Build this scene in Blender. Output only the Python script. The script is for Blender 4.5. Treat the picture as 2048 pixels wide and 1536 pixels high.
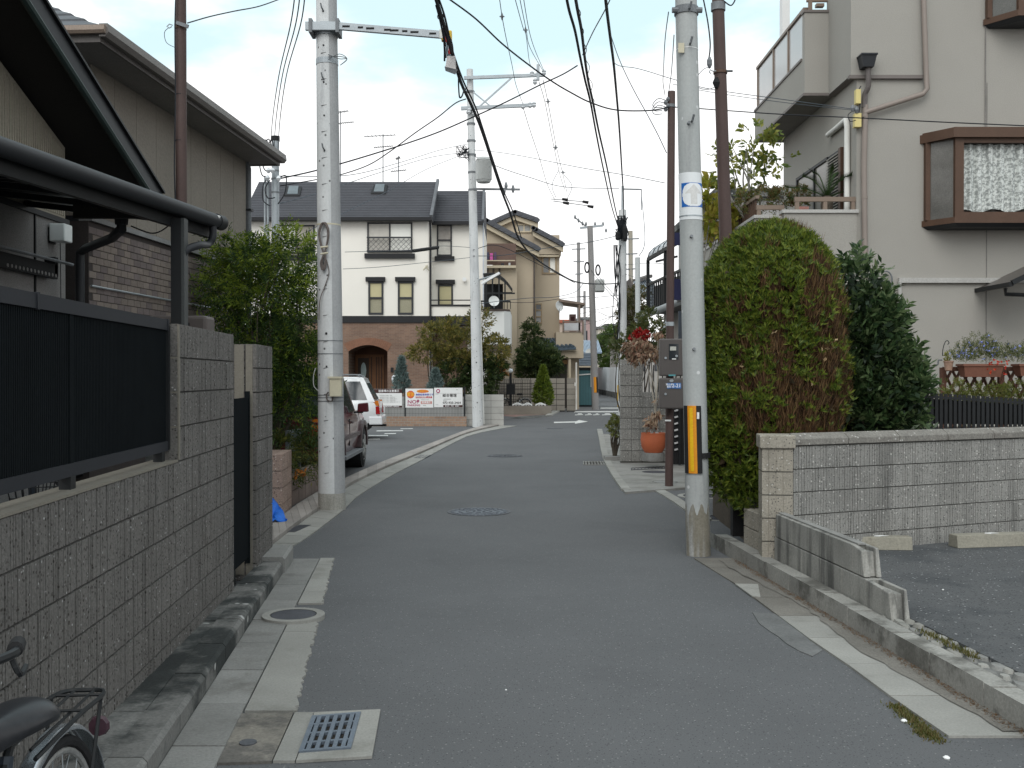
import bpy,math,random
import numpy as np
from mathutils import Vector,Matrix
# ---------------------------------------------------------------- scene, camera, sky, sun, exposure
for _o in list(bpy.data.objects):
    bpy.data.objects.remove(_o)
sc = bpy.context.scene
COL = sc.collection
RNG = random.Random(11)
NP = np.random.default_rng(11)
EYE,F,HW,HH = 1.67,2070.0,1024.0,768.0
PITCH = math.atan(15.0 / F)
cam = bpy.data.cameras.new('camera')
cam.sensor_width = 36.0
cam.lens = F / 2048.0 * 36.0
cam.clip_start = 0.05
cam.clip_end = 2000.0
camo = bpy.data.objects.new('camera',cam)
camo.location = (0,0,EYE)
camo.rotation_euler = (math.pi / 2 - PITCH,0,0)
COL.objects.link(camo)
sc.camera = camo
SUN_EL,SUN_AZ = math.radians(42),math.radians(194)      # the sun stands behind the camera, a little to the left
w = bpy.data.worlds.new('World')
sc.world = w
w.use_nodes = True
nt = w.node_tree
nt.nodes.clear()
def wn(t,**k):
    n = nt.nodes.new(t)
    for a,b in k.items():
        setattr(n,a,b)
    return n
out = wn('ShaderNodeOutputWorld')
bg = wn('ShaderNodeBackground')
bg.inputs['Strength'].default_value = 0.12
sky = wn('ShaderNodeTexSky',sky_type='NISHITA',sun_disc=False)
sky.sun_elevation = SUN_EL
sky.sun_rotation = SUN_AZ
sky.air_density,sky.dust_density,sky.ozone_density = 1.0,1.5,2.0
tc = wn('ShaderNodeTexCoord')
mp = wn('ShaderNodeMapping')
mp.inputs['Scale'].default_value = (1.0,1.0,2.4)
mp.inputs['Location'].default_value = (0.4,0.3,0.28)
nz = wn('ShaderNodeTexNoise')
nz.inputs['Scale'].default_value = 2.6
nz.inputs['Detail'].default_value = 9
nz.inputs['Roughness'].default_value = 0.52
sep = wn('ShaderNodeSeparateXYZ')
hz = wn('ShaderNodeMapRange')                               # more cloud towards the horizon, all round
hz.inputs['From Min'].default_value,hz.inputs['From Max'].default_value = 0.04,0.36
hz.inputs['To Min'].default_value,hz.inputs['To Max'].default_value = 0.32,0.0
ad = wn('ShaderNodeMath',operation='ADD')
cr = wn('ShaderNodeMapRange',interpolation_type='SMOOTHSTEP')
cr.inputs['From Min'].default_value,cr.inputs['From Max'].default_value = 0.45,0.585
mul = wn('ShaderNodeMix',data_type='RGBA')
mul.inputs[0].default_value = 0.85
mul.inputs[7].default_value = (7.0,9.1,9.6,1)            # thin high haze whitens the blue
mix = wn('ShaderNodeMix',data_type='RGBA')
mix.inputs[7].default_value = (11.0,11.0,11.0,1)         # sunlit cloud
L = nt.links.new
L(tc.outputs['Generated'],mp.inputs['Vector'])
L(mp.outputs['Vector'],nz.inputs['Vector'])
L(tc.outputs['Generated'],sep.inputs[0])
L(sep.outputs['Z'],hz.inputs['Value'])
L(nz.outputs['Fac'],ad.inputs[0]); L(hz.outputs['Result'],ad.inputs[1])
L(ad.outputs[0],cr.inputs['Value'])
L(sky.outputs['Color'],mul.inputs[6])
L(mul.outputs[2],mix.inputs[6]); L(cr.outputs['Result'],mix.inputs[0])
L(mix.outputs[2],bg.inputs['Color'])
L(bg.outputs['Background'],out.inputs['Surface'])
sl = bpy.data.lights.new('sun','SUN')
sl.energy = 1.5
sl.angle = math.radians(40)
sl.color = (1.0,0.98,0.95)
so = bpy.data.objects.new('sun',sl)
_d = Vector((-math.sin(SUN_AZ) * math.cos(SUN_EL) * -1,math.cos(SUN_AZ) * math.cos(SUN_EL),math.sin(SUN_EL)))
_d = Vector((math.sin(SUN_AZ) * math.cos(SUN_EL),math.cos(SUN_AZ) * math.cos(SUN_EL),math.sin(SUN_EL)))
so.rotation_euler = (-_d).to_track_quat('-Z','Y').to_euler()
so.location = (-6,-8,14)
COL.objects.link(so)
vs = sc.view_settings
vs.view_transform = 'Standard'
vs.look = 'None'
vs.exposure = 0.0
vs.gamma = 1.0
vs.use_curve_mapping = False
sc.cycles.max_bounces = 6
sc.cycles.transparent_max_bounces = 8
# ---------------------------------------------------------------- from the photograph to the place
_fw = Vector((0,math.cos(PITCH),-math.sin(PITCH)))
_up = Vector((0,math.sin(PITCH),math.cos(PITCH)))
def ray(px,py):
    return Vector(((px - HW) / F,0,0)) + _up * ((HH - py) / F) + _fw
def at(px,py,Y):
    d = ray(px,py)
    return Vector((0,0,EYE)) + d * (Y / d.y)
def gr(px,py,z=0.0):
    d = ray(px,py)
    return Vector((0,0,EYE)) + d * ((z - EYE) / d.z)
def sx(px,Y):
    return (px - HW) / F * Y
def hz_at(py,Y):
    return at(HW,py,Y).z
# ---------------------------------------------------------------- objects
ORG = {}
def tag(o,label=None,cat=None,group=None,kind=None):
    if label: o['label'] = label
    if cat: o['category'] = cat
    if group: o['group'] = group
    if kind: o['kind'] = kind
    return o
def thing(name,label,cat,loc=(0,0,0),group=None):
    o = bpy.data.objects.new(name,None)
    o.empty_display_size = 0.2
    o.location = loc
    COL.objects.link(o)
    ORG[o.name] = Vector(loc)
    return tag(o,label,cat,group)
def setting(name,loc=(0,0,0)):
    o = bpy.data.objects.new(name,None)
    o.location = loc
    COL.objects.link(o)
    ORG[o.name] = Vector(loc)
    o['kind'] = 'structure'
    return o
def inst(name,mesh,parent,M):
    o = bpy.data.objects.new(name,mesh)
    COL.objects.link(o)
    org = ORG[parent.name] if parent else Vector()
    if parent:
        o.parent = parent
    o.matrix_basis = Matrix.Translation(-org) @ M
    ORG[o.name] = org
    return o
def copy_tree(o,parent=None):
    c = o.copy()
    COL.objects.link(c)
    if parent:
        c.parent = parent
    for ch in o.children:
        copy_tree(ch,c)
    return c
def frame(o,ang):
    return Matrix.Translation(Vector(o)) @ Matrix.Rotation(ang,4,'Z')
class MB:
    def __init__(s,T=None):
        s.v,s.f,s.m,s.T,s.mi = [],[],[],T,0
    def add(s,vs,fs):
        n = len(s.v)
        if s.T is not None:
            s.v += [s.T @ Vector(p) for p in vs]
        else:
            s.v += [Vector(p) for p in vs]
        s.f += [tuple(n + i for i in f) for f in fs]
        s.m += [s.mi] * len(fs)
        return s
    def box(s,x0,x1,y0,y1,z0,z1):
        return s.add([(x0,y0,z0),(x1,y0,z0),(x1,y1,z0),(x0,y1,z0),(x0,y0,z1),(x1,y0,z1),(x1,y1,z1),(x0,y1,z1)],
                     [(0,3,2,1),(4,5,6,7),(0,1,5,4),(1,2,6,5),(2,3,7,6),(3,0,4,7)])
    def hexa(s,a,b):                                       # two rings of four points, bottom and top
        return s.add(list(a) + list(b),[(0,3,2,1),(4,5,6,7),(0,1,5,4),(1,2,6,5),(2,3,7,6),(3,0,4,7)])
    def quad(s,a,b,c,d):
        return s.add([a,b,c,d],[(0,1,2,3)])
    def poly(s,pts):
        return s.add(pts,[tuple(range(len(pts)))])
    def extr(s,pts,vec):
        n = len(pts)
        vec = Vector(vec)
        p2 = [Vector(p) + vec for p in pts]
        return s.add(list(pts) + p2,[tuple(reversed(range(n))),tuple(range(n,2 * n))] + [(i,(i + 1) % n,n + (i + 1) % n,n + i) for i in range(n)])
    def prism(s,xy,z0,z1):
        return s.extr([(p[0],p[1],z0) for p in xy],(0,0,z1 - z0))
    def slab(s,pts,th):                                    # a sheet with thickness below it
        return s.extr([Vector(p) - Vector((0,0,th)) for p in pts],(0,0,th))
    def tube(s,path,r,n=8,caps=True):
        P = [Vector(p) for p in path]
        k = len(P)
        rr = r if isinstance(r,(list,tuple)) else [r] * k
        vs,fs = [],[]
        prev = None
        for i in range(k):
            t = (P[min(i + 1,k - 1)] - P[max(i - 1,0)])
            t = t.normalized() if t.length > 1e-9 else Vector((0,0,1))
            if prev is None:
                a = Vector((0,0,1)) if abs(t.z) < 0.9 else Vector((1,0,0))
                u = t.cross(a).normalized()
            else:
                u = (prev - t * prev.dot(t))
                u = u.normalized() if u.length > 1e-6 else t.orthogonal().normalized()
            prev = u
            q = t.cross(u)
            for j in range(n):
                an = 2 * math.pi * j / n
                vs.append(P[i] + (u * math.cos(an) + q * math.sin(an)) * rr[i])
        for i in range(k - 1):
            for j in range(n):
                fs.append((i * n + j,i * n + (j + 1) % n,(i + 1) * n + (j + 1) % n,(i + 1) * n + j))
        if caps:
            fs.append(tuple(reversed(range(n))))
            fs.append(tuple(range((k - 1) * n,k * n)))
        return s.add(vs,fs)
    def lathe(s,prof,c,n=20):
        c = Vector(c)
        vs,fs = [],[]
        for r,z in prof:
            for j in range(n):
                a = 2 * math.pi * j / n
                vs.append(c + Vector((r * math.cos(a),r * math.sin(a),z)))
        for i in range(len(prof) - 1):
            for j in range(n):
                fs.append((i * n + j,i * n + (j + 1) % n,(i + 1) * n + (j + 1) % n,(i + 1) * n + j))
        fs.append(tuple(reversed(range(n))))
        fs.append(tuple(range((len(prof) - 1) * n,len(prof) * n)))
        return s.add(vs,fs)
    def beam(s,a,b,wd,ht,up=(0,0,1)):
        a,b,up = Vector(a),Vector(b),Vector(up)
        t = (b - a).normalized()
        u = t.cross(up)
        u = u.normalized() if u.length > 1e-6 else t.orthogonal().normalized()
        q = u.cross(t).normalized()
        c = [(-1,-1),(1,-1),(1,1),(-1,1)]
        return s.hexa([a + u * wd / 2 * i + q * ht / 2 * j for i,j in c],[b + u * wd / 2 * i + q * ht / 2 * j for i,j in c])
    def mesh(s,name,mats,smooth=False,angle=40,org=None):
        me = bpy.data.meshes.new(name)
        vs = [tuple(p - org) for p in s.v] if org is not None else [tuple(p) for p in s.v]
        me.from_pydata(vs,[],s.f)
        for m in (mats if isinstance(mats,(list,tuple)) else [mats]):
            me.materials.append(m)
        if any(s.m):
            me.polygons.foreach_set('material_index',s.m)
        if smooth:
            me.polygons.foreach_set('use_smooth',[True] * len(me.polygons))
            me.set_sharp_from_angle(angle=math.radians(angle))
        me.update()
        return me
    def build(s,name,mats,parent=None,smooth=False,angle=40,bevel=0,label=None,org=None,kind=None):
        if parent is not None:
            org = ORG[parent.name]
        elif org is None:
            if s.v:
                xs = [p.x for p in s.v]; ys = [p.y for p in s.v]; zs = [p.z for p in s.v]
                org = Vector(((min(xs) + max(xs)) / 2,(min(ys) + max(ys)) / 2,min(zs)))
            else:
                org = Vector()
        org = Vector(org)
        o = bpy.data.objects.new(name,s.mesh(name,mats,smooth,angle,org))
        COL.objects.link(o)
        if parent is not None:
            o.parent = parent
        else:
            o.location = org
        ORG[o.name] = org
        if bevel:
            b = o.modifiers.new('bevel','BEVEL')
            b.width = bevel; b.segments = 2; b.limit_method = 'ANGLE'; b.angle_limit = math.radians(35)
        if label: o['label'] = label
        if kind: o['kind'] = kind
        return o
def _short(k):
    def f(*a):
        q = MB(); getattr(q,k)(*a); return q
    return f
Bx,Tb,Bm,Lt,Hx,Qd = [_short(k) for k in ('box','tube','beam','lathe','hexa','quad')]
def fast_mesh(name,V,n_per,mats,midx=None,smooth=False):  # V: (N*n_per,3) array of polygons that share nothing
    N = len(V) // n_per
    me = bpy.data.meshes.new(name)
    me.vertices.add(len(V)); me.vertices.foreach_set('co',np.ascontiguousarray(V,dtype=np.float32).ravel())
    me.loops.add(len(V)); me.loops.foreach_set('vertex_index',np.arange(len(V),dtype=np.int32))
    me.polygons.add(N)
    me.polygons.foreach_set('loop_start',np.arange(0,len(V),n_per,dtype=np.int32))
    for m in mats:
        me.materials.append(m)
    if midx is not None:
        me.polygons.foreach_set('material_index',np.asarray(midx,dtype=np.int32))
    me.update(calc_edges=True)
    return me
def link_mesh(name,me,parent):
    o = bpy.data.objects.new(name,me)
    COL.objects.link(o)
    o.parent = parent
    ORG[o.name] = ORG[parent.name]
    return o
# ---------------------------------------------------------------- materials
def nodes_of(name):
    m = bpy.data.materials.new(name)
    m.use_nodes = True
    t = m.node_tree
    p = t.nodes['Principled BSDF']
    return m,t,p
def nn(t,ty,**k):
    n = t.nodes.new(ty)
    for a,b in k.items():
        setattr(n,a,b)
    return n
def noise(t,vec,scale,detail=4,rough=0.6):
    n = nn(t,'ShaderNodeTexNoise')
    n.inputs['Scale'].default_value = scale
    n.inputs['Detail'].default_value = detail
    n.inputs['Roughness'].default_value = rough
    t.links.new(vec,n.inputs['Vector'])
    return n.outputs['Fac']
def mrange(t,val,a,b,c,d,smooth=False):
    n = nn(t,'ShaderNodeMapRange')
    if smooth: n.interpolation_type = 'SMOOTHSTEP'
    for k,x in zip(('From Min','From Max','To Min','To Max'),(a,b,c,d)):
        n.inputs[k].default_value = x
    t.links.new(val,n.inputs['Value'])
    return n.outputs['Result']
def mixc(t,fac,a,b,mode='MIX'):
    n = nn(t,'ShaderNodeMix',data_type='RGBA',blend_type=mode)
    for k,x in ((0,fac),(6,a),(7,b)):
        if hasattr(x,'links'): t.links.new(x,n.inputs[k])
        elif isinstance(x,(int,float)): n.inputs[k].default_value = x
        else: n.inputs[k].default_value = (*x,1)
    return n.outputs[2]
def math2(t,op,a,b):
    n = nn(t,'ShaderNodeMath',operation=op)
    for k,x in ((0,a),(1,b)):
        if hasattr(x,'links'): t.links.new(x,n.inputs[k])
        else: n.inputs[k].default_value = x
    return n.outputs[0]
def scaled(t,vec,s):
    n = nn(t,'ShaderNodeMapping')
    n.inputs['Scale'].default_value = s
    t.links.new(vec,n.inputs['Vector'])
    return n.outputs['Vector']
MATS = {}
def M(name,col,rough=0.8,var=0.25,scale=2.0,fine=0.2,fscale=60,bump=0.0,bscale=80,metal=0.0,spec=0.3,
      speck=None,dark_speck=None,stain=None,streak=None,rnd=0.0,coat=0.0,trans=0.0):
    if name in MATS: return MATS[name]
    m,t,p = nodes_of(name)
    pos = nn(t,'ShaderNodeNewGeometry').outputs['Position']
    c = nn(t,'ShaderNodeRGB'); c.outputs[0].default_value = (*col,1)
    cc = c.outputs[0]
    big = noise(t,pos,scale,5)
    k = mrange(t,big,0.25,0.75,1 - var,1 + var)
    if fine:
        k = math2(t,'MULTIPLY',k,mrange(t,noise(t,pos,fscale,3),0.25,0.75,1 - fine,1 + fine))
    if rnd:
        oi = nn(t,'ShaderNodeObjectInfo').outputs['Random']
        k = math2(t,'MULTIPLY',k,mrange(t,oi,0,1,1 - rnd,1 + rnd))
    if stain:                                                 # (colour, scale, threshold)
        f = mrange(t,noise(t,pos,stain[1],6,0.65),stain[2],stain[2] + 0.14,0,stain[3] if len(stain) > 3 else 0.8,True)
        cc = mixc(t,f,cc,stain[0])
    if streak:                                                # vertical run-off stains
        f = mrange(t,noise(t,scaled(t,pos,(streak[1],streak[1],streak[1] * 0.09)),1.0,5,0.6),streak[2],streak[2] + 0.2,0,streak[3],True)
        cc = mixc(t,f,cc,streak[0])
    vm = nn(t,'ShaderNodeVectorMath',operation='SCALE')
    t.links.new(cc,vm.inputs[0]); t.links.new(k,vm.inputs['Scale'])
    cc = vm.outputs[0]
    for sp,hi in ((speck,True),(dark_speck,False)):
        if sp:                                                # (colour, scale, share)
            v = nn(t,'ShaderNodeTexVoronoi'); v.inputs['Scale'].default_value = sp[1]
            t.links.new(pos,v.inputs['Vector'])
            s2 = nn(t,'ShaderNodeSeparateColor'); t.links.new(v.outputs['Color'],s2.inputs[0])
            g = math2(t,'LESS_THAN',s2.outputs[0 if hi else 1],sp[2])
            g2 = mrange(t,v.outputs['Distance'],0.30,0.42,1,0)
            cc = mixc(t,math2(t,'MULTIPLY',g,g2),cc,sp[0])
    t.links.new(cc,p.inputs['Base Color'])
    p.inputs['Roughness'].default_value = rough
    p.inputs['Metallic'].default_value = metal
    p.inputs['Specular IOR Level'].default_value = spec
    if coat: p.inputs['Coat Weight'].default_value = coat
    if trans: p.inputs['Transmission Weight'].default_value = trans
    if bump:
        b = nn(t,'ShaderNodeBump'); b.inputs['Strength'].default_value = bump
        b.inputs['Distance'].default_value = 0.01
        t.links.new(noise(t,pos,bscale,5,0.7),b.inputs['Height'])
        t.links.new(b.outputs[0],p.inputs['Normal'])
    MATS[name] = m
    return m
def leafmat(name,cols,trans=0.35,rough=0.55):
    """Leaves vary one by one, so the colour comes from a random number per leaf."""
    if name in MATS: return MATS[name]
    m,t,p = nodes_of(name)
    g = nn(t,'ShaderNodeNewGeometry')
    r = nn(t,'ShaderNodeValToRGB')
    r.color_ramp.interpolation = 'LINEAR'
    els = r.color_ramp.elements
    while len(els) < len(cols): els.new(0.5)
    for i,(e,c) in enumerate(zip(els,cols)):
        e.position = i / max(1,len(cols) - 1)
        e.color = (*c,1)
    t.links.new(g.outputs['Random Per Island'],r.inputs[0])
    t.links.new(r.outputs[0],p.inputs['Base Color'])
    p.inputs['Roughness'].default_value = rough
    p.inputs['Specular IOR Level'].default_value = 0.35
    tr = nn(t,'ShaderNodeBsdfTranslucent')
    t.links.new(r.outputs[0],tr.inputs['Color'])
    mx = nn(t,'ShaderNodeMixShader'); mx.inputs[0].default_value = trans
    t.links.new(p.outputs[0],mx.inputs[1]); t.links.new(tr.outputs[0],mx.inputs[2])
    t.links.new(mx.outputs[0],t.nodes['Material Output'].inputs['Surface'])
    MATS[name] = m
    return m
def glass(name,col=(0.03,0.035,0.04),rough=0.06):
    """A window at daytime: a dark room behind a pane that mirrors the sky."""
    if name in MATS: return MATS[name]
    m,t,p = nodes_of(name)
    p.inputs['Base Color'].default_value = (*col,1)
    p.inputs['Roughness'].default_value = rough
    p.inputs['Specular IOR Level'].default_value = 0.7
    MATS[name] = m
    return m
def brickmat(name,c1,c2,mortar,bw,bh,d=(1,0,0),off=0.5,msize=0.012,rough=0.85):
    if name in MATS: return MATS[name]
    m,t,p = nodes_of(name)
    pos = nn(t,'ShaderNodeNewGeometry').outputs['Position']
    dt = nn(t,'ShaderNodeVectorMath',operation='DOT_PRODUCT'); dt.inputs[1].default_value = d
    t.links.new(pos,dt.inputs[0])
    s = nn(t,'ShaderNodeSeparateXYZ'); t.links.new(pos,s.inputs[0])
    cb = nn(t,'ShaderNodeCombineXYZ')
    t.links.new(dt.outputs['Value'],cb.inputs[0]); t.links.new(s.outputs['Z'],cb.inputs[1])
    b = nn(t,'ShaderNodeTexBrick'); b.offset = off
    b.inputs['Scale'].default_value = 1.0
    b.inputs['Brick Width'].default_value = bw; b.inputs['Row Height'].default_value = bh
    b.inputs['Mortar Size'].default_value = msize; b.inputs['Bias'].default_value = 0.0
    b.inputs['Color1'].default_value = (*c1,1); b.inputs['Color2'].default_value = (*c2,1); b.inputs['Mortar'].default_value = (*mortar,1)
    t.links.new(cb.outputs[0],b.inputs['Vector'])
    k = mrange(t,noise(t,pos,1.5,5),0.25,0.75,0.8,1.2)
    vm = nn(t,'ShaderNodeVectorMath',operation='SCALE')
    t.links.new(b.outputs['Color'],vm.inputs[0]); t.links.new(k,vm.inputs['Scale'])
    t.links.new(vm.outputs[0],p.inputs['Base Color'])
    p.inputs['Roughness'].default_value = rough
    bp = nn(t,'ShaderNodeBump'); bp.inputs['Strength'].default_value = 0.5; bp.inputs['Distance'].default_value = 0.01; bp.invert = True
    t.links.new(b.outputs['Fac'],bp.inputs['Height']); t.links.new(bp.outputs[0],p.inputs['Normal'])
    MATS[name] = m
    return m
# palette
asphalt = M('asphalt',(0.108,0.110,0.114),0.9,0.11,0.6,0.18,130,0.4,170,speck=((0.22,0.22,0.215),80,0.06),dark_speck=((0.05,0.052,0.056),100,0.14),stain=((0.088,0.09,0.094),0.5,0.53,0.6))
asphalt_lot = M('asphalt_lot',(0.092,0.095,0.098),0.92,0.2,0.8,0.28,90,0.6,120,speck=((0.34,0.34,0.34),55,0.05),dark_speck=((0.02,0.021,0.023),60,0.2),stain=((0.05,0.054,0.058),0.8,0.5,0.8))
conc = M('concrete',(0.215,0.213,0.203),0.9,0.22,2.2,0.18,70,0.25,90,stain=((0.13,0.125,0.115),1.6,0.5,0.75),rnd=0.14)
conc_light = M('concrete_light',(0.27,0.265,0.245),0.9,0.14,2.0,0.15,80,0.2,90,stain=((0.2,0.195,0.175),2.2,0.53,0.7),rnd=0.08)
conc_dark = M('concrete_dark',(0.15,0.149,0.142),0.92,0.3,2.5,0.25,60,0.3,80,stain=((0.028,0.032,0.031),1.6,0.45,0.93),speck=((0.32,0.32,0.31),16,0.04),rnd=0.15)
silt = M('silt',(0.165,0.155,0.138),0.95,0.25,1.8,0.3,90,0.2,90)
pole_conc = M('pole_concrete',(0.56,0.57,0.57),0.75,0.1,1.4,0.08,40,0.15,30,streak=((0.36,0.37,0.38),9,0.52,0.6),dark_speck=((0.12,0.12,0.12),25,0.03))
pole_steel = M('pole_steel_grey',(0.36,0.375,0.37),0.55,0.1,1.2,0.08,50,0.05,60,streak=((0.24,0.25,0.25),12,0.52,0.5),speck=((0.55,0.56,0.56),22,0.03))
galv = M('galvanised_steel',(0.34,0.37,0.39),0.45,0.12,6,0.1,60,metal=0.35)
galv_dark = M('weathered_fittings',(0.17,0.18,0.19),0.6,0.2,8,metal=0.3)
brown_paint = M('brown_paint',(0.075,0.048,0.043),0.6,0.12,3,0.1,50)
brown_frame = M('brown_window_frame',(0.085,0.047,0.03),0.5,0.15,3,0.1,50)
black = M('black_metal',(0.012,0.0135,0.015),0.5,0.1,5,0.1,60)
black_matte = M('black_matte',(0.015,0.015,0.016),0.8,0.2,5,0.2,60)
cable_mat = M('cable_black',(0.012,0.014,0.018),0.65,0.1,3,0)
thin_mat = M('cable_grey',(0.06,0.075,0.09),0.7,0.1,3,0)
white_paint = M('white_paint',(0.78,0.78,0.77),0.6,0.04,2,0.03,40)
road_paint = M('road_paint',(0.62,0.62,0.6),0.85,0.12,3,0.25,60,stain=((0.2,0.2,0.2),9,0.55,0.7))
beige_box = M('beige_plastic',(0.52,0.48,0.36),0.5,0.06,4,0.05,50)
dark_glass = glass('window_glass')
pale_glass = glass('window_glass_pale',(0.30,0.33,0.36),0.1)
# ================================================================ GROUND, ROAD, KERBS
def g3(pts,z=0.0):
    return [gr(x,y,z) for x,y in pts]
def lerp(a,b,t):
    return a + (b - a) * t
m = Bx(-400,400,-60,700,-0.3,-0.03)
tag(m.build('ground',M('earth',(0.16,0.145,0.12),0.95,0.3,0.5)),kind='structure')
m = Qd((-34,-12,0),(34,-12,0),(34,160,0),(-34,160,0))
tag(m.build('road',asphalt),kind='structure')
# ---- left: footing, kerb stones, gutter slabs, light strip
def kx(Y): return -1.063 - 0.1 * Y            # outer edge of the kerb
def wx(Y): return -1.542 - 0.0647 * Y         # face of the block wall
def sx_(Y): return kx(Y) + 0.235 + 0.002 * Y  # slab edge
def lx(Y): return -0.415 - 0.128 * Y          # edge of the light strip towards the asphalt
kerb = setting('kerb_left',(-1.7,5,0))
kerb_mat = M('kerb_blackened',(0.17,0.168,0.16),0.92,0.3,2.5,0.25,60,0.3,80,stain=((0.022,0.026,0.026),1.1,0.41,0.95),speck=((0.36,0.36,0.35),16,0.04),rnd=0.12)
def kerb_stone(mb,x0f,x1f,ya,yb,z,g=0.004,ch=0.02):
    a,b = ya + g,yb - g
    mb.add([(x0f(a),a,-0.02),(x1f(a),a,-0.02),(x1f(b),b,-0.02),(x0f(b),b,-0.02),
            (x0f(a),a,z),(x1f(a) - ch,a,z),(x1f(b) - ch,b,z),(x0f(b),b,z),
            (x1f(a),a,z - ch),(x1f(b),b,z - ch)],
           [(4,5,6,7),(5,8,9,6),(8,1,2,9),(0,4,7,3),(0,1,8,5,4),(3,7,6,9,2)])
y = 1.2
while y < 8.7:
    dz = RNG.uniform(-0.006,0.006)
    m = MB(); kerb_stone(m,lambda q: kx(q) - 0.16,kx,y,y + 0.6,0.12 + dz)
    m.build('kerb_stone',kerb_mat,kerb)
    y += 0.6
m = MB(); kerb_stone(m,lambda q: kx(q) - 0.30,lambda q: kx(q) + 0.02,8.4 + 0.3,9.35,0.15); m.build('kerb_stone',conc,kerb)
y = 1.2
while y < 8.5:
    m = MB(); dz = RNG.uniform(-0.005,0.004)
    m.add([(wx(y + .003) - 0.02,y + .003,0),(kx(y) - 0.166,y + .003,0),(kx(y + .6) - 0.166,y + .597,0),(wx(y + .6) - 0.02,y + .597,0),
           (wx(y) - 0.02,y + .003,0.112 + dz),(kx(y) - 0.166,y + .003,0.112 + dz),(kx(y + .6) - 0.166,y + .597,0.112 + dz),(wx(y + .6) - 0.02,y + .597,0.112 + dz)],
          [(4,5,6,7),(0,1,5,4),(1,2,6,5),(2,3,7,6),(3,0,4,7)])
    m.build('footing_slab',kerb_mat,kerb)
    y += 0.6
gut = setting('gutter_left',(-1.5,6,0))
def sheet(name,pts,mat,par,th=0.03,bevel=0.0):
    m = MB(); m.slab(pts,th); return m.build(name,mat,par,bevel=bevel)
def strip_piece(fa,fb,ya,yb,z,jag=0.0):
    g = 0.004
    n = 1 if not jag else max(2,int((yb - ya) / 0.03))
    left = [Vector((fa(yb - g) + g,yb - g,z)),Vector((fa(ya + g) + g,ya + g,z))]
    right = []
    for i in range(n + 1):
        yy = ya + g + (yb - ya - 2 * g) * i / n
        right.append(Vector((fb(yy) - g + (RNG.uniform(-jag,jag) if jag else 0),yy,z)))
    return left + right
y = 9.42
k = 0
while y > 3.4:
    z = 0.016 + RNG.uniform(-0.005,0.006)
    sheet('gutter_slab',strip_piece(kx,sx_,y - 0.6,y,z),conc,gut)
    y -= 0.6
    k += 1
for ya,yb in ((9.1,9.45),(7.95,9.1),(7.55,7.95),(6.72,7.0),(5.12,6.72)):
    sheet('concrete_slab',strip_piece(sx_,lx,ya,yb,0.013,0.012),conc_light,gut)
sheet('concrete_slab',g3([(472,1427),(587,1424),(543,1522),(415,1526)],0.012),M('concrete_stained',(0.2,0.185,0.16),0.92,0.3,2.5,0.25,60,0.3,80,stain=((0.09,0.085,0.08),3,0.45,0.8)),gut)
sheet('concrete_slab',g3([(590,1424),(628,1424),(590,1521),(546,1521)],0.012),conc_light,gut)
# the concrete collar round the near grate, four pieces round the pit
A,B,C_,D = g3([(629,1424),(761,1418),(744,1512),(592,1521)],0.014)
a,b,c_,d = g3([(624,1434),(722,1426),(702,1498),(597,1506)],0.014)
for q in ((A,B,b,a),(B,C_,c_,b),(C_,D,d,c_),(D,A,a,d)):
    sheet('collar_piece',list(reversed(q)),conc_light,gut,0.012)
def drain(name,label,a,b,c_,d,nu,nv,mat,group=None,bar=0.018,zt=0.016):
    o = thing(name,label,'drain grate',(a + b + c_ + d) / 4,group)
    P = lambda u,v: lerp(lerp(a,b,u),lerp(d,c_,u),v)
    Zt,Zb = zt - a.z,-0.02 - a.z
    up = Vector((0,0,1))
    lu,lv = (b - a).length,(d - a).length
    fr = MB()
    def barq(mb,u0,u1,v0,v1,z0=Zb,z1=Zt):
        q = [P(u0,v0),P(u1,v0),P(u1,v1),P(u0,v1)]
        mb.hexa([x + up * z0 for x in q],[x + up * z1 for x in q])
    fu,fv = 0.022 / lu,0.022 / lv
    barq(fr,0,fu,0,1); barq(fr,1 - fu,1,0,1); barq(fr,fu,1 - fu,0,fv); barq(fr,fu,1 - fu,1 - fv,1)
    fr.build('frame',mat,o)
    for i in range(1,nu):
        u = i / nu
        x = MB(); barq(x,u - bar / 2 / lu,u + bar / 2 / lu,fv,1 - fv,Zb,Zt - 0.001); x.build('bar',mat,o)
    for i in range(1,nv):
        v = i / nv
        x = MB(); barq(x,fu,1 - fu,v - bar / 2 / lv,v + bar / 2 / lv,Zb,Zt - 0.003); x.build('cross_bar',mat,o)
    pit = MB(); pit.quad(*[P(u,v) + up * (0.004 - a.z) for u,v in ((.01,.01),(.99,.01),(.99,.99),(.01,.99))])  # flat sheet instead of a hole, its darkness painted into the colour
    pit.build('pit',M('pit_painted_dark',(0.02,0.017,0.014),0.95,0.6,14,0.6,40,stain=((0.10,0.07,0.045),22,0.56,0.8)),o)
    return o
grate_mat = M('grate_iron',(0.13,0.155,0.19),0.5,0.15,6,0.15,60,metal=0.2)
drain('drain_grate','large blue grey iron grate in a concrete collar at the front of the road',a,b,c_,d,6,4,grate_mat,bar=0.02,zt=0.022)
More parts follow.
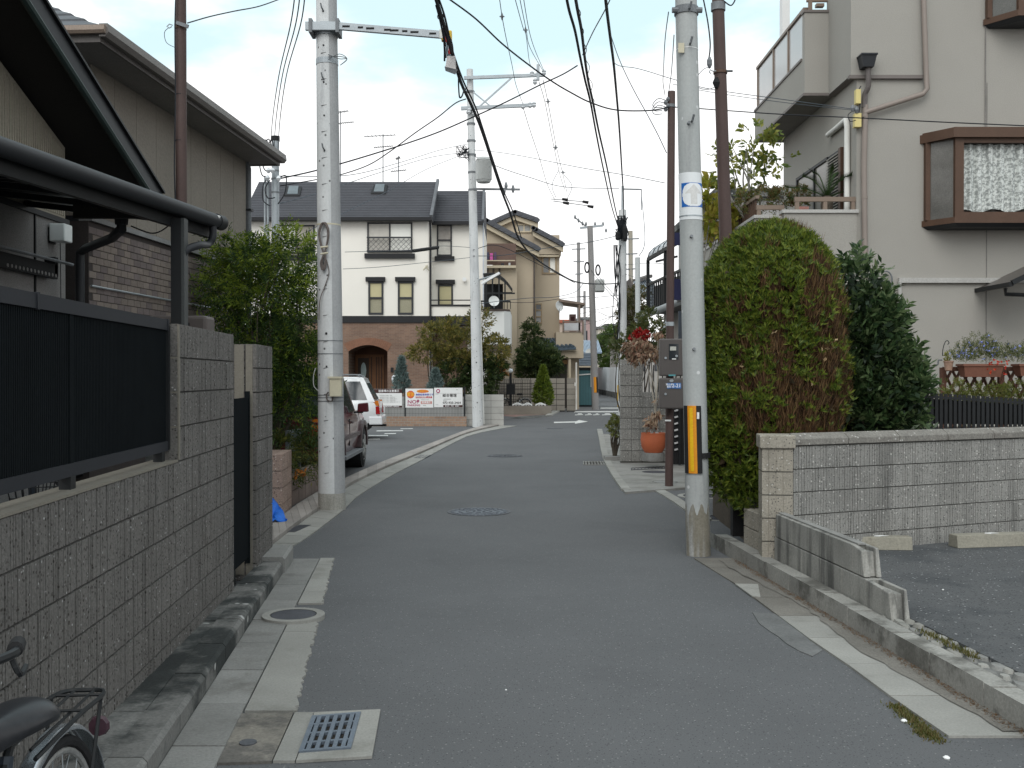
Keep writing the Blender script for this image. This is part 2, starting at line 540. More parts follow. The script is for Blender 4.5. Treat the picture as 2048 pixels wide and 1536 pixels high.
def manhole(name,label,c,r,rim,ring_mat,lid_mat,z=0.006,pattern=True,cat='manhole cover',rimw=0.0):
    o = thing(name,label,cat,(c.x,c.y,0))
    if rim:
        m = MB()
        n = 40
        for i in range(n):
            a0,a1 = 2 * math.pi * i / n,2 * math.pi * (i + 1) / n
            p = [Vector((c.x + q * math.cos(t),c.y + q * math.sin(t),0)) for q,t in ((r,a0),(r + rim,a0),(r + rim,a1),(r,a1))]
            up = Vector((0,0,z))
            m.add([x + up for x in p] + [p[1] + Vector((0,0,-.01)),p[2] + Vector((0,0,-.01))],[(0,1,2,3),(1,4,5,2)])
        m.build('rim',ring_mat,o)
    m = Lt([(r - 0.006,-0.01),(r - 0.006,z - 0.001),],(c.x,c.y,0),40); m.build('lid',lid_mat,o)
    if pattern:
        m = MB()
        for k,rr in enumerate((0.9,0.66,0.42,0.2)):
            n = max(6,int(26 * rr))
            for i in range(n):
                t0 = 2 * math.pi * (i + 0.12) / n; t1 = 2 * math.pi * (i + 0.82) / n
                q0,q1 = rr * r * 0.93,rr * r * 1.07
                p = [Vector((c.x + q * math.cos(t),c.y + q * math.sin(t),z - 0.001)) for q,t in ((q0,t0),(q1,t0),(q1,t1),(q0,t1))]
                m.hexa(p,[x + Vector((0,0,0.005)) for x in p])
        m.build('raised_pattern',lid_mat,o,kind='stuff')
    return o
iron = M('cast_iron',(0.085,0.088,0.098),0.55,0.2,6,0.25,50,metal=0.2)
iron_dark = M('cast_iron_dark',(0.055,0.056,0.066),0.6,0.2,6,0.25,50)
c = gr(587,1232,0.02)
manhole('manhole_cover','dark round cover in a raised concrete ring on the left gutter strip',c,0.158,0.055,conc_light,iron_dark,0.032,False)
c = gr(958,1024); manhole('manhole_cover','large round patterned iron cover in the middle of the road',c,0.36,0.03,iron,M('cast_iron_blue',(0.10,0.11,0.13),0.5,0.2,6,0.25,50,metal=0.2),0.007)
c = gr(1010,912); manhole('manhole_cover','faint round cover further up the road, in line with the parked red car',c,0.36,0.02,iron_dark,iron,0.005)
c = gr(1110,857); manhole('manhole_cover','small dark cover far along the road before the white arrow',c,0.25,0.02,iron_dark,iron_dark,0.005,False)
c = gr(1405,992); manhole('manhole_cover','round cover in a pale concrete ring behind the grey pole with the guard',c,0.27,0.075,conc_light,iron_dark,0.006)
c = gr(1438,1036); manhole('manhole_cover','round cover with a thin pale ring beside the hedge foot',c,0.225,0.03,conc_light,iron_dark,0.006)
c = gr(1310,944,0.03); manhole('manhole_cover','dark oval lid in the concrete entry in front of the orange pot',c,0.2,0.02,iron_dark,iron_dark,0.034,False)
c = gr(1330,964,0.03); manhole('manhole_cover','flat round lid in the concrete entry beside the brown meter post',c,0.18,0.015,conc_dark,conc,0.034,False)
c = gr(496,1486,0.012); manhole('water_valve_lid','small round metal lid in the stained concrete next to the near grate',c,0.045,0.0,iron,iron,0.019,False,'valve lid')
# far part of the left gutter: base strip, light slabs, second grate, then the curving strip along the lot
def ribbon(name,par,Lp,Rp,z,mat,seg,th=0.02):
    def resample(P):
        Q = [P[0]]
        for i in range(len(P) - 1):
            n = max(1,int((P[i + 1] - P[i]).length / seg))
            for k in range(1,n + 1):
                Q.append(lerp(P[i],P[i + 1],k / n))
        return Q
    A,B = catmull(Lp,10),catmull(Rp,10)
    n = max(2,int(sum((A[i + 1] - A[i]).length for i in range(len(A) - 1)) / seg))
    ia = lambda P,t: P[min(int(t * (len(P) - 1)),len(P) - 2)].lerp(P[min(int(t * (len(P) - 1)),len(P) - 2) + 1],t * (len(P) - 1) - min(int(t * (len(P) - 1)),len(P) - 2))
    for i in range(n):
        e = 0.006
        t0,t1 = i / n,(i + 1) / n
        q = [ia(A,t0),ia(B,t0),ia(B,t1),ia(A,t1)]
        dv = (q[3] - q[0]).normalized() * e
        q = [q[0] + dv,q[1] + dv,q[2] - dv,q[3] - dv]
        sheet(name,[Vector((p.x,p.y,z)) for p in q],mat,par,th)
def catmull(P,k):
    P = [Vector(p) for p in P]
    Q = []
    for i in range(len(P) - 1):
        p0,p1,p2,p3 = P[max(i - 1,0)],P[i],P[i + 1],P[min(i + 2,len(P) - 1)]
        for j in range(k):
            t = j / k
            Q.append(0.5 * ((2 * p1) + (p2 - p0) * t + (2 * p0 - 5 * p1 + 4 * p2 - p3) * t * t + (3 * p1 - p0 - 3 * p2 + p3) * t ** 3))
    Q.append(P[-1])
    return Q
gut2 = setting('gutter_far',(-2.2,16,0))
Lp = g3([(520,1075),(548,1052),(600,1012),(645,985),(690,962),(765,928),(841,898),(890,879),(936,862),(980,851)])
Mp = g3([(520,1110),(552,1085),(610,1040),(655,1010),(690,978),(765,940),(841,908),(895,884),(940,866),(1000,851.5)])
Rp = g3([(560,1104),(602,1085),(655,1046),(690,1018),(720,990),(785,951),(841,922),(900,890),(950,868),(1034,852)])
kerb_pink = M('kerb_pinkish',(0.29,0.265,0.245),0.9,0.2,2,0.2,60,0.2,80,rnd=0.12)
ribbon('kerb_stone',gut2,Lp,Mp,0.05,kerb_pink,0.62,0.06)
ribbon('gutter_slab',gut2,[p + (q - p) * 0.03 for p,q in zip(Mp,Rp)],Rp,0.012,conc_light,1.2)
q = g3([(598,1050),(622,1050),(590,1064),(566,1064)],0.013)
drain('drain_grate','narrow dark grate in the pale gutter slab in front of the left concrete pole',*q,8,2,iron_dark,bar=0.012)
q = g3([(842,910),(862,910),(850,916),(828,916)],0.013)
drain('drain_grate','small dark grate in the curving gutter strip beside the parking lot',*q,3,2,iron_dark)
q = g3([(1166,923),(1206,923),(1210,930),(1166,930)],0.006)
drain('drain_grate','slotted concrete grate at the right road edge by the block pillar',*q,7,1,conc,bar=0.03)
# ---- right: gutter slabs, kerb stones, raised lot with its rubble edging
def krx(Y):                                       # road face of the right kerb
    a,b = gr(1494,1136),gr(1992,1435)
    return a.x + (b.x - a.x) * (Y - a.y) / (b.y - a.y)
edge_px = [(1394,1122),(1470,1169),(1622,1283),(1702,1337),(1791,1404),(1898,1477)]
edge = g3(edge_px)
def rex(Y):
    E = sorted(edge,key=lambda p: p.y)
    for i in range(len(E) - 1):
        if Y <= E[i + 1].y or i == len(E) - 2:
            return E[i].x + (E[i + 1].x - E[i].x) * (Y - E[i].y) / (E[i + 1].y - E[i].y)
gutr = setting('gutter_right',(2,6,0))
Y0 = gr(1898,1477).y
y = Y0
while y < 9.4:
    yb = min(y + 0.6,9.45)
    z = 0.010 + RNG.uniform(-0.002,0.004)
    mt = conc_light if y < Y0 + 2.3 else silt
    sheet('gutter_slab',[Vector((rex(y + .004),y + .004,z)),Vector((krx(y) + 0.01,y + .004,z)),Vector((krx(yb) + 0.01,yb - .004,z)),Vector((rex(yb - .004),yb - .004,z))],mt,gutr)
    y = yb
# silt washed against the kerb
L1 = [(krx(v) - 0.11 - 0.04 * math.sin(v * 2.3) - 0.035 * RNG.random(),v) for v in np.linspace(Y0 + 0.05,9.3,40)]
m = MB()
for i in range(len(L1) - 1):
    (xa,ya),(xb,yb) = L1[i],L1[i + 1]
    m.quad((xa,ya,0.0175),(krx(ya) + .005,ya,0.019),(krx(yb) + .005,yb,0.019),(xb,yb,0.0175))
tag(m.build('dirt_in_gutter',silt),kind='stuff')
kr = setting('kerb_right',(2.2,6,0))
kerb_side = M('kerb_weathered',(0.27,0.265,0.245),0.9,0.2,2.5,0.2,60,0.3,80,stain=((0.085,0.082,0.072),2.4,0.49,0.8),rnd=0.12)
y = Y0 - 0.15
k = 0
while y < 10.2:
    m = MB()
    kerb_stone(m,lambda q: krx(q) + 0.17,krx,y,y + 0.555,0.115 + RNG.uniform(-.006,.006),0.004,-0.025)
    for i,f in enumerate(m.f): m.f[i] = tuple(reversed(f))
    m.build('kerb_stone',kerb_side,kr)
    y += 0.56
m = MB()
P = [(krx(3.2) + 0.33,3.2),(krx(9.3) + 0.30,9.3),(9,12.4),(14,12.4),(14,3.2)]
m.prism(list(reversed(P)),-0.02,0.12)
tag(m.build('parking_lot',asphalt_lot),kind='structure')
eb = setting('rubble_edging',(2.4,5,0))
m = MB(); m.prism([(krx(3.2) + 0.168,3.2),(krx(3.2) + 0.345,3.2),(krx(7.1) + 0.345,7.1),(krx(7.1) + 0.168,7.1)],0.0,0.098)
m.build('mortar_bed',conc_dark,eb)
y = 3.4
while y < 6.9:
    for u in (0.21,0.295):
        cx,cy = krx(y) + u + RNG.uniform(-.015,.015),y + RNG.uniform(-.03,.03)
        rx,ry = RNG.uniform(.032,.052),RNG.uniform(.05,.095)
        m = MB()
        n = 7
        ring = [(cx + rx * math.cos(t + .3) * RNG.uniform(.8,1.1),cy + ry * math.sin(t + .3) * RNG.uniform(.8,1.1)) for t in [2 * math.pi * i / n for i in range(n)]]
        zt = 0.112 + RNG.uniform(0,0.009)
        m.add([(x,yy,0.09) for x,yy in ring] + [(cx + (x - cx) * .72,cy + (yy - cy) * .72,zt) for x,yy in ring],
              [tuple(range(n,2 * n))] + [(i,(i + 1) % n,n + (i + 1) % n,n + i) for i in range(n)])
        m.build('stone',conc_light if RNG.random() < .6 else conc,eb,smooth=True,angle=60)
    y += RNG.uniform(.11,.17)
# wheel stops
stop_mat = M('wheel_stop_concrete',(0.27,0.255,0.21),0.9,0.2,3,0.2,60,0.3,70,stain=((0.14,0.12,0.09),3,0.52,0.7))
for (xa,ya),(xb,yb),lab,grp in (((1699,1100),(1826,1101),'short concrete wheel stop nearer the low wall, in the raised lot','wheel stops'),((1916,1097),(2060,1092),'concrete wheel stop at the right edge of the picture in the raised lot','wheel stops')):
    p,q = gr(xa,ya,0.12),gr(xb,yb,0.12)
    o = thing('wheel_stop',lab,'wheel stop',(p + q) / 2,grp)
    u = (q - p).normalized(); v = Vector((-u.y,u.x,0))
    m = MB(); m.extr([p + v * 0,p + v * .15,p + v * .135 + Vector((0,0,.115)),p + v * .015 + Vector((0,0,.115))],q - p)
    for i,f in enumerate(m.f): m.f[i] = tuple(reversed(f))
    m.build('body',stop_mat,o,bevel=0.006)
    m = MB(); cc = (p + q) / 2 + v * .075 + Vector((0,0,.117)); m.prism([(cc.x + a_,cc.y + b_) for a_,b_ in ((-.05,-.02),(0,-.035),(.02,-.012),(.09,0),(.03,.03),(-.03,.012))],cc.z,cc.z + .002)
    m.build('reflector',white_paint,o)
# ---- right, further up: concrete entry, side lane strip, low wall
m = MB(); m.slab(g3([(1198,868),(1208,922),(1250,984),(1304,980),(1370,975),(1370,868)],0.03),0.05)
ent = setting('entry_pavement',(2.4,18,0))
m.build('paving',M('entry_concrete',(0.24,0.235,0.22),0.9,0.2,1.5,0.2,60,0.2,80,stain=((0.15,0.145,0.13),1.2,0.5,0.7)),ent)
Pk = g3([(1194,860),(1198,880),(1205,915),(1222,950),(1243,982)])
Qk = g3([(1204,860),(1209,880),(1217,915),(1236,950),(1262,983)])
ribbon('edge_stone',ent,Pk,Qk,0.037,conc_light,0.6,0.05)
ribbon('edge_stone',ent,g3([(1304,980),(1340,1001),(1375,1026),(1406,1048)]),g3([(1319,977),(1356,997),(1392,1021),(1424,1040)]),0.02,conc_light,0.7,0.03)
q = g3([(1262,936),(1330,933),(1332,937),(1262,940)],0.034)
drain('drain_grate','thin dark slot drain across the concrete entry by the block pillar',*q,10,1,iron_dark,bar=0.02,zt=0.04)
# ---- painted marks and repairs on the road
def paint(name,label,pts,cat='road marking',mat=road_paint,z=0.004,group=None):
    m = MB(); m.poly(g3(pts,z)); return tag(m.build(name,mat),label,cat,group)
paint('road_arrow','white straight arrow painted on the far road, pointing right',[(1108,846),(1150,845),(1150,847.5),(1176,843),(1158,840),(1152,842.6),(1108,843.6)])
paint('stop_line','long white line painted across the far road before the bend',[(1148,824.4),(1250,824.4),(1250,822.4),(1150,822.4)])
paint('stop_line','shorter white line beyond, next to the far leaning pole',[(1200,817),(1250,817),(1250,815.3),(1202,815.3)])
for i,(x0,x1) in enumerate(((1150,1166),(1170,1184),(1186,1199),(1204,1222),(1226,1238))):
    o = thing('road_letter',('leftmost','second','middle','fourth','rightmost')[i] + ' of the white painted letters on the far road before the stop line','road marking',gr((x0 + x1) / 2,829),'painted letters on the far road')
    m = MB()
    m.poly(g3([(x0,830.4),(x1,829.6),(x1,828.4),(x0,829.2)],.004)); m.poly(g3([(x0 + 5,828.2),(x1 - 3,828),(x1 - 2,826.6),(x0 + 6,826.8)],.004))
    m.build('strokes',road_paint,o)
for pts,lab in (([(735,872),(776,872),(776,870),(738,870)],'long white bay line beside the front wheel of the dark red car'),
                 ([(752,862.5),(806,862),(806,860.6),(754,861)],'white bay line under the tail of the white car'),
                 ([(735,879),(760,878.6),(760,877.2),(737,877.6)],'short faint white line nearest the road in the lot'),
                 ([(768,868),(792,867.6),(792,866.2),(770,866.6)],'short white dash between the two long bay lines'),
                 ([(800,858),(826,857.6),(826,856.6),(802,857)],'short white dash nearest the brick footed sign fence')):
    paint('bay_line',lab,pts,'bay line')
m = MB(); m.slab(g3([(1505,1224),(1560,1228),(1590,1252),(1620,1281),(1645,1300),(1625,1312),(1598,1301),(1574,1287),(1556,1272),(1540,1262),(1518,1246)],0.006),0.01)
tag(m.build('concrete_patch',M('patch_concrete',(0.135,0.137,0.136),0.9,0.25,3,0.2,60,0.3,80)),'crumbly pale repair with a ragged edge beside the right gutter','road patch')
m = MB(); m.slab(g3([(1470,1167),(1516,1168),(1521,1194),(1505,1192)],0.0165),0.01)
tag(m.build('concrete_patch',conc_light),'small pale rectangular repair in the right gutter near the grey pole','road patch')
m = MB(); m.slab(g3([(1250,1122),(1330,1128),(1350,1136),(1345,1142),(1300,1136)],0.003),0.004)
# moss and grass at the joint, leaf litter in the gutter
def tufts(name,pts,n,h,cols,spread,z0=0.0,kind='stuff',lean=0.6,wd=0.004):
    V = np.zeros((n * 3,3))
    for i in range(n):
        b = RNG.choice(pts)
        x,yy = b[0] + RNG.gauss(0,spread),b[1] + RNG.gauss(0,spread)
        t = RNG.uniform(0,2 * math.pi); hh = h * RNG.uniform(.4,1.2)
        dx,dy = math.cos(t),math.sin(t)
        V[i * 3] = (x - dy * wd,yy + dx * wd,z0); V[i * 3 + 1] = (x + dy * wd,yy - dx * wd,z0)
        V[i * 3 + 2] = (x + dx * hh * lean,yy + dy * hh * lean,z0 + hh)
    o = bpy.data.objects.new(name,fast_mesh(name,V,3,[leafmat(name + '_leaf',cols)]))
    COL.objects.link(o)
    return tag(o,kind=kind)
line = [lerp(gr(1795,1412),gr(1880,1482),t) for t in np.linspace(0,1,30)]
tufts('moss',[(p.x - .012,p.y) for p in line] + [(gr(1850,1468).x,gr(1850,1468).y)] * 8,1700,0.016,[(0.07,0.085,0.018),(0.12,0.12,0.03),(0.15,0.1,0.04)],0.022)
line = [(krx(v) + 0.235,v) for v in np.linspace(5.7,6.3,12)]
tufts('weeds',line,300,0.03,[(0.08,0.09,0.02),(0.16,0.13,0.04)],0.02,0.115)
lit = [(krx(v) - 0.02,v) for v in np.linspace(Y0,9.3,90)]
tufts('pine_litter',lit,2400,0.008,[(0.16,0.085,0.045),(0.2,0.12,0.06),(0.1,0.06,0.035)],0.022,0.018,lean=3.0,wd=0.003)
for px,py,r in ((1808,1443,0.016),(1893,1517,0.016),(1012,1380,0.006),(1886,1180,0.008)):
    p = gr(px,py,0.12 if px == 1886 else 0)
    m = Lt([(r * .8,-.003),(r,r * .3),(r * .5,r * .7)],p,7)
    tag(m.build('pebble',white_paint,smooth=True),{1808: 'white pebble on the road beside the moss',1893: 'white pebble at the bottom right of the road',1012: 'tiny white pebble in the middle of the near road',1886: 'white pebble lying on the raised lot'}[px],'pebble')
# ================================================================ BLOCK WALLS
def rib_mesh(name,Ln,h,dep,mat,pitch=0.026,gd=0.006,gw=0.006,seed=0,vj=0.0004):
    r = random.Random(seed)
    pts = []
    x = vj
    pts.append((x,0.001 if vj < .002 else .004))
    while x < Ln - pitch * 1.7:
        rw = pitch - gw + r.uniform(-.003,.003)
        y0 = r.uniform(-.003,.003)
        pts += [(x,y0),(x + rw,r.uniform(-.003,.003))]
        x += rw
        pts += [(x + .0015,gd),(x + gw - .0015,gd)]
        x += gw
    pts += [(x,0.0),(Ln - vj,0.001),(Ln - vj,dep),(vj,dep)]
    m = MB(); m.prism(pts,0.004,h - 0.006)
    return m.mesh(name,mat)
split_dark = M('split_block_dark',(0.142,0.134,0.126),0.92,0.16,1.6,0.3,75,0.9,55,speck=((0.36,0.355,0.35),70,0.045),dark_speck=((0.05,0.045,0.04),60,0.34),stain=((0.10,0.09,0.08),1.4,0.56,0.55),rnd=0.025)
smooth_edge = M('block_smooth_edge',(0.18,0.165,0.138),0.9,0.12,3,0.15,70,0.2,80)
mortar_dark = M('mortar_dark',(0.06,0.058,0.055),0.95,0.2,3,0.2,60)
LEN = 0.4
WALL_ANG = math.atan2(1,-0.0647)
W0 = Vector((wx(2.8),2.8,0))
def wall_u(Y): return (Y - W0.y) * math.sqrt(1 + 0.0647 ** 2)
TW = frame(W0,WALL_ANG) @ Matrix.Scale(1,4)
# local x runs away from the camera; the face towards the road is the local -y side
wall = thing('block_wall','long dark ribbed block wall with a higher end, on the left of the road','wall',W0)
vari = [rib_mesh('ribbed_block',0.4,0.2,0.14,split_dark,seed=i) for i in range(4)]
U1 = wall_u(5.965); U2 = wall_u(7.55)
core = MB(TW); core.box(-1.6,U1,0.012,0.135,0.0,1.17); core.box(U1 + .008,U2 - .006,0.012,0.135,0.0,1.965)
core.build('mortar',mortar_dark,wall)
def facing(TT):          # the blocks' front is local -y already
    return TT
nb_low = int((U1 + 1.6) / 0.4) + 1
n_hi = 4
for k in range(10):
    z0 = -0.02 + 0.2 * k
    for i in range(nb_low):
        u = U1 - 0.4 * (i + 1)
        if k < 6:
            inst('block',vari[RNG.randrange(4)],wall,TW @ Matrix.Translation((u,RNG.uniform(-.0005,.0005),z0)))
    for i in range(n_hi):
        u = U1 + i * (U2 - U1) / n_hi
        s = (U2 - U1) / n_hi / 0.4
        inst('block',vari[RNG.randrange(4)],wall,TW @ Matrix.Translation((u,RNG.uniform(-.0005,.0005),z0)) @ Matrix.Diagonal((s,1,1,1)))
m = MB(TW); m.box(-1.6,U1 - .004,-0.004,0.14,1.178,1.19); m.build('cap',smooth_edge,wall)
m = MB(TW); m.box(U1 + .002,U1 + .035,-0.006,0.14,1.19,1.97); m.build('end_edge',smooth_edge,wall)
# gate pillar beyond the opening
PW = thing('gate_pillar','tall ribbed block pillar beyond the gate opening on the left','pillar',(wx(8.5),8.5,0))
U3,U4 = wall_u(8.46),wall_u(9.25)
hv = [rib_mesh('pillar_block',0.39,0.2,0.088,split_dark,seed=20 + i) for i in range(3)]
core = MB(TW); core.box(U3 + .02,U4 - .02,0.015,0.2,0,1.9); core.build('mortar',mortar_dark,PW)
for k in range(10):
    z0 = -0.06 + 0.2 * k
    for i in range(2):
        inst('block',hv[RNG.randrange(3)],PW,TW @ Matrix.Translation((U3 + i * 0.395,0,z0)))
        b = inst('block',hv[RNG.randrange(3)],PW,TW @ Matrix.Translation((U3 + i * 0.395,0.094,z0)))
m = MB(TW); m.box(U3 - .008,U3 + .004,0.03,0.085,0.05,1.93); m.box(U3 - .008,U3 + .004,0.1,0.175,0.05,1.93); m.build('end_face',smooth_edge,PW)
# metal gate post and leaf edge in the opening
gate = thing('gate','black metal gate edge standing in the opening of the left block wall','gate',(wx(7.7),7.7,0))
m = MB(TW); m.box(U2 + .03,U2 + .10,0.03,0.10,0.12,1.55); m.build('post',M('screen_black',(0.0105,0.0125,0.014),.95,.1,5,.1,60,spec=0.02),gate)
m = MB(TW); m.box(U2 + .126,U2 + .854,0.055,0.075,0.2,1.5)
m.build('leaf_panel',MATS['screen_black'],gate)
for u in (.105,.855):
    m = MB(TW); m.box(U2 + u,U2 + u + .02,.045,.085,.15,1.55); m.build('leaf_frame',MATS['screen_black'],gate)
# ---- ribbed aluminium screen on the low part of the wall
scr = thing('screen_fence','black ribbed metal privacy screen mounted on top of the left block wall','fence',TW @ Vector((U1 / 2,.07,1.18)))
char = M('charcoal_aluminium',(0.026,0.028,0.033),0.6,0.08,4,0.06,60,spec=.15)
zb,zt = 1.30,1.935
m = MB(TW); m.box(-1.6,U1 - .03,0.045,0.095,zt,zt + .06); m.build('top_rail',char,scr)
m = MB(TW); m.box(-1.6,U1 - .03,0.045,0.095,zb - .055,zb); m.build('bottom_rail',char,scr)
for u in (U1 - .03,U1 - 1.93):
    m = MB(TW); m.box(u - .012,u + .012,.040,.10,zt - .004,zt + .064); m.build('rail_joint',char,scr)
m = MB(TW)
u = -1.6
while u < U1 - .05:
    m.box(u,u + .013,.056,.072,zb,zt); u += .02
m.build('ribs',MATS['screen_black'],scr,kind='stuff')
m = MB(TW); m.box(-1.6,U1 - .04,.073,.08,zb,zt); m.build('backing_sheet',MATS['screen_black'],scr)
for u in (U1 - .13,U1 - 1.55,U1 - 2.9,U1 - 3.6):
    m = MB(TW); m.box(u - .03,u + .03,.045,.095,1.19,zb - .055); m.build('foot',black,scr)
m = MB(TW); m.box(U1 - 1.57,U1 - 1.53,.05,.056,zb,zt); m.build('mullion',MATS['screen_black'],scr)
m = MB(TW); m.box(U1 - .034,U1 - .004,.04,.1,1.25,zt + .02); m.build('end_post',black,scr)
# ================================================================ LEFT: FIRST HOUSE (dark gable), carport roof, brown pole
h1 = thing('dark_gable_house','near left house with grey stucco and a dark steep gable edge','house',(-5,8,0))
stucco = M('stucco_grey',(0.23,0.223,0.218),0.95,0.1,1.2,0.3,90,0.5,90)
siding = M('siding_beige_ribbed',(0.30,0.275,0.225),0.9,0.12,1.2,0.12,60)
dark_trim = M('dark_trim',(0.022,0.024,0.028),0.5,0.12,3,0.1,60)
dark_soffit = M('dark_soffit',(0.02,0.019,0.018),0.8,0.1,2)
XW = -4.42
m = Bx(-10,XW,2.0,10.25,0,3.2); m.build('wall',stucco,h1)
bp0,bp1 = Vector((-3.9,8.0,at(75,0,8.47).z)),Vector((-3.9,11.35,0))
# barge line through the two picture points, in the plane X = -3.9
def onX(px,py,X):
    d = ray(px,py); return Vector((0,0,EYE)) + d * (X / d.x)
ba,bb = onX(75,0,-3.9),onX(318,388,-3.9)
sl_ = (bb.z - ba.z) / (bb.y - ba.y)
top = ba + Vector((0,-3.4,-3.4 * sl_))
m = MB(); m.extr([(-10,2.0,3.2),(-10,10.25,3.2),(-10,10.25,bb.z + (10.25 - bb.y) * sl_ - .2),(-10,top.y,top.z - .25),(-10,2.0,top.z - .25)],(10 + XW - .0,0,0))
m.build('upper_wall',siding,h1)
m = MB()
yy = 2.0
while yy < 10.2:
    m.box(XW - .005,XW + .012,yy,yy + .022,3.25,bb.z + (yy - bb.y) * sl_ - .26) if yy > top.y else None
    yy += .045
m.build('siding_ribs',siding,h1,kind='stuff')
n_ = Vector((0,-sl_,1)).normalized()
def rake(x0,x1,off0,off1,mat,name,par,ya=top,yb=bb):
    m = MB()
    a_ = [Vector((x0,ya.y,ya.z + off0)),Vector((x1,ya.y,ya.z + off0)),Vector((x1,ya.y,ya.z + off1)),Vector((x0,ya.y,ya.z + off1))]
    m.extr(a_,(0,yb.y - ya.y,yb.z - ya.z)); return m.build(name,mat,par)
rake(-10,-3.92,-.16,-.1,dark_soffit,'soffit',h1)
rake(-3.92,-3.86,-.19,-.0,dark_trim,'barge_board',h1)
rake(-3.93,-3.83,0.004,.03,black,'barge_cap',h1)
m = Tb([top + Vector((.05,0,-.24)),bb + Vector((.05,0,-.24))],.035,8); m.build('barge_moulding',M('trim_greenish',(0.02,0.035,0.033),.5,.1,3),h1,smooth=True)
rake(-10,-3.95,-.1,-.02,M('roof_slate_dark',(0.035,0.035,0.04),.7,.2,3),'roof',h1)
m = Bx(-10,XW + .03,2,10.28,3.17,3.22); m.build('band',dark_trim,h1)
# wall fittings of this house
p = at(104,470,7.9); p.x = sx(104,8.6)
lamp = thing('wall_lamp','white cube wall lamp on the grey stucco of the near left house','lamp',(XW + .1,8.6,2.7))
zz = EYE + (753 - 468) / F * 9.9
yl = XW / ((103 - HW) / F)
zc = EYE + (753 - 467) / F * yl
m = Bx(XW + .02,XW + .17,yl - .09,yl + .09,zc - .085,zc + .085); m.build('shade',M('opal_plastic',(0.72,0.75,0.74),.35,.03,2,0),lamp,bevel=.012)
m = Bx(XW,XW + .02,yl - .06,yl + .06,zc - .10,zc + .05); m.build('back_plate',black,lamp)
m = Bx(XW,XW + .015,yl - .36,yl - .34,2.2,3.2); m.build('conduit',black,h1)
m = Tb([(XW + .08,yl + .02,zc - .09),(XW + .08,yl + .03,2.4)],.004,5); m.build('pull_cord',cable_mat,lamp)
yr = XW / ((60 - HW) / F)
zr = EYE + (753 - 535) / F * yr
rk = thing('drying_bracket','black folding laundry bracket with round holes on the near left house wall','laundry bracket',(XW,yr,zr))
m = Bx(XW + .06,XW + .1,yr - .9,yr + .36,zr - .075,zr + .06); m.build('arm',black_matte,rk)
m = Bx(XW,XW + .1,yr + .30,yr + .37,zr - .05,zr + .13); m.build('mount',black_matte,rk)
for i in range(14):
    yy = yr - .62 + i * .072
    m = MB(Matrix.Translation((XW + .1,yy,zr - .045)) @ Matrix.Rotation(math.pi / 2,4,'Y')); m.lathe([(.017,0),(.017,.004)],(0,0,0),8); m.build('hole',stucco,rk)
m = Tb([(XW + .13,yr - .9,zr + .09),(XW + .13,yr + .62,zr + .09)],.016,6); m.build('pole',galv_dark,rk)
yc = onX(12,595,-3.2)
cl = MB(); cl.tube([onX(-20,600,-3.0),onX(6,592,-3.0),onX(18,590,-3.0),onX(30,587,-3.0),onX(42,586,-3.0),onX(40,592,-3.0),onX(22,594,-3.0),onX(4,598,-3.0)],[.01,.022,.014,.02,.018,.016,.02,.012],6)
tag(cl.build('crumpled_cloth',M('pink_cloth',(0.45,0.33,0.34),.9,.2,20),smooth=True),'crumpled pale pink cloth behind the top rail of the black screen','cloth')
# ---- carport roof with its gutter
cp = thing('carport','dark carport roof with a round gutter and one post behind the left wall','carport',(-2.8,8,0))
gz = 3.05
g0,g1 = at(0,296,6.22),at(441,446,9.3)
g0.z = g1.z = gz
gd_ = (g1 - g0).normalized()
gs = g0 - gd_ * 2.5
m = Tb([gs,g1],.062,14); m.build('gutter',M('gutter_charcoal',(0.02,0.022,0.025),.5,.1,3,.05),cp,smooth=True)
m = Tb([g1 - gd_ * .1,g1 + gd_ * .02],.068,14); m.build('gutter_end_cap',black,cp,smooth=True)
sd = Vector((-gd_.y,gd_.x,0))                    # away from the road
m = Bm(gs + sd * .09 + Vector((0,0,-.075)),g1 + sd * .09 - gd_ * .04 + Vector((0,0,-.075)),.05,.13); m.build('front_beam',black,cp)
m = MB(); a_,b_ = gs + sd * .06,g1 + sd * .06 - gd_ * .06
m.hexa([a_,b_,b_ + sd * 2.2 + Vector((0,0,.28)),a_ + sd * 2.2 + Vector((0,0,.28))],[a_ + Vector((0,0,.02)),b_ + Vector((0,0,.02)),b_ + sd * 2.2 + Vector((0,0,.3)),a_ + sd * 2.2 + Vector((0,0,.3))])
m.build('roof_panel',M('smoked_panel',(0.014,0.013,0.013),.35,.1,2),cp)
for t in np.linspace(.05,.97,9):
    p = gs.lerp(g1,t) + sd * .1
    m = Bm(p + Vector((0,0,-.03)),p + sd * 2.1 + Vector((0,0,.24)),.04,.05); m.build('rafter',black,cp)
m = Bx(sx(150,8.65),sx(350,8.65),8.62,8.68,2.99,3.12); m.build('cross_beam',dark_soffit,cp)
pp = at(359,600,8.55)
m = Bx(pp.x - .055,pp.x + .03,8.5,8.6,0,2.97); m.build('post',black,cp)
m = Bx(pp.x + .031,pp.x + .056,8.5,8.6,0,2.97); m.build('post_cover',M('post_grey',(0.05,0.055,0.055),.5,.1,3),cp)
q0 = g1 - gd_ * .16 + Vector((0,0,-.05))
m = Tb(catmull([q0,q0 + Vector((0,0,-.10)),q0 + Vector((-.03,-.05,-.17)),at(400,490,8.75),Vector((pp.x + .05,8.58,2.72)),Vector((pp.x + .02,8.57,2.66))],5),.032,10); m.build('downpipe_elbow',dark_trim,cp,smooth=True)
m = Bx(g1.x - .03,g1.x + .035,g1.y - .17,g1.y - .12,gz - .0,gz + .04); m.build('sticker',white_paint,cp)
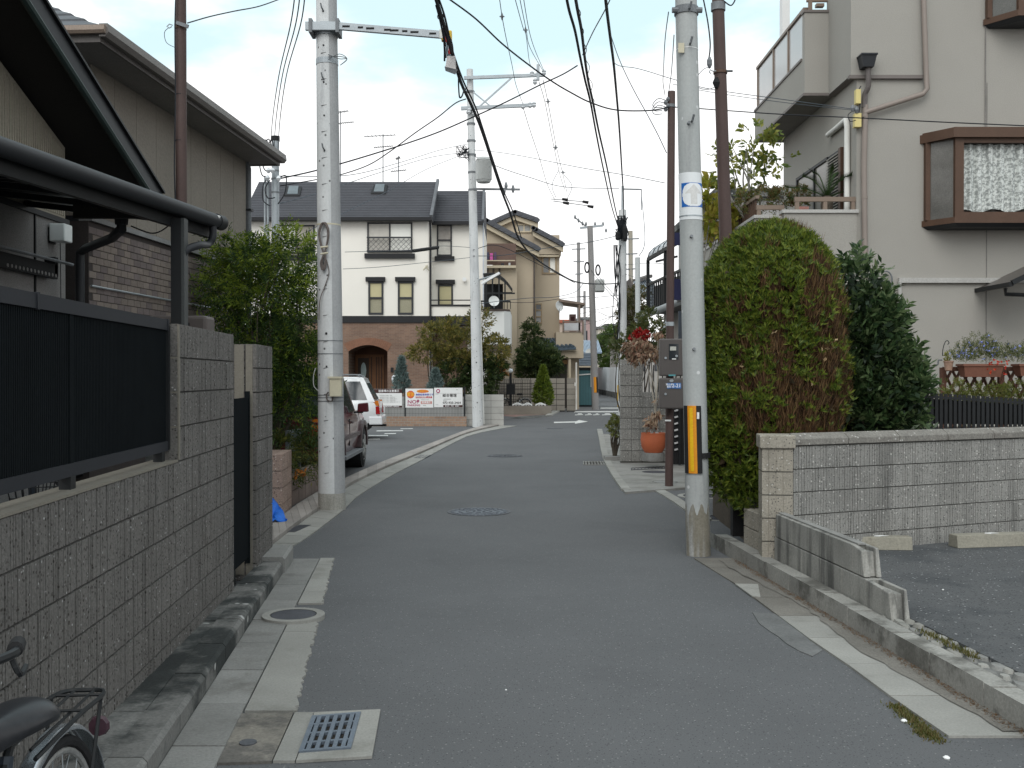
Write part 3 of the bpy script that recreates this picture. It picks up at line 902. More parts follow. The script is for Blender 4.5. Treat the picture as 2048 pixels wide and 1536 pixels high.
dp = [at(243,440,9.0),at(243,458,9.0),at(224,476,9.3),at(172,497,9.9),at(160,506,9.95),at(160,530,9.95),at(160,690,9.95)]
m = Tb(dp,.043,10); m.build('downpipe',dark_trim,cp,smooth=True)
m = Lt([(.055,-.03),(.06,.03)],dp[0] + Vector((0,0,-.01)),10); m.build('downpipe_collar',dark_trim,cp)
m = Tb(catmull([at(262,452,8.7),at(300,466,8.7),at(322,462,8.7),at(345,445,8.6)],5),.006,5); m.build('loose_cable',cable_mat,cp)
# ---- brown steel pole behind the carport
def utility_pole(name,label,base,top_,r0,r1,mat,group=None,n=18,cat='utility pole'):
    o = thing(name,label,cat,base,group)
    m = MB()
    N = 10
    m.tube([lerp(Vector(base),Vector(top_),i / N) for i in range(N + 1)],[r0 + (r1 - r0) * i / N for i in range(N + 1)],n)
    m.build('shaft',mat,o,smooth=True,angle=60)
    return o
def clamp(o,c,r,h,mat,name='clamp'):
    m = Lt([(r,-h / 2),(r,h / 2)],c,14); return m.build(name,mat,o,smooth=True,angle=40)
b = at(362,400,10.3); bt = at(361,-90,10.3)
bp = utility_pole('service_pole','slim brown steel pole rising behind the carport on the left',(b.x + .01,10.3,0),bt,.054,.054,brown_paint)
c = at(361,54,10.3); clamp(bp,c,.06,.05,brown_frame)
m = Bm(c + Vector((-.02,-.07,.02)),c + Vector((.1,-.07,-.02)),.02,.035); m.build('bracket',galv_dark,bp)
m = Tb([c + Vector((-.06,-.05,0)),c + Vector((-.09,-.06,.01)),c + Vector((-.115,-.06,-.015)),c + Vector((-.09,-.06,-.03)),c + Vector((-.07,-.05,-.01))],.006,5); m.build('eye_hook',galv,bp)
for py in (190,282,405):
    clamp(bp,at(361.5,py,10.3),.0555,.008,black_matte,'strap')
m = Tb(catmull([at(352,-20,10.22),at(350,60,10.22),at(351,200,10.22),at(349,330,10.22),at(351,400,10.22)],6),.007,5); m.build('conduit_cable',cable_mat,bp)
m = Tb(catmull([at(338,55,10.22),at(329,65,10.2),at(333,85,10.2),at(350,95,10.22)],6),.003,4); m.build('wire_tail',cable_mat,bp)
# ================================================================ LEFT: SECOND HOUSE (beige siding above brown tile)
A2 = 0.0705
def h2x(Y,a=-5.2): return a + A2 * Y
h2 = thing('beige_tile_house','left house with beige panel siding above small brown wall tiles and a wide eave','house',(-5,13,0))
ANG2 = math.atan2(1,A2)
T2 = frame((h2x(10.85),10.85,0),ANG2)     # local x runs away, local y to the left (into the house)
LEN2 = (15.8 - 10.85) * math.sqrt(1 + A2 ** 2)
siding2 = M('siding_beige',(0.235,0.21,0.18),0.9,0.08,1.0,0.12,38,0.9,26)
m = MB(T2); m.box(0,LEN2,0.0,7,0,3.3); m.build('lower_wall',M('tile_bed',(0.05,0.042,0.04),.9,.2,3),h2)
npan = 9
for i in range(npan):
    pw = LEN2 / npan
    m = MB(T2); m.box(i * pw + .004,(i + 1) * pw - .004,-.03,7 if i in (0,npan - 1) else .2,3.36,4.96); m.build('siding_panel',siding2,h2,bevel=.004)
m = MB(T2); m.box(.01,LEN2 - .01,-.012,7,3.3,4.95); m.build('panel_backing',dark_trim,h2)
m = MB(T2); m.box(-.01,LEN2 + .01,-.045,.1,3.3,3.355); m.build('drip_rail',M('rail_grey',(0.2,0.2,0.2),.6),h2)
tw,th = 0.166,0.0775
tile_a = M('tile_brown',(0.205,0.17,0.148),.85,.1,6,.15,60,.3,70,rnd=.1)
tile_b = M('tile_mauve',(0.16,0.132,0.126),.85,.1,6,.15,60,.3,70,rnd=.12)
def tile_mesh(mat):
    m = MB(); m.add([(.003,0,.003),(tw - .003,0,.003),(tw - .003,0,th - .003),(.003,0,th - .003),(.0055,-.007,.0055),(tw - .0055,-.007,.0055),(tw - .0055,-.007,th - .0055),(.0055,-.007,th - .0055)],
                    [(4,5,6,7),(0,1,5,4),(1,2,6,5),(2,3,7,6),(3,0,4,7)])
    return m.mesh('tile',mat)
tmA,tmB = tile_mesh(tile_a),tile_mesh(tile_b)
pos_ = []
for r_ in range(int((3.29 - 1.0) / th)):
    z = 1.0 + r_ * th
    u = -(tw / 2 if r_ % 2 else 0)
    while u < LEN2 - tw * .3:
        if u > -.01: pos_.append((u,z))
        u += tw
pos_.sort(key=lambda q: (q[1] < 1.75 and q[0] < 3.5,q[0]))   # the largest in the picture come first
for u,z in pos_[:300]:
    inst('tile',tmA if RNG.random() < .62 else tmB,h2,T2 @ Matrix.Translation((u,0,z)))
m = MB(T2)
for u,z in pos_[300:]:
    m.mi = 0 if RNG.random() < .62 else 1
    e = .003
    m.add([(u + e,0,z + e),(u + tw - e,0,z + e),(u + tw - e,0,z + th - e),(u + e,0,z + th - e),(u + .0055,-.007,z + .0055),(u + tw - .0055,-.007,z + .0055),(u + tw - .0055,-.007,z + th - .0055),(u + .0055,-.007,z + th - .0055)],
          [(4,5,6,7),(0,1,5,4),(1,2,6,5),(2,3,7,6),(3,0,4,7)])
m.build('tile',[tile_a,tile_b],h2,kind='stuff')
m = MB(T2); m.tube([(0.0,-.03,2.62),(LEN2,-.03,2.62)],.012,6); m.build('ledge_rail',galv,h2)
# hip roof, soffit, gutter
ez = 5.03
X0,X1,Yo = -.72,LEN2 + .22,-.46
soff = M('soffit_grey',(0.2,0.19,0.18),.85,.08,2)
m = MB(T2); m.box(X0,X1,Yo,9,ez - .09,ez - .05); m.build('soffit',soff,h2)
m = MB(T2); m.box(X0 - .02,X1 + .02,Yo - .03,Yo,ez - .11,ez + .02); m.box(X0 - .02,X0,Yo,9,ez - .11,ez + .02); m.box(X1,X1 + .02,Yo,9,ez - .11,ez + .02); m.build('fascia',M('fascia_taupe',(0.10,0.09,0.085),.55,.1,3),h2)
m = MB(T2)
pr = [(-.03,.06),(-.115,.06),(-.125,-.02),(-.09,-.065),(-.03,-.065)]
m.extr([(X0 - .05,Yo + a_,ez + b_) for a_,b_ in pr],(X1 - X0 + .1,0,0)); m.build('gutter',M('gutter_taupe',(0.16,0.145,0.135),.5,.1,3),h2)
m = MB(T2); m.extr([(X0 - .02 + a_ * .6,Yo - .1,ez + b_ * .6) for a_,b_ in pr],(0,9,0)); m.build('gutter',M('gutter_brown',(0.26,0.2,0.16),.5,.1,3),h2)
roof_tile = M('roof_tile_grey',(0.10,0.105,0.115),.7,.15,3,.2,40)
m = MB(T2)
rise = .56
n = 12
for i in range(n):
    d0,d1 = i * .28,(i + 1) * .28
    z0,z1 = ez + .07 + d0 * rise,ez + .05 + d1 * rise
    m.quad((X0 + d0,Yo + d0,z0),(X1 - d0,Yo + d0,z0),(X1 - d1,Yo + d1,z1),(X0 + d1,Yo + d1,z1))
    m.quad((X0 + d0,Yo + d0,z0 - .02),(X1 - d0,Yo + d0,z0 - .02),(X1 - d0,Yo + d0,z0),(X0 + d0,Yo + d0,z0))
    m.quad((X0 + d0,9,z0),(X0 + d0,Yo + d0,z0),(X0 + d1,Yo + d1,z1),(X0 + d1,9,z1))
    m.quad((X0 + d0,9,z0 - .02),(X0 + d0,Yo + d0,z0 - .02),(X0 + d0,Yo + d0,z0),(X0 + d0,9,z0))
    m.quad((X1 - d0,Yo + d0,z0),(X1 - d0,9,z0),(X1 - d1,9,z1),(X1 - d1,Yo + d1,z1))
m.build('roof',roof_tile,h2)
m = MB(T2)
m.tube([(LEN2 + .04,-.02,ez - .09),(LEN2 + .06,-.05,4.85),(LEN2 + .06,-.05,0)],.045,10); m.build('downpipe',M('downpipe_grey',(0.13,0.14,0.15),.5,.1,3),h2,smooth=True)
for z in (4.2,3.35,2.3):
    m = MB(T2); m.box(LEN2 + .0,LEN2 + .12,-.11,.0,z,z + .03); m.build('pipe_bracket',dark_trim,h2)
# ---- air conditioner behind the pier
ac = thing('air_conditioner','taupe outdoor air conditioner unit standing behind the left block wall','air conditioner',(sx(353,9.9),9.9,0))
taupe = M('taupe_metal',(0.125,0.105,0.098),.55,.08,3,.05)
x0,x1 = sx(292,9.9),sx(413,9.9)
zt_ = hz_at(631,9.9)
m = Bx(x0,x1,9.9,10.2,zt_ - .8,zt_); m.build('case',taupe,ac,bevel=.03)
m = Bx(x0 + .1,x0 + .24,9.885,9.9,zt_ - .5,zt_ - .07); m.box(x1 - .2,x1 - .16,9.885,9.9,zt_ - .5,zt_ - .07); m.build('vent',black_matte,ac)
m = Bx(x0,x1,9.88,10.2,0,zt_ - .82); m.build('stand',conc_dark,ac)
# ================================================================ RIGHT: BLOCK WALL ROUND THE RAISED LOT
split_grey = M('split_block_grey',(0.255,0.25,0.235),0.92,0.18,1.8,0.28,80,0.9,60,speck=((0.5,0.49,0.46),48,0.10),dark_speck=((0.1,0.1,0.095),60,0.25),streak=((0.13,0.128,0.12),5.0,0.5,0.6),rnd=0.03)
pillar_mat = M('pillar_block_tan',(0.31,0.285,0.24),0.92,0.15,2,0.25,80,0.7,60,speck=((0.46,0.44,0.4),50,0.1),dark_speck=((0.12,0.11,0.1),60,0.2),streak=((0.14,0.13,0.11),4,0.55,0.5),rnd=0.06)
mortar_grey = M('mortar_grey',(0.10,0.098,0.09),0.95,0.2,3,0.2,60)
RW0 = Vector((sx(1587,8.92),8.92,0))
RANG = math.atan2(1.0,2.19)
TR = frame(RW0,RANG)                                  # x runs right and away, front face is local -y
rw = thing('lot_block_wall','grey ribbed block wall with a sloped coping behind the raised lot on the right','wall',RW0)
rvar = [rib_mesh('ribbed_block',0.4,0.2,0.1,split_grey,pitch=0.030,gd=.007,seed=40 + i) for i in range(4)]
RL = 5.2
m = MB(TR); m.box(-.02,RL,.014,.1,0.05,1.07); m.build('mortar',mortar_grey,rw)
for k in range(5):
    for i in range(13):
        inst('block',rvar[RNG.randrange(4)],rw,TR @ Matrix.Translation((i * .4,RNG.uniform(-.0006,.0006),.07 + k * .2)))
for i in range(9):
    m = MB(TR); m.extr([(i * .6 + .004,-.02,1.075),(i * .6 + .004,.12,1.075),(i * .6 + .004,.12,1.14),(i * .6 + .004,.05,1.18),(i * .6 + .004,-.02,1.13)],(.592,0,0))
    m.build('coping_block',M('coping_mottled',(0.2,0.19,0.172),.92,.25,3,.35,60,.6,60,speck=((.42,.41,.39),40,.08),stain=((.11,.1,.09),3,.5,.6)),rw,bevel=.006)
rp = thing('lot_wall_pillar','tan block pillar with a capstone where the right wall meets the road','pillar',gr(1556,1112,.12))
y0 = 8.86
xa,xb = sx(1528,y0 + .28),sx(1586,y0)
RPANG = math.atan2(-.30,1)
c0 = Vector((xb,y0,0))
TP = frame((xb - .25,y0 + .055,0),-.12)
pv = [rib_mesh('pillar_block',0.26,0.2,0.26,pillar_mat,pitch=.06,gd=.004,seed=60 + i) for i in range(2)]
m = MB(TP); m.box(.012,.248,.012,.25,0,1.05); m.build('mortar',mortar_grey,rp)
for k in range(5):
    inst('block',pv[k % 2],rp,TP @ Matrix.Translation((0,0,.05 + k * .2)))
m = MB(TP); m.box(-.02,.28,-.02,.28,1.05,1.165); m.build('capstone',pillar_mat,rp,bevel=.01)
# low broken block wall running towards the camera from the pillar, and the low planter wall beyond it
slick = M('old_block',(0.27,0.265,0.245),0.92,0.2,2.2,0.2,70,0.35,90,streak=((0.085,0.085,0.08),6.5,0.46,0.9),stain=((0.12,0.12,0.11),1.5,0.56,0.6))
lw = thing('low_broken_wall','low stained concrete block wall with a chipped hollow end beside the right kerb','wall',(krx(7.5) + .25,7.5,.1))
def lwx(Y): return krx(Y) + 0.185 + 0.0 * Y
def lblock(ya,yb,z0,z1,name='block',chip=False,par=lw,mat=slick,th=.12):
    m = MB()
    g = .003
    fx,bx = lambda Y: lwx(Y),lambda Y: lwx(Y) + th
    if not chip:
        m.hexa([(fx(ya),ya + g,z0),(bx(ya),ya + g,z0),(bx(yb),yb - g,z0),(fx(yb),yb - g,z0)],[(fx(ya),ya + g,z1 - .004),(bx(ya),ya + g,z1 - .004),(bx(yb),yb - g,z1 - .004),(fx(yb),yb - g,z1 - .004)])
    else:
        c = .07
        m.hexa([(fx(ya),ya + g,z0),(fx(ya) + .045,ya + g,z0),(fx(yb) + .045,yb - g,z0),(fx(yb),yb - g,z0)],[(fx(ya) + .002,ya + c,z1 - .03),(fx(ya) + .03,ya + c * .6,z1 - .02),(fx(yb) + .035,yb - g,z1 - .004),(fx(yb),yb - g,z1 - .004)])
        m.hexa([(bx(ya) - .035,ya + g,z0),(bx(ya),ya + g,z0),(bx(yb),yb - g,z0),(bx(yb) - .035,yb - g,z0)],[(bx(ya) - .03,ya + c * .5,z1 - .004),(bx(ya),ya + c,z1 - .006),(bx(yb),yb - g,z1 - .004),(bx(yb) - .035,yb - g,z1 - .004)])
        m.hexa([(fx(ya) + .035,ya + .03,z0),(bx(ya) - .035,ya + .03,z0),(bx(yb) - .035,yb - g,z0),(fx(yb) + .035,yb - g,z0)],[(fx(ya) + .035,ya + .06,z1 - .03),(bx(ya) - .035,ya + .06,z1 - .03),(bx(yb) - .035,yb - g,z1 - .035),(fx(yb) + .035,yb - g,z1 - .035)])
    return m.build(name,mat,par,bevel=.006)
YE = gr(1778,1241,.11).y
yy = YE
lblock(yy,yy + .4,.10,.30,chip=True)
yy2 = YE + .4
while yy2 < 8.8:
    yb = min(yy2 + .4,8.86)
    lblock(yy2,yb,.10,.30)
    yy2 += .4
yy2 = YE + .42
lblock(yy2,yy2 + .2,.303,.50,chip=True)
yy2 += .2
while yy2 < 8.8:
    yb = min(yy2 + .4,8.86)
    lblock(yy2,yb,.303,.50)
    yy2 += .4
m = MB()
m.hexa([(lwx(YE + .6) + .03,YE + .6,.497),(lwx(YE + .6) + .09,YE + .6,.497),(lwx(8.85) + .09,8.85,.497),(lwx(8.85) + .03,8.85,.497)],[(lwx(YE + .6) + .03,YE + .6,.507),(lwx(YE + .6) + .09,YE + .6,.507),(lwx(8.85) + .09,8.85,.507),(lwx(8.85) + .03,8.85,.507)])
m.build('mortar_ridge',conc,lw)
pl = thing('planter_wall','very low tan block wall at the foot of the hedge, past the pillar','wall',(krx(9.8) + .2,9.8,.1))
yb = gr(1462,1087,.1).y
for k,(z0,z1) in enumerate(((.08,.27),(.273,.44))):
    y1 = 9.16
    while y1 < yb - .1:
        e = min(y1 + .4,yb)
        lblock(y1,e,z0,z1,par=pl,mat=pillar_mat,th=.26)
        y1 += .4
# ================================================================ RIGHT POLE, METER POST, SECOND BROWN POLE
gb = gr(1397,1110)
gt = at(1366,-260,gb.y + .1)
rpole = utility_pole('utility_pole','grey round pole with blue arrow sign and orange black guard, right of the road',(gb.x,gb.y,0),gt,.112,.098,pole_steel,n=28)
def axis(b,t,z):
    b,t = Vector(b),Vector(t); return lerp(b,t,(z - b.z) / (t.z - b.z))
def rad(r0,r1,b,t,z): return r0 + (r1 - r0) * (z - b[2]) / (t[2] - b[2])
RB = Vector((gb.x,gb.y,0))
def zpx(py,Y): return hz_at(py,Y)
def ring_on(o,b,t,r0,r1,z0,z1,off,mat,name,n=28,a0=0,a1=2 * math.pi,cap=False):
    m = MB()
    k = max(3,int(n * (a1 - a0) / (2 * math.pi)))
    full = abs(a1 - a0 - 2 * math.pi) < 1e-3
    pa,pb = axis(b,t,z0),axis(b,t,z1)
    ra,rb = rad(r0,r1,b,t,z0) + off,rad(r0,r1,b,t,z1) + off
    for i in range(k):
        u0,u1 = a0 + (a1 - a0) * i / k,a0 + (a1 - a0) * (i + 1) / k
        m.quad(*[p + Vector((math.cos(u) * r,math.sin(u) * r,0)) for p,r,u in ((pa,ra,u0),(pa,ra,u1),(pb,rb,u1),(pb,rb,u0))])
    if off > .004:
        for p,r,s in ((pa,ra,-1),(pb,rb,1)):
            for i in range(k):
                u0,u1 = a0 + (a1 - a0) * i / k,a0 + (a1 - a0) * (i + 1) / k
                q = [p + Vector((math.cos(u) * x,math.sin(u) * x,0)) for x,u in ((r - off,u0),(r,u0),(r,u1),(r - off,u1))]
                m.poly(q if s > 0 else q[::-1])
    return m.build(name,mat,o,smooth=True,angle=50)
AX = lambda z: axis(RB,gt,z)
ring_on(rpole,RB,gt,.112,.098,zpx(440,gb.y),zpx(346,gb.y),.003,M('sign_white',(0.7,0.72,0.73),.4,.04,4,.03),'sign_sleeve')
zc0,zc1 = zpx(415,gb.y),zpx(367,gb.y)
FA = math.radians(-90) + math.atan2(-gb.x,gb.y) * 0 + math.radians(8)
ring_on(rpole,RB,gt,.112,.098,zc0,zc1,.0045,M('sign_blue',(0.012,0.12,0.42),.4,.06,4,.03),'sign_blue_field',60,FA - 1.15,FA + 1.15)
def decal(o,shape,zmid,off,mat,name,rr=.105):
    m = MB()
    pts = []
    for u,v in shape:
        a_ = FA + u / rr
        p = AX(zmid + v); pts.append(p + Vector((math.cos(a_) * (rr + off),math.sin(a_) * (rr + off),0)))
    m.poly(pts); return m.build(name,mat,o)
def decal_grid(o,inside,W,H,n,zmid,off,mat,name,rr):
    m = MB()
    for i in range(n):
        for j in range(n):
            u0,u1 = -W + 2 * W * i / n,-W + 2 * W * (i + 1) / n
            v0,v1 = -H + 2 * H * j / n,-H + 2 * H * (j + 1) / n
            if inside((u0 + u1) / 2,(v0 + v1) / 2):
                q = []
                for u,v in ((u0,v0),(u1,v0),(u1,v1),(u0,v1)):
                    a_ = FA + u / rr; p = AX(zmid + v); q.append(p + Vector((math.cos(a_) * (rr + off),math.sin(a_) * (rr + off),0)))
                m.poly(q)
    return m.build(name,mat,o)
rS = rad(.112,.098,RB,gt,(zc0 + zc1) / 2)
Hh = (zc1 - zc0) / 2
decal_grid(rpole,lambda u,v: (abs(u / .108) ** 2.4 + abs(v / (Hh * .97)) ** 2.4) < 1,.11,Hh,44,(zc0 + zc1) / 2,.0055,M('sign_disc_white',(0.74,0.76,0.77),.4,.03,4,.02),'sign_disc',rS)
decal_grid(rpole,lambda u,v: (abs(u) < .028 and -Hh * .82 < v < Hh * .35) or (Hh * .12 < v < Hh * .85 and abs(u) < (Hh * .85 - v) * 1.0),.1,Hh,40,(zc0 + zc1) / 2,.0062,M('sign_faded_arrow',(0.62,0.615,0.60),.5,.06,30,.05),'sign_arrow',rS)
ring_on(rpole,RB,gt,.112,.098,zpx(433.5,gb.y),zpx(431,gb.y),.006,galv,'sign_band')
# protective guard, orange and black in turn round the pole
zg0,zg1 = zpx(945,gb.y),zpx(811,gb.y)
gx = [(-2.75,-2.35,black_matte,'guard_strip_black'),(-2.35,-1.68,M('guard_orange',(0.62,0.24,0.012),.5,.1,6,.1,60),'guard_strip_orange'),(-1.68,-1.30,black_matte,'guard_strip_black')]
for a0,a1,mt,nm in gx:
    ring_on(rpole,RB,gt,.112,.098,zg0,zg1,.016,mt,nm,60,a0,a1)
ring_on(rpole,RB,gt,.112,.098,zg0 + .02,zg1 - .02,.019,M('guard_yellow',(0.66,0.40,0.01),.5,.1,6,.1,60),'guard_strip_yellow',80,-2.18,-1.93)
m = Tb([AX(zg1 - .12) + Vector((.0,-.135,0)),AX(zg1 - .12) + Vector((.0,-.137,.06))],.012,6); m.build('guard_tag',white_paint,rpole)
ring_on(rpole,RB,gt,.112,.098,zpx(915,gb.y),zpx(905,gb.y),.022,black_matte,'guard_belt',28,-1.3,.4)
for py in (700,476,250):
    z = zpx(py,gb.y); p = AX(z) + Vector((-.02,-.105,0))
    m = Tb([p + Vector((0,.03,0)),p + Vector((.0,-.03,.008))],.014,8); m.build('step_socket',galv_dark,rpole)
for py in (90,20,245):
    z = zpx(py,gb.y); p = AX(z) + Vector((.01,-.098,0))
    m = Tb([p,p + Vector((0,-.05,0)),p + Vector((.01,-.07,.05))],.011,6); m.build('foot_peg',galv_dark,rpole)
z = zpx(18,gb.y)
ring_on(rpole,RB,gt,.112,.098,z - .03,z + .04,.012,galv_dark,'top_band')
p = AX(z)
m = Tb([p + Vector((-.14,-.05,0)),p + Vector((.14,-.05,0))],.028,8); m.build('band_bolts',galv_dark,rpole)
z = zpx(98,gb.y); p = AX(z)
m = Bx(p.x - .10,p.x - .045,p.y - .112,p.y - .098,z - .045,z + .045); m.build('number_plate',beige_box,rpole)
ring_on(rpole,RB,gt,.112,.098,z + .008,z + .014,.003,white_paint,'cable_tie')
m = MB()
zt_f = [.44 + .05 * math.sin(i * .7) + RNG.uniform(-.010,.010) for i in range(72)]
for i in range(72):
    u0,u1 = 2 * math.pi * i / 72,2 * math.pi * (i + 1) / 72
    z0_,z1_ = zt_f[i],zt_f[(i + 1) % 72]
    m.quad(*[AX(z) + Vector((math.cos(u) * (rad(.112,.098,RB,gt,z) + .0015),math.sin(u) * (rad(.112,.098,RB,gt,z) + .0015),0)) for u,z in ((u0,0),(u1,0),(u1,z1_),(u0,z0_))])
m.build('stained_foot',M('pole_foot_stained',(0.20,0.185,0.15),.9,.2,4,.2,50,.2,50,streak=((0.33,0.335,0.33),14,.45,.8)),rpole,smooth=True)
# meter post
mb_ = gr(1338,976)
mpole = utility_pole('meter_post','thin brown steel post carrying the meter boxes, right of the road',(mb_.x,mb_.y,0),at(1343,183,mb_.y),.06,.056,brown_paint)
def onY(px,py,Y): return at(px,py,Y)
bz = mb_.y - .08
x0,x1 = sx(1317,bz),sx(1368,bz)
mbox = thing('meter_box','two stacked brown electricity meter boxes fixed to the thin brown post','meter box',(x0,bz,1))
mbm = M('meter_brown',(0.088,0.078,0.074),.5,.06,3,.04)
for nm,ya,yb in (('upper_case',678,752),('lower_case',756,817)):
    m = Bx(x0,x1,bz - .16,bz,hz_at(yb,bz),hz_at(ya,bz)); m.build(nm,mbm,mbox,bevel=.02)
Yf = bz - .165
m = Bx(sx(1338,Yf),sx(1357,Yf),Yf - .003,Yf + .01,hz_at(719,Yf),hz_at(688,Yf)); m.build('meter_window',dark_glass,mbox)
m = Bx(sx(1340,Yf),sx(1352,Yf),Yf - .006,Yf - .002,hz_at(701,Yf),hz_at(693,Yf)); m.build('meter_dial',M('lcd_grey',(0.42,0.42,0.38),.5),mbox)
m = Bx(sx(1344,Yf),sx(1352,Yf),Yf - .006,Yf - .002,hz_at(719,Yf),hz_at(717,Yf)); m.build('meter_tag',white_paint,mbox)
for px,py in ((1331,716),(1331,788),(1353,712)):
    p = at(px,py,Yf); m = Tb([p,p + Vector((0,-.012,0))],.018,10); m.build('lock',galv,mbox)
m = Bx(sx(1337,Yf),sx(1351,Yf),Yf - .003,Yf - .0,hz_at(752,Yf),hz_at(749,Yf)); m.build('maker_plate',M('teal_plate',(0.08,0.25,0.27),.5),mbox)
pl_b = M('plate_blue',(0.06,0.17,0.42),.5,.05,4)
txt_w = M('lettering_white',(0.8,0.8,0.8),.6,0,1,0)
def text(name,s,size,Mx,mat,par,ext=.0005,align='LEFT',sxx=1.0,bold=.012):
    cu = bpy.data.curves.new(name,'FONT')
    cu.body = s; cu.size = size; cu.extrude = ext; cu.align_x = align; cu.align_y = 'CENTER'; cu.resolution_u = 3; cu.offset = size * bold
    cu.materials.append(mat)
    o = bpy.data.objects.new(name,cu)
    COL.objects.link(o)
    o.parent = par
    o.matrix_basis = Matrix.Translation(-ORG[par.name]) @ Mx @ Matrix.Diagonal((sxx,1,1,1))
    ORG[o.name] = ORG[par.name]
    return o
STAND = Matrix.Rotation(math.pi / 2,4,'X')       # lettering upright, facing the camera
for nm,xa,xb,s,sz in (('address_plate',1334,1342.5,'東山本\n新町',.034),('number_plate',1343.5,1362,'2-21',.075)):
    m = Bx(sx(xa,Yf),sx(xb,Yf),Yf - .004,Yf,hz_at(777,Yf),hz_at(766,Yf)); pp_ = m.build(nm,pl_b,mbox)
    text('lettering',s,sz,Matrix.Translation((sx((xa + xb) / 2,Yf),Yf - .0055,hz_at(771.5,Yf))) @ STAND,txt_w,pp_,align='CENTER')
p = at(1338,765,Yf)
m = MB(); p = at(1343,761.5,Yf); m.lathe([(.03,0),(.03,.004)],(0,0,0),12); m.v = [Matrix.Translation(p) @ STAND @ Matrix.Diagonal((1,.7,1,1)) @ v for v in m.v]; m.build('round_emblem',galv,mbox)
c = at(1342,212,mb_.y); clamp(mpole,c,.064,.045,galv_dark)
m = MB()
for i in range(4):
    q = c + Vector((-.05 - .035 * (i % 2),-.04,.09 - .05 * i)); m.lathe([(.02,-.03),(.032,0),(.02,.03)],q,8)
m.build('insulators',galv_dark,mpole,kind='stuff')
for i in range(3):
    a_ = c + Vector((-.08,-.05,.07 - .05 * i)); m = Tb(catmull([a_,a_ + Vector((-.12,-.03,.02)),a_ + Vector((-.2,-.02,-.06)),a_ + Vector((-.17,-.02,-.11)),a_ + Vector((-.06,0,-.1))],5),.006,5); m.build('drip_loop',thin_mat,mpole)
c = at(1341,648,mb_.y); ring_on(mpole,(mb_.x,mb_.y,0),at(1343,183,mb_.y),.06,.056,c.z - .03,c.z + .03,.003,galv,'tape_band')
m = MB(); p = at(1334,841,mb_.y - .065); m.box(p.x - .03,p.x + .06,p.y,p.y + .01,p.z - .012,p.z + .012); m.build('name_tag',white_paint,mpole)
# second brown pole behind the hedge
b2 = at(1452,500,12.0); t2 = at(1434,-60,12.0)
b2 = b2 + (b2 - t2) * (b2.z / (t2.z - b2.z))
spole = utility_pole('service_pole','thick brown steel pole rising behind the clipped hedge on the right',(b2.x,b2.y,0),t2,.078,.068,brown_paint)
def AS(z): return axis(Vector((b2.x,b2.y,0)),t2,z)
z = hz_at(145,12); clamp(spole,AS(z),.082,.03,brown_frame)
m = Tb([AS(z) + Vector((-.06,-.06,0)),AS(z) + Vector((-.10,-.06,.0)),AS(z) + Vector((-.125,-.06,.015)),AS(z) + Vector((-.14,-.06,-.01)),AS(z) + Vector((-.12,-.06,-.03))],.007,5); m.build('eye_hook',galv,spole)
m = Tb([AS(z) + Vector((.06,-.06,0)),AS(z) + Vector((.13,-.06,0))],.014,6); m.build('bolt',galv_dark,spole)
z = hz_at(168,12); m = Lt([(.02,-.06),(.045,0),(.02,.06)],AS(z) + Vector((-.06,-.05,0)),8); m.build('insulator',black_matte,spole)
z = hz_at(14,12); clamp(spole,AS(z),.084,.09,galv_dark)
m = MB(); a_ = AS(z)
m.tube(catmull([a_ + Vector((.05,-.06,.05)),a_ + Vector((.14,-.05,.0)),a_ + Vector((.19,-.05,.1)),a_ + Vector((.12,-.05,.17))],6),.008,5); m.build('wire_loop',cable_mat,spole)
# ================================================================ RIGHT HOUSE
YF = 16.0
rh = thing('grey_stucco_house','large grey beige stucco house with brown bay windows on the right','house',(6,17,0))
rst = M('stucco_warm_grey',(0.325,0.31,0.282),0.95,0.045,.8,.08,70,.35,70,streak=((0.30,0.285,0.26),2.2,0.60,0.45))
XC = sx(1712,YF)
XR = sx(1707,YF)
Z2 = hz_at(420,YF)
Z3 = hz_at(159,YF)
X3a,X3b = sx(1699,YF),sx(1842,YF)
m = Bx(XC,16,YF,20.3,0,Z3 + .06); m.build('main_wall',rst,rh)
m = Bx(X3b,16,YF,17.2,Z3 + .06,10.2); m.build('upper_wall',rst,rh)
m = Bx(X3a,X3b,YF - .03,17.2,Z3 + .06,10.19); m.build('upper_wall',rst,rh)
for x_ in (1735,1968): 
    m = Bx(sx(x_,YF) - .006,sx(x_,YF) + .006,YF - .023,YF - .01,Z3 + .07 if x_ == 1735 else 5.4,9.8); m.build('joint_strip',M('joint_grey',(0.2,0.19,0.18),.9),rh)  # wall joints as thin strips darker than the stucco
xj = sx(1972,YF); m = Bx(xj - .006,xj + .006,YF - .006,YF + .01,1.2,6.2); m.build('joint_strip',MATS['joint_grey'],rh)
trim_m = M('trim_taupe',(0.16,0.14,0.13),.6,.1,3,.05)
m = Bx(X3a - .03,X3b,YF - .06,YF + .02,Z3,Z3 + .055); m.build('drip_trim',trim_m,rh)
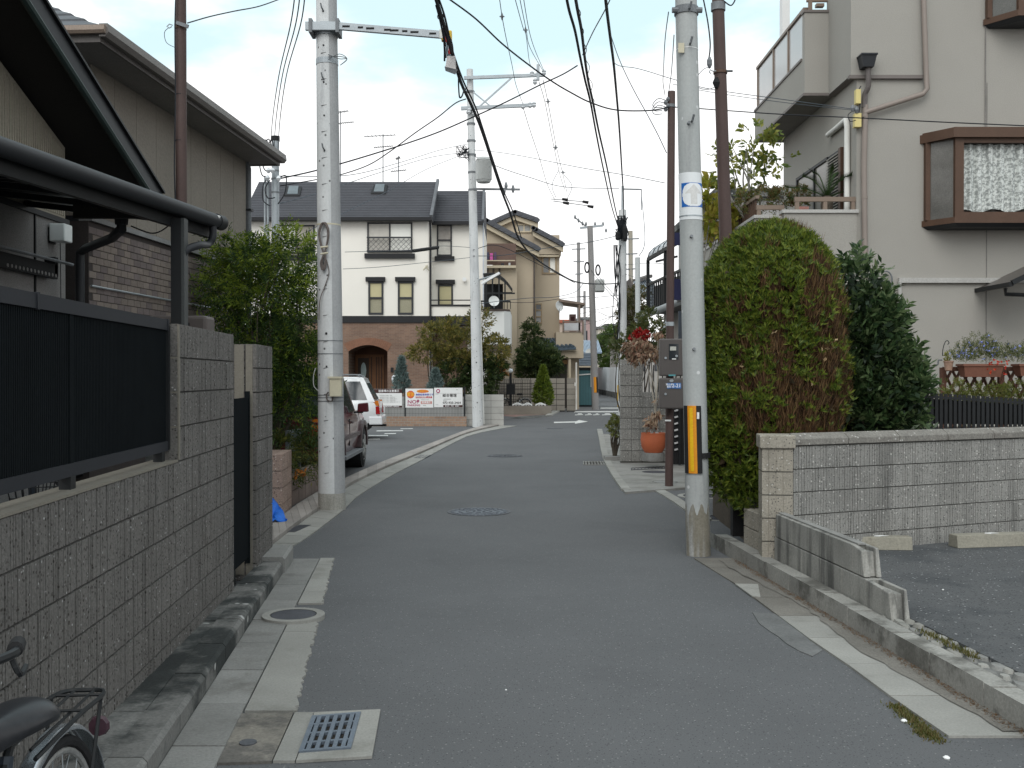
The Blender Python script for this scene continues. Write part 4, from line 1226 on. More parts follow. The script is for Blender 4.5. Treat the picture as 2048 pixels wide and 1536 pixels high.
# balcony block on the third floor, projecting left
YB0,YB1 = 17.1,20.6
XB = sx(1608,YB0)
ZB = hz_at(192,YB0)
ZBt = hz_at(20,YB0)
ZBm = hz_at(116,YB0)
m = Bx(XB,X3a + .3,YB0,YB1,ZB + .05,ZB + .3); m.build('balcony_floor',rst,rh)
m = Bx(XB,X3a + .05,YB0,YB0 + .14,ZB + .3,ZBt - .04); m.build('balcony_front',rst,rh)
m = Bx(XB - .02,X3a + .05,YB0 - .02,YB0 + .16,ZBt - .04,ZBt); m.build('balcony_cap',trim_m,rh)
m = Bx(XB,XB + .12,YB0 + .14,YB1,ZB + .3,ZBm); m.build('balcony_side',rst,rh)
m = Bx(XB - .02,XB + .14,YB0 + .16,YB1,ZBm,ZBm + .04); m.build('balcony_sill',trim_m,rh)
m = Bx(XB - .03,X3a + .05,YB0 - .03,YB0 - .001,ZB,ZB + .045); m.box(XB - .03,XB - .001,YB0 - .001,YB1,ZB,ZB + .045); m.build('balcony_drip_trim',trim_m,rh)
m = Bx(XB,X3a + .3,YB0,YB1 + .0,ZB + .02,ZB + .048); m.build('balcony_underside',M('underside_taupe',(0.2,0.185,0.17),.9,.1,2),rh)
m = Qd((X3a - .002,YF,Z3 + .03),(X3a - .002,YB0,Z3 + .03),(X3a + .1,YB0,Z3 + .03),(X3a + .1,YF,Z3 + .03)); m.build('return_underside',trim_m,rh)
ypost = [YB0 + .2 + (YB1 - YB0 - .26) * t for t in (0,.30,.62,1)]
bal_frame = M('balcony_bronze',(0.20,0.15,0.115),.45,.1,3,.05)
for yy in ypost:
    m = Bx(XB + .03,XB + .09,yy - .035,yy + .035,ZBm + .04,ZBt + .05); m.build('balcony_post',bal_frame,rh)
m = Bx(XB + .02,XB + .10,YB0 + .16,YB1,ZBt + .05,ZBt + .10); m.build('balcony_rail',bal_frame,rh)
acry = M('smoked_acrylic',(0.46,0.44,0.43),.12,.04,2,0,spec=.6)
for i in range(3):
    m = Bx(XB + .05,XB + .065,ypost[i] + .036,ypost[i + 1] - .036,ZBm + .07,ZBt + .03); m.build('balcony_pane',acry,rh)
m = Bx(XB + .2,XB + .33,YB0 + .02,YB0 + .12,ZBt + .07,ZBt + .12); m.box(XB + .05,X3a + .05,YB0 + .05,YB0 + .1,ZBt + .16,ZBt + .2); m.box(XB + .08,XB + .14,YB0 + .05,YB0 + .1,ZBt,ZBt + .16); m.build('balcony_front_rail',bal_frame,rh)
p = at(1577,-20,19.5); m = Bx(p.x - .14,p.x + .0,19.4,19.6,ZBm,10); m.build('white_column',white_paint,rh)
m = Bx(XB + .25,XB + .32,19.5,19.56,ZBm,10); m.build('clothes_pole',galv,rh)
# ground floor terrace with parapet
XT = sx(1507,YF + .6)
m = Bx(sx(1567,YF - .0),XC,YF - .02,YF + .12,0,Z2 - .05); m.build('terrace_wall',rst,rh)
m = Bx(sx(1565,YF) - .02,XC + .02,YF - .05,YF + .14,Z2 - .05,Z2); m.build('terrace_cap',M('cap_pale',(0.42,0.41,0.39),.8,.08,2),rh)
m = Bx(XT,sx(1567,YF),YF + .5,YF + .62,0,Z2 - .05); m.build('terrace_wall',rst,rh)
m = Bx(XT - .02,sx(1567,YF),YF + .48,YF + .64,Z2 - .05,Z2); m.build('terrace_cap',MATS['cap_pale'],rh)
m = Bx(XT - .0,XT + .12,YF + .62,21,0,Z2 - .05); m.build('terrace_wall',rst,rh)
m = Bx(XT - .02,XT + .14,YF + .64,21,Z2 - .05,Z2); m.build('terrace_cap',MATS['cap_pale'],rh)
m = Bx(XT,XC,YF + .1,21,2.9,Z2 - .55); m.build('terrace_floor',conc,rh)
for xa,xb,yy in ((1588,1710,YF + .06),(1512,1567,YF + .56)):
    z = hz_at(402 if xa > 1550 else 408,YF)
    m = Bx(sx(xa,yy),sx(xb,yy),yy - .03,yy + .03,z,z + .07); m.build('terrace_rail',bal_frame,rh)
    n = 3 if xa > 1550 else 2
    for i in range(n):
        xx = lerp(sx(xa,yy) + .04,sx(xb,yy) - .04,i / (n - 1)); m = Bx(xx - .03,xx + .03,yy - .025,yy + .025,Z2,z); m.build('terrace_rail_post',bal_frame,rh)
for i in range(26):
    yy = YF + .7 + i * .15; m = Bx(XT + .04,XT + .07,yy - .015,yy + .015,Z2,Z2 + .28); m.build('baluster',brown_frame,rh)
m = Bx(XT + .03,XT + .09,YF + .6,20.5,Z2 + .28,Z2 + .33); m.build('side_rail',bal_frame,rh)
# road-facing wall: window with a louvred shutter
ya_,yb_ = XC / ((1686 - HW) / F),XC / ((1595 - HW) / F)
zt_ = 5.02
def onXC(px,py): return onX(px,py,XC)
zl = onXC(1684,296).z
m = Bx(XC - .05,XC,ya_,ya_ + .12,Z2 - .3,zl); m.build('shutter_edge',brown_frame,rh)
m = MB()
z = Z2 - .2
while z < zl - .05:
    m.add([(XC - .045,ya_ + .13,z),(XC - .045,ya_ + .75,z),(XC - .015,ya_ + .75,z + .03),(XC - .015,ya_ + .13,z + .03)],[(0,1,2,3),(3,2,1,0)]); m.box(XC - .05,XC - .04,ya_ + .13,ya_ + .75,z - .012,z + .004); z += .048
m.build('shutter_slat',M('shutter_taupe',(0.33,0.31,0.28),.6,.05,3),rh,kind='stuff')
m = Bx(XC - .014,XC - .002,ya_ + .12,ya_ + .76,Z2 - .3,zl); m.build('shutter_back',dark_trim,rh)
wd = MB(); wd.box(XC - .04,XC,ya_ + .76,yb_,zl - .05,zl); wd.box(XC - .04,XC,yb_ - .06,yb_,Z2 - .3,zl - .05); wd.box(XC - .04,XC,ya_ + 1.5,ya_ + 1.56,Z2 - .3,zl - .05); w1 = wd.build('window',black,rh)
m = Bx(XC - .015,XC - .004,ya_ + .77,yb_ - .06,Z2 - .3,zl - .05); m.build('pane',M('curtained_glass',(0.18,0.17,0.15),.15,.1,2),w1)
# bay windows
def bay(xl,xr,yb,zb,zt_,dep,nm,curtain=True):
    m = MB()
    xs,xe = sx(xl,yb),xr
    d2 = .32
    yf = yb - dep
    b_ = rh
    zb2,zt2 = zb,zt_
    def ring(z,o=0.0): return [(xs - o,yb,z),(xs + d2 - o,yf - o,z),(xe + o,yf - o,z),(xe + o,yb,z)]
    m = Hx(ring(zt2 - .13,.06),ring(zt2,.06)); m.hexa(ring(zt2,.02),ring(zt2 + .03,.02)); w_ = m.build(nm,brown_frame,b_)
    m = Hx(ring(zb2 + .05,.03),ring(zb2 + .14,.03)); m.build('sill',brown_frame,w_)
    m = Hx(ring(zb2,-.06),ring(zb2 + .05,.02)); m.build('underside',dark_trim,w_)
    m = MB()
    m.box(xs + d2 - .01,xs + d2 + .12,yf,yf + .09,zb2 + .14,zt2 - .13); m.box(xs,xs + .07,yb - .09,yb,zb2 + .14,zt2 - .13)
    m.box(xs + d2 + .12,xe,yf + .01,yf + .07,zb2 + .14,zb2 + .22); m.box(xs + d2 + .12,xe,yf + .01,yf + .07,zt2 - .2,zt2 - .13); m.build('frame',brown_frame,w_)
    m = Qd((xs + .05,yb - .05,zb2 + .14),(xs + d2,yf + .06,zb2 + .14),(xs + d2,yf + .06,zt2 - .13),(xs + .05,yb - .05,zt2 - .13)); m.build('side_pane',M('bay_side_glass',(0.13,0.125,0.115),.08),w_)
    if curtain:
        n = 220
        V = []
        lx0,lx1 = xs + d2 + .12,xe
        cm = MB()
        top,bot = [],[]
        for i in range(n + 1):
            x = lerp(lx0,lx1,i / n)
            ph = x * 2 * math.pi / .155
            yy = yf + .13 + .028 * math.sin(ph + .6 * math.sin(x * 9)) + .008 * math.sin(ph * 2.7)
            sag = .05 * abs(math.sin(x * math.pi / .48 + .9)) ** 3
            top.append((x,yy,zt2 - .2)); bot.append((x,yy,zb2 + .235 + sag))
        cm.add(top + bot,[(i,i + 1,n + 2 + i,n + 1 + i) for i in range(n)])
        cm.build('curtain',lace,w_,smooth=True,angle=80)
    m = Bx(xs + d2 + .12,xe,yf + .18,yf + .19,zb2 + .22,zt2 - .2); m.build('room_behind',M('room_dark',(0.05,0.045,0.04),.9),w_)
    m = Bx(xs + .03,xe,yb - .012,yb - .004,zb2 + .1,zt2 - .1); m.build('room_side',MATS['room_dark'],w_)
    return w_
def lace_mat():
    m,t,p = nodes_of('lace_curtain')
    pos = nn(t,'ShaderNodeNewGeometry').outputs['Position']
    f = mrange(t,noise(t,scaled(t,pos,(1,.2,1)),26,4,.75),.44,.56,0,1,True)
    cc = mixc(t,f,(0.27,0.285,0.275),(0.62,0.645,0.62))
    t.links.new(cc,p.inputs['Base Color']); p.inputs['Roughness'].default_value = .9
    return m
lace = lace_mat()
bay(1846,8.4,YF,hz_at(455,YF - .3) + .0,hz_at(262,YF - .3),.42,'bay_window')
bay(1968,9.4,YF - .02,hz_at(45,YF - .3),hz_at(45,YF - .3) + 1.5,.42,'bay_window')
# pipes
pipe = M('pipe_taupe',(0.25,0.21,0.185),.5,.06,3,.04)
def P(px,py,o=.07): return at(px,py,YF - o)
m = Tb([P(1731,210),P(1728,330),P(1731,620),Vector((P(1731,620).x,YF - .07,.4))],.042,10); m.build('downpipe',pipe,rh,smooth=True)
m = Tb([P(1846,-40,.1),P(1852,140,.1),P(1854,178,.1),P(1846,188,.1),P(1740,222,.1),P(1729,226,.07)],.04,10); m.build('branch_pipe',pipe,rh,smooth=True)
m = MB(); p = at(1735,122,YF - .16); m.hexa([(p.x - .08,YF - .22,p.z - .1),(p.x + .08,YF - .22,p.z - .1),(p.x + .08,YF - .03,p.z - .1),(p.x - .08,YF - .03,p.z - .1)],[(p.x - .115,YF - .25,p.z + .07),(p.x + .115,YF - .25,p.z + .07),(p.x + .115,YF - .03,p.z + .07),(p.x - .115,YF - .03,p.z + .07)])
m.box(p.x - .125,p.x + .125,YF - .265,YF - .02,p.z + .07,p.z + .095); m.build('rain_hopper',dark_trim,rh)
m = Tb([at(1736,134,YF - .13),at(1737,172,YF - .13),at(1733,182,YF - .1),at(1730,188,YF - .07),at(1729,215,YF - .07)],.04,10); m.build('hopper_pipe',M('pipe_dark',(0.12,0.105,0.1),.5),rh,smooth=True)
for py in (232,395):
    p = P(1729,py); m = Lt([(.047,-.02),(.047,.02)],p,10); m.build('pipe_collar',pipe,rh)
yel = M('yellowed_plastic',(0.62,0.52,0.22),.5,.06,5,.04)
for (xa,ya,xb,yb),nm in (((1711,179,1721,208),'cable_cover'),((1708,227,1722,255),'cable_box')):
    a_,b_ = P(xa,yb),P(xb,ya); m = Bx(a_.x,b_.x,YF - .1,YF,a_.z,b_.z); m.build(nm,yel,rh,bevel=.008)
m = Lt([(.02,-.05),(.04,0),(.02,.05)],P(1713,220,.1),8); m.lathe([(.02,-.05),(.035,0),(.02,.05)],P(1705,217,.12),8); m.build('wall_insulator',galv_dark,rh,kind='stuff')
m = Tb(catmull([P(1722,172),P(1713,190),P(1720,205),P(1718,225)],5),.008,5); m.build('lead_in_cable',cable_mat,rh)
m = MB(); a_ = P(1712,240,.1); m.tube(catmull([a_,a_ + Vector((-.09,0,-.02)),a_ + Vector((-.12,0,.08)),a_ + Vector((-.04,0,.14))],5),.006,5); m.build('cable_loop',cable_mat,rh)
wp = M('white_duct',(0.66,0.655,0.62),.55,.05,3,.03)
m = Tb([onXC(1662,270) + Vector((-.05,0,0)),onXC(1682,254) + Vector((-.05,0,0)),Vector((XC - .05,YF + .35,onXC(1682,254).z + .02)),Vector((XC - .05,YF + .3,onXC(1689,262).z)),Vector((XC - .05,YF + .3,Z2 - .3))],.045,10); m.build('white_duct',wp,rh,smooth=True)
a_,b_ = P(1797,560,.03),P(2100,553,.03)
m = Bx(a_.x,b_.x,YF - .06,YF,a_.z - .045,a_.z + .03); m.build('conduit_box',M('duct_grey',(0.4,0.39,0.37),.6,.05,3),rh)
m = Tb([a_ + Vector((.02,0,0)),Vector((a_.x + .02,YF - .04,.8))],.03,8); m.build('conduit_down',MATS['duct_grey'],rh,smooth=True)
m = Tb(catmull([P(1763,545),P(1775,543),P(1783,552),P(1784,570),P(1784,640)],5),.012,6); m.build('grey_cable',galv_dark,rh)
m = Bx(XC,16,YF - .025,YF,1.05,1.12); m.box(XC,16,YF - .03,YF,0,1.05); m.build('plinth',M('plinth_panels',(0.5,0.49,0.45),.9,.1,2,.1,60,streak=((0.3,0.29,0.26),5,.55,.5)),rh)
# small dark canopy at the far right edge
cn = thing('canopy','dark small door canopy jutting in at the right edge, on the stucco house','canopy',(sx(2040,15),15,3.2))
p = at(2003,572,15.2)
m = Hx([(p.x,14.9,p.z),(p.x + 1.6,14.9,p.z + .75),(p.x + 1.6,YF,p.z + .75),(p.x,YF,p.z)],[(p.x,14.9,p.z + .03),(p.x + 1.6,14.9,p.z + .78),(p.x + 1.6,YF,p.z + .78),(p.x,YF,p.z + .03)]); m.build('panel',M('smoked_panel_b',(0.07,0.06,0.055),.3,.1,3),cn)
m = Bm((p.x - .01,14.88,p.z),(p.x - .01,YF,p.z),.06,.06); m.beam((p.x,14.88,p.z + .02),(p.x + 1.6,14.88,p.z + .77),.05,.07); m.build('frame',black,cn)
m = Tb([(p.x + .06,15.2,p.z - .03),(p.x + .06,15.2,p.z - .12),(p.x + .6,15.2,p.z - .14)],.03,8); m.build('gutter_pipe',black,cn,smooth=True)
# ================================================================ PLANTS
def unit(a): return a / np.maximum(np.linalg.norm(a,axis=1,keepdims=True),1e-9)
def quads(base,d,side,Ln,W,fold=0.0,tipw=0.0):
    """Leaves as rhombs: base point, direction, side vector, length, width."""
    Ln = np.broadcast_to(np.asarray(Ln,float),(len(base),))[:,None]
    W = np.broadcast_to(np.asarray(W,float),(len(base),))[:,None]
    d = unit(d); s = unit(np.cross(d,side)); nrm = np.cross(d,s)
    V = np.empty((len(base),4,3))
    V[:,0] = base
    V[:,1] = base + d * Ln * .45 + s * W * .5 + nrm * W * fold
    V[:,2] = base + d * Ln
    V[:,3] = base + d * Ln * .45 - s * W * .5 + nrm * W * fold
    return V.reshape(-1,3)
def ell_points(ells,n,inner=0.55,rng=NP):
    """Points in a set of ellipsoids, thicker towards their skin; also the outward direction there."""
    ws = np.array([e[1][0] * e[1][1] + e[1][1] * e[1][2] + e[1][0] * e[1][2] for e in ells],float)
    idx = rng.choice(len(ells),n,p=ws / ws.sum())
    C = np.array([e[0] for e in ells],float)[idx]; Rr = np.array([e[1] for e in ells],float)[idx]
    u = unit(rng.normal(size=(n,3)))
    t = inner + (1 - inner) * rng.random(n) ** .6
    P_ = C + u * Rr * t[:,None]
    return P_,unit(u / Rr)
def sprigs(P_,D,n_leaf,length,leaf,lw,spread=1.0,droop=.2,pinnate=True,rng=NP,jit=.25):
    """A twig at every point with leaves in pairs along it."""
    N = len(P_)
    D = unit(D + rng.normal(size=(N,3)) * jit)
    ln = length * rng.uniform(.6,1.25,N)
    sd = unit(np.cross(D,unit(rng.normal(size=(N,3)))))
    t = (np.arange(n_leaf) + .5) / n_leaf
    base = P_[:,None,:] + D[:,None,:] * (ln[:,None] * t)[:,:,None]
    base[:,:,2] -= droop * (ln[:,None] * t ** 2)
    sg = np.where(np.arange(n_leaf) % 2 == 0,1.0,-1.0)
    d = D[:,None,:] * .75 + sd[:,None,:] * sg[None,:,None] * spread + rng.normal(size=(N,n_leaf,3)) * .18
    d[:,:,2] -= droop * .6
    base,d = base.reshape(-1,3),d.reshape(-1,3)
    up = np.cross(np.repeat(D,n_leaf,0),np.repeat(sd,n_leaf,0)) + rng.normal(size=d.shape) * .25
    sz = rng.uniform(.7,1.2,len(base))
    return quads(base,d,np.cross(up,d) * 0 + up,leaf * sz,lw * sz,.12)
def plant(name,label,cat,loc,group=None):
    return thing(name,label,cat,loc,group)
def foliage(par,V,mats,midx=None,name='foliage',kind='stuff'):
    o = link_mesh(name,fast_mesh(name,V - np.array(ORG[par.name])[None,:],4,mats,midx),par)
    if kind: o['kind'] = kind
    return o
bark = M('bark',(0.075,0.062,0.048),.95,.3,8,.3,40,.5,30)
bark_grey = M('bark_grey',(0.25,0.24,0.22),.95,.25,8,.3,40,.4,30)
def limbs(par,base,tips,r0,mat=bark,name='trunk',seed=1):
    r = random.Random(seed)
    m = MB()
    base = Vector(base)
    for i,tp in enumerate(tips):
        tp = Vector(tp)
        mid = base.lerp(tp,.5) + Vector((r.uniform(-.1,.1),r.uniform(-.1,.1),r.uniform(0,.15))) * (tp - base).length
        path = catmull([base,base.lerp(mid,.5) + Vector((0,0,.05)),mid,tp],4)
        k = len(path)
        m.tube(path,[max(.004,r0 * (1 - .85 * j / (k - 1))) for j in range(k)],6)
    return m.build(name,mat,par,smooth=True)
# ---- the clipped cypress by the pillar, browned inside
HY = 10.15
hx = sx(1546,HY)
hz_top = hz_at(452,HY)
hd = plant('cypress_hedge','tall domed clipped cypress hedge, green on top and browned lower down, by the block pillar','hedge',(hx,HY,.4))
def hedge_surface(n,rng):
    a = rng.uniform(0,2 * np.pi,n)
    z = rng.uniform(.0,1,n) ** .9
    rx,ry = .665,.60
    zt0 = .56                                        # straight sides up to here, then a dome
    prof = np.where(z < zt0,.93 + .07 * np.sin(z / zt0 * np.pi),np.sqrt(np.clip(1 - ((z - zt0) / (1 - zt0)) ** 2.3,0,1)))
    prof *= 1 + .06 * np.sin(a * 3 + z * 7) + .05 * np.sin(a * 7 - z * 13) + .03 * np.sin(a * 17 + z * 29)
    z0 = .95
    X = hx + np.cos(a) * rx * prof; Y = HY + np.sin(a) * ry * prof; Z = z0 + z * (hz_top - z0)
    nrm = np.stack([np.cos(a) / rx,np.sin(a) / ry,np.where(z < zt0,.1,(z - zt0) / (1 - zt0) * 2.2)],1)
    return np.stack([X,Y,Z],1),unit(nrm),a,z
def n3(P_,s,seed):
    r = np.random.default_rng(seed)
    v = np.zeros(len(P_))
    for k in range(6):
        w_ = r.normal(size=3) * s * (1 + .5 * k); v += np.sin(P_ @ w_ + r.uniform(0,6.28)) / (1 + .4 * k)
    return v / 2.2
Pn,Nn,an,zn = hedge_surface(18500,NP)
lobe,Nl = ell_points([((sx(1468,9.95),9.95,.95),(.30,.3,.5)),((sx(1440,9.98),9.98,1.35),(.2,.3,.55)),((sx(1497,9.8),9.8,.62),(.16,.2,.26))],2600,.6)
px_ = Pn[:,0] / Pn[:,1] * F + HW
low = np.clip((1.0 - zn) * 1.25 - .18,0,1)
brown_p = np.clip(low * 1.15 + .75 * n3(Pn,6.5,3) + .45 * n3(Pn,17,5) + .42 * np.clip((px_ - 1550) / 110,-.6,1) - .3 * np.clip((1470 - px_) / 60,0,1) - .02,.03,.95)
isb = NP.random(len(Pn)) < brown_p
green_c = [(0.034,0.062,0.010),(0.075,0.12,0.015),(0.14,0.19,0.022),(0.21,0.235,0.032)]
brown_c = [(0.03,0.016,0.009),(0.07,0.034,0.015),(0.125,0.064,0.026),(0.20,0.13,0.055)]
hg,hb = leafmat('cypress_green',green_c,.3),leafmat('cypress_brown',brown_c,.15,.8)
def fans(P_,N_,k,ln,w_,up=.9,jit=.35):
    n = len(P_)
    D = unit(N_ * .55 + np.array([0,0,up]) + NP.normal(size=(n,3)) * jit)
    sd = unit(np.cross(D,N_ + NP.normal(size=(n,3)) * .6))
    out_ = []
    for j in range(k):
        a = (j - (k - 1) / 2) / max(1,(k - 1) / 2) * .75
        d = D * math.cos(a) + sd * math.sin(a)
        out_.append(quads(P_ + D * ln * .12 * abs(j - (k - 1) / 2) + sd * a * ln * .2,d,np.cross(d,sd) + NP.normal(size=(n,3)) * .3,ln * NP.uniform(.6,1.15,n),w_ * NP.uniform(.7,1.2,n),.1))
    return np.concatenate(out_)
G = Pn[~isb]; GN = Nn[~isb]
Vg = fans(G + GN * NP.uniform(-.06,.035,(len(G),1)),GN,6,.062,.0115)
Vl = fans(lobe,Nl,6,.075,.014,.5)
B_ = Pn[isb]; BN = Nn[isb]
Bq = B_ - BN * NP.uniform(.0,.12,(len(B_),1))
Vb = np.concatenate([quads(Bq + NP.normal(size=Bq.shape) * .012,NP.normal(size=Bq.shape) * .22 + np.array([0,0,1.0]) + BN * .25,BN + NP.normal(size=Bq.shape) * .5,NP.uniform(.06,.16,len(Bq)),NP.uniform(.004,.009,len(Bq)),.1) for _ in range(4)])
foliage(hd,np.concatenate([Vg,Vl]),[hg],name='green_sprays')
foliage(hd,Vb,[hb],name='brown_sprays')
# dark inner mass of dead twigs so one cannot look through
m = MB()
r_ = random.Random(4)
for i in range(420):
    a = r_.uniform(0,6.283); z = r_.uniform(.75,hz_top - .35); rr = r_.uniform(.1,.58) * (1 if z < 2.4 else .75)
    p = Vector((hx + math.cos(a) * rr * 1.0,HY + math.sin(a) * rr * .85,z))
    m.tube([Vector((hx + (p.x - hx) * .55,HY + (p.y - HY) * .55,z - .3)),p,p + Vector(((p.x - hx) * .2,(p.y - HY) * .2,.22))],[.009,.006,.003],4)
m.build('twigs',M('dead_twig',(0.085,0.05,0.03),.95,.3,9,.3,40),hd,kind='stuff')
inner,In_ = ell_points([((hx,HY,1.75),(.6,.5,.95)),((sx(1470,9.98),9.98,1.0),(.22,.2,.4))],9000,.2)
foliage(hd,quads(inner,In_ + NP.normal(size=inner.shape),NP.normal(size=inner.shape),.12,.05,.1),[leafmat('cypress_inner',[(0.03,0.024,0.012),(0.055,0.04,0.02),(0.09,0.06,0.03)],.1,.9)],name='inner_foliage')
m = Tb([(hx - .1,HY - .05,.3),(hx - .08,HY,1.2),(hx,HY,2.2)],[.06,.05,.03],8); m.build('trunk',bark,hd,smooth=True)
dl = ell_points([((hx,HY,2.0),(.72,.62,1.0))],60,.99)[0]
dl = dl[dl[:,1] < HY]
foliage(hd,np.concatenate([quads(dl,NP.normal(size=dl.shape),NP.normal(size=dl.shape),.055,.03,.15) for _ in range(2)]),[leafmat('dry_leaf',[(0.4,0.28,0.16),(0.5,0.38,0.22)],.2)],name='caught_dry_leaves')
fp = gr(1470,1021,.1)
m = Bx(krx(10.25) + .22,krx(10.25) + .34,10.15,10.27,.1,.95); tag(m.build('stake',black_matte),'black square stake at the foot of the clipped hedge','stake')
# ---- evergreen shrub with big glossy leaves
SY = 11.0
sxx_ = sx(1740,SY)
sh = plant('glossy_shrub','dark evergreen shrub with large glossy leaves between the hedge and the stucco house','shrub',(sxx_,SY,1.0))
el = [((sxx_ - .02,SY,1.75),(.47,.42,.85)),((sxx_ + .12,SY - .05,1.5),(.42,.4,.5)),((sx(1712,SY),SY,2.38),(.3,.3,.58)),((sx(1752,SY),SY,2.05),(.28,.3,.5)),((sx(1785,SY),SY - .1,1.45),(.28,.3,.42)),((sx(1700,SY),SY - .1,1.25),(.35,.3,.4)),((sx(1660,SY),SY,1.5),(.3,.3,.6))]
P_,D_ = ell_points(el,1600,.5)
D_ = unit(D_ * .8 + np.array([0,0,.55]))
Pi,Di = ell_points(el,4200,.15)
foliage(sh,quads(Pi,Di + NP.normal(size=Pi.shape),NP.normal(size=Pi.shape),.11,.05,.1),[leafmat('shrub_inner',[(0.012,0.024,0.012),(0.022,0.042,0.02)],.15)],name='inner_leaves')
V = sprigs(P_,D_,9,.16,.095,.034,.75,.1)
foliage(sh,V,[leafmat('glossy_dark_leaf',[(0.02,0.044,0.018),(0.045,0.082,0.03),(0.08,0.125,0.05),(0.14,0.185,0.085)],.18,.3)],name='leaves')
limbs(sh,(sxx_,SY,.9),[Vector(p) for p in P_[:40]],.03)
# ---- flower boxes on a lattice against the house
lt = thing('lattice_stand','brown wooden lattice stand with planters in front of the stucco house','lattice',(sx(1960,14.2),14.2,1))
LX0,LX1,LY = sx(1886,14.3),sx(2120,14.3),14.3
redwood = M('red_brown_wood',(0.12,0.058,0.04),.8,.2,5,.2,40)
zt_ = hz_at(738,LY)
for x in (LX0,LX0 + .8,LX1):
    m = Bx(x - .035,x + .035,LY - .03,LY + .04,.1,zt_ + .02); m.build('post',redwood,lt)
m = Bx(LX0,LX1,LY - .02,LY + .03,zt_ - .03,zt_ + .03); m.build('top_rail',redwood,lt)
nsl = 16
for i in range(-5,nsl):
    for sgn in (1,-1):
        xa = LX0 + i * .125
        a_,b_ = Vector((xa,LY - .01 * sgn,.5)),Vector((xa + .62,LY - .01 * sgn,zt_))
        if sgn < 0: a_.z,b_.z = b_.z,a_.z
        t0,t1 = max(0,(LX0 - xa) / .62),min(1,(LX1 - xa) / .62)
        if t1 - t0 > .1:
            m = Bm(a_.lerp(b_,t0),a_.lerp(b_,t1),.012,.075,(0,1,0)); m.build('slat',redwood,lt)
terra = M('terracotta_plastic',(0.19,0.082,0.055),.65,.12,4,.1)
def trough(px0,px1,py0,py1,Y,lab):
    x0,x1,z1,z0 = sx(px0,Y),sx(px1,Y),hz_at(py0,Y),hz_at(py1,Y)
    o = thing('planter_box',lab,'planter',((x0 + x1) / 2,Y,z0),'terracotta planters')
    m = Hx([(x0 + .03,Y - .08,z0),(x1 - .03,Y - .08,z0),(x1 - .03,Y + .08,z0),(x0 + .03,Y + .08,z0)],[(x0,Y - .11,z1 - .03),(x1,Y - .11,z1 - .03),(x1,Y + .11,z1 - .03),(x0,Y + .11,z1 - .03)]); m.build('trough',terra,o)
    m = Bx(x0 - .015,x1 + .015,Y - .125,Y + .125,z1 - .03,z1); m.build('rim',terra,o)
    return o
trough(1921,2000,728,754,14.1,'long terracotta planter full of blue flowers on the brown lattice')
trough(2032,2110,728,752,14.1,'terracotta planter cut by the right edge of the picture on the brown lattice')
bf = plant('blue_flowers','loose bush of small blue flowers growing from the terracotta planters','flowers',(sx(1970,14.1),14.1,1.85))
zr_ = hz_at(728,14.1)
Pb,Db = ell_points([((sx(x,14.1),14.05 + RNG.uniform(-.05,.05),zr_ + h_),(.17,.15,h_ * 1.05)) for x,h_ in ((1915,.08),(1935,.15),(1955,.2),(1975,.18),(2000,.12),(2025,.12),(2050,.15))],700,.2)
Db = unit(Db * .6 + np.array([0,0,.8]))
V = sprigs(Pb,Db,7,.09,.035,.009,.8,.1)
foliage(bf,V,[leafmat('flower_green',[(0.05,0.07,0.02),(0.10,0.125,0.035),(0.17,0.18,0.06)],.3)],name='leaves')
fl = Pb[NP.random(len(Pb)) < .14] + np.array([0,-.04,.05])
foliage(bf,np.concatenate([quads(fl,NP.normal(size=fl.shape),NP.normal(size=fl.shape),.03,.026,.1) for _ in range(2)]),[leafmat('flower_blue',[(0.16,0.2,0.55),(0.28,0.32,0.7),(0.4,0.45,0.75)],.2)],name='blooms')
fr_ = np.array([at(RNG.uniform(1975,2035),RNG.uniform(720,748),13.95) for _ in range(14)])
foliage(bf,np.concatenate([quads(fr_,NP.normal(size=fr_.shape),NP.normal(size=fr_.shape),.035,.03,.1) for _ in range(3)]),[leafmat('flower_red',[(0.5,0.03,0.02),(0.65,0.08,0.03)],.2)],name='red_blooms')
gb_ = plant('garden_bush','row of low olive green bushes below the lattice planters','bush',(sx(1970,13.9),13.9,.9))
el = [((sx(x,13.8),13.8,1.36 + RNG.uniform(-.04,.04)),(.2,.16,.22)) for x in (1910,1940,1975,2005,2040,2075)]
P2,D2 = ell_points(el,650,.4)
foliage(gb_,sprigs(P2,unit(D2 + np.array([0,0,.5])),8,.09,.04,.014,.8),[leafmat('olive_leaf',[(0.055,0.075,0.014),(0.10,0.12,0.02),(0.16,0.16,0.035)],.3)],name='leaves')
hp = thing('hanging_pot','little clay pot with a yellow green sprig on a curled hook by the lattice','flower pot',at(1893,730,14.1))
p = at(1897,729,14.1); m = Lt([(.045,-.08),(.062,.03),(.068,.03),(.068,.05)],p,12); m.build('pot',M('pale_clay',(0.36,0.23,0.17),.8,.1,5),hp,smooth=True)
hk = [at(1885,712,14.12),at(1886,698,14.12),at(1890,685,14.12),at(1895,681,14.12),at(1898,686,14.12),at(1895,689,14.12)]
m = Tb(catmull(hk,5),.006,5); m.build('hook',black,hp)
pt = np.array([at(1894 + RNG.uniform(-5,5),718 + RNG.uniform(-12,6),14.1) for _ in range(60)])
foliage(hp,quads(pt,NP.normal(size=pt.shape) + np.array([0,0,1]),NP.normal(size=pt.shape),.05,.02,.1),[leafmat('yellow_green',[(0.18,0.2,0.03),(0.28,0.26,0.05)],.3)],name='sprig')
tp = thing('garden_tap','small iron tap bracket on the plinth beside the hanging pot','tap',at(1878,722,14.2))
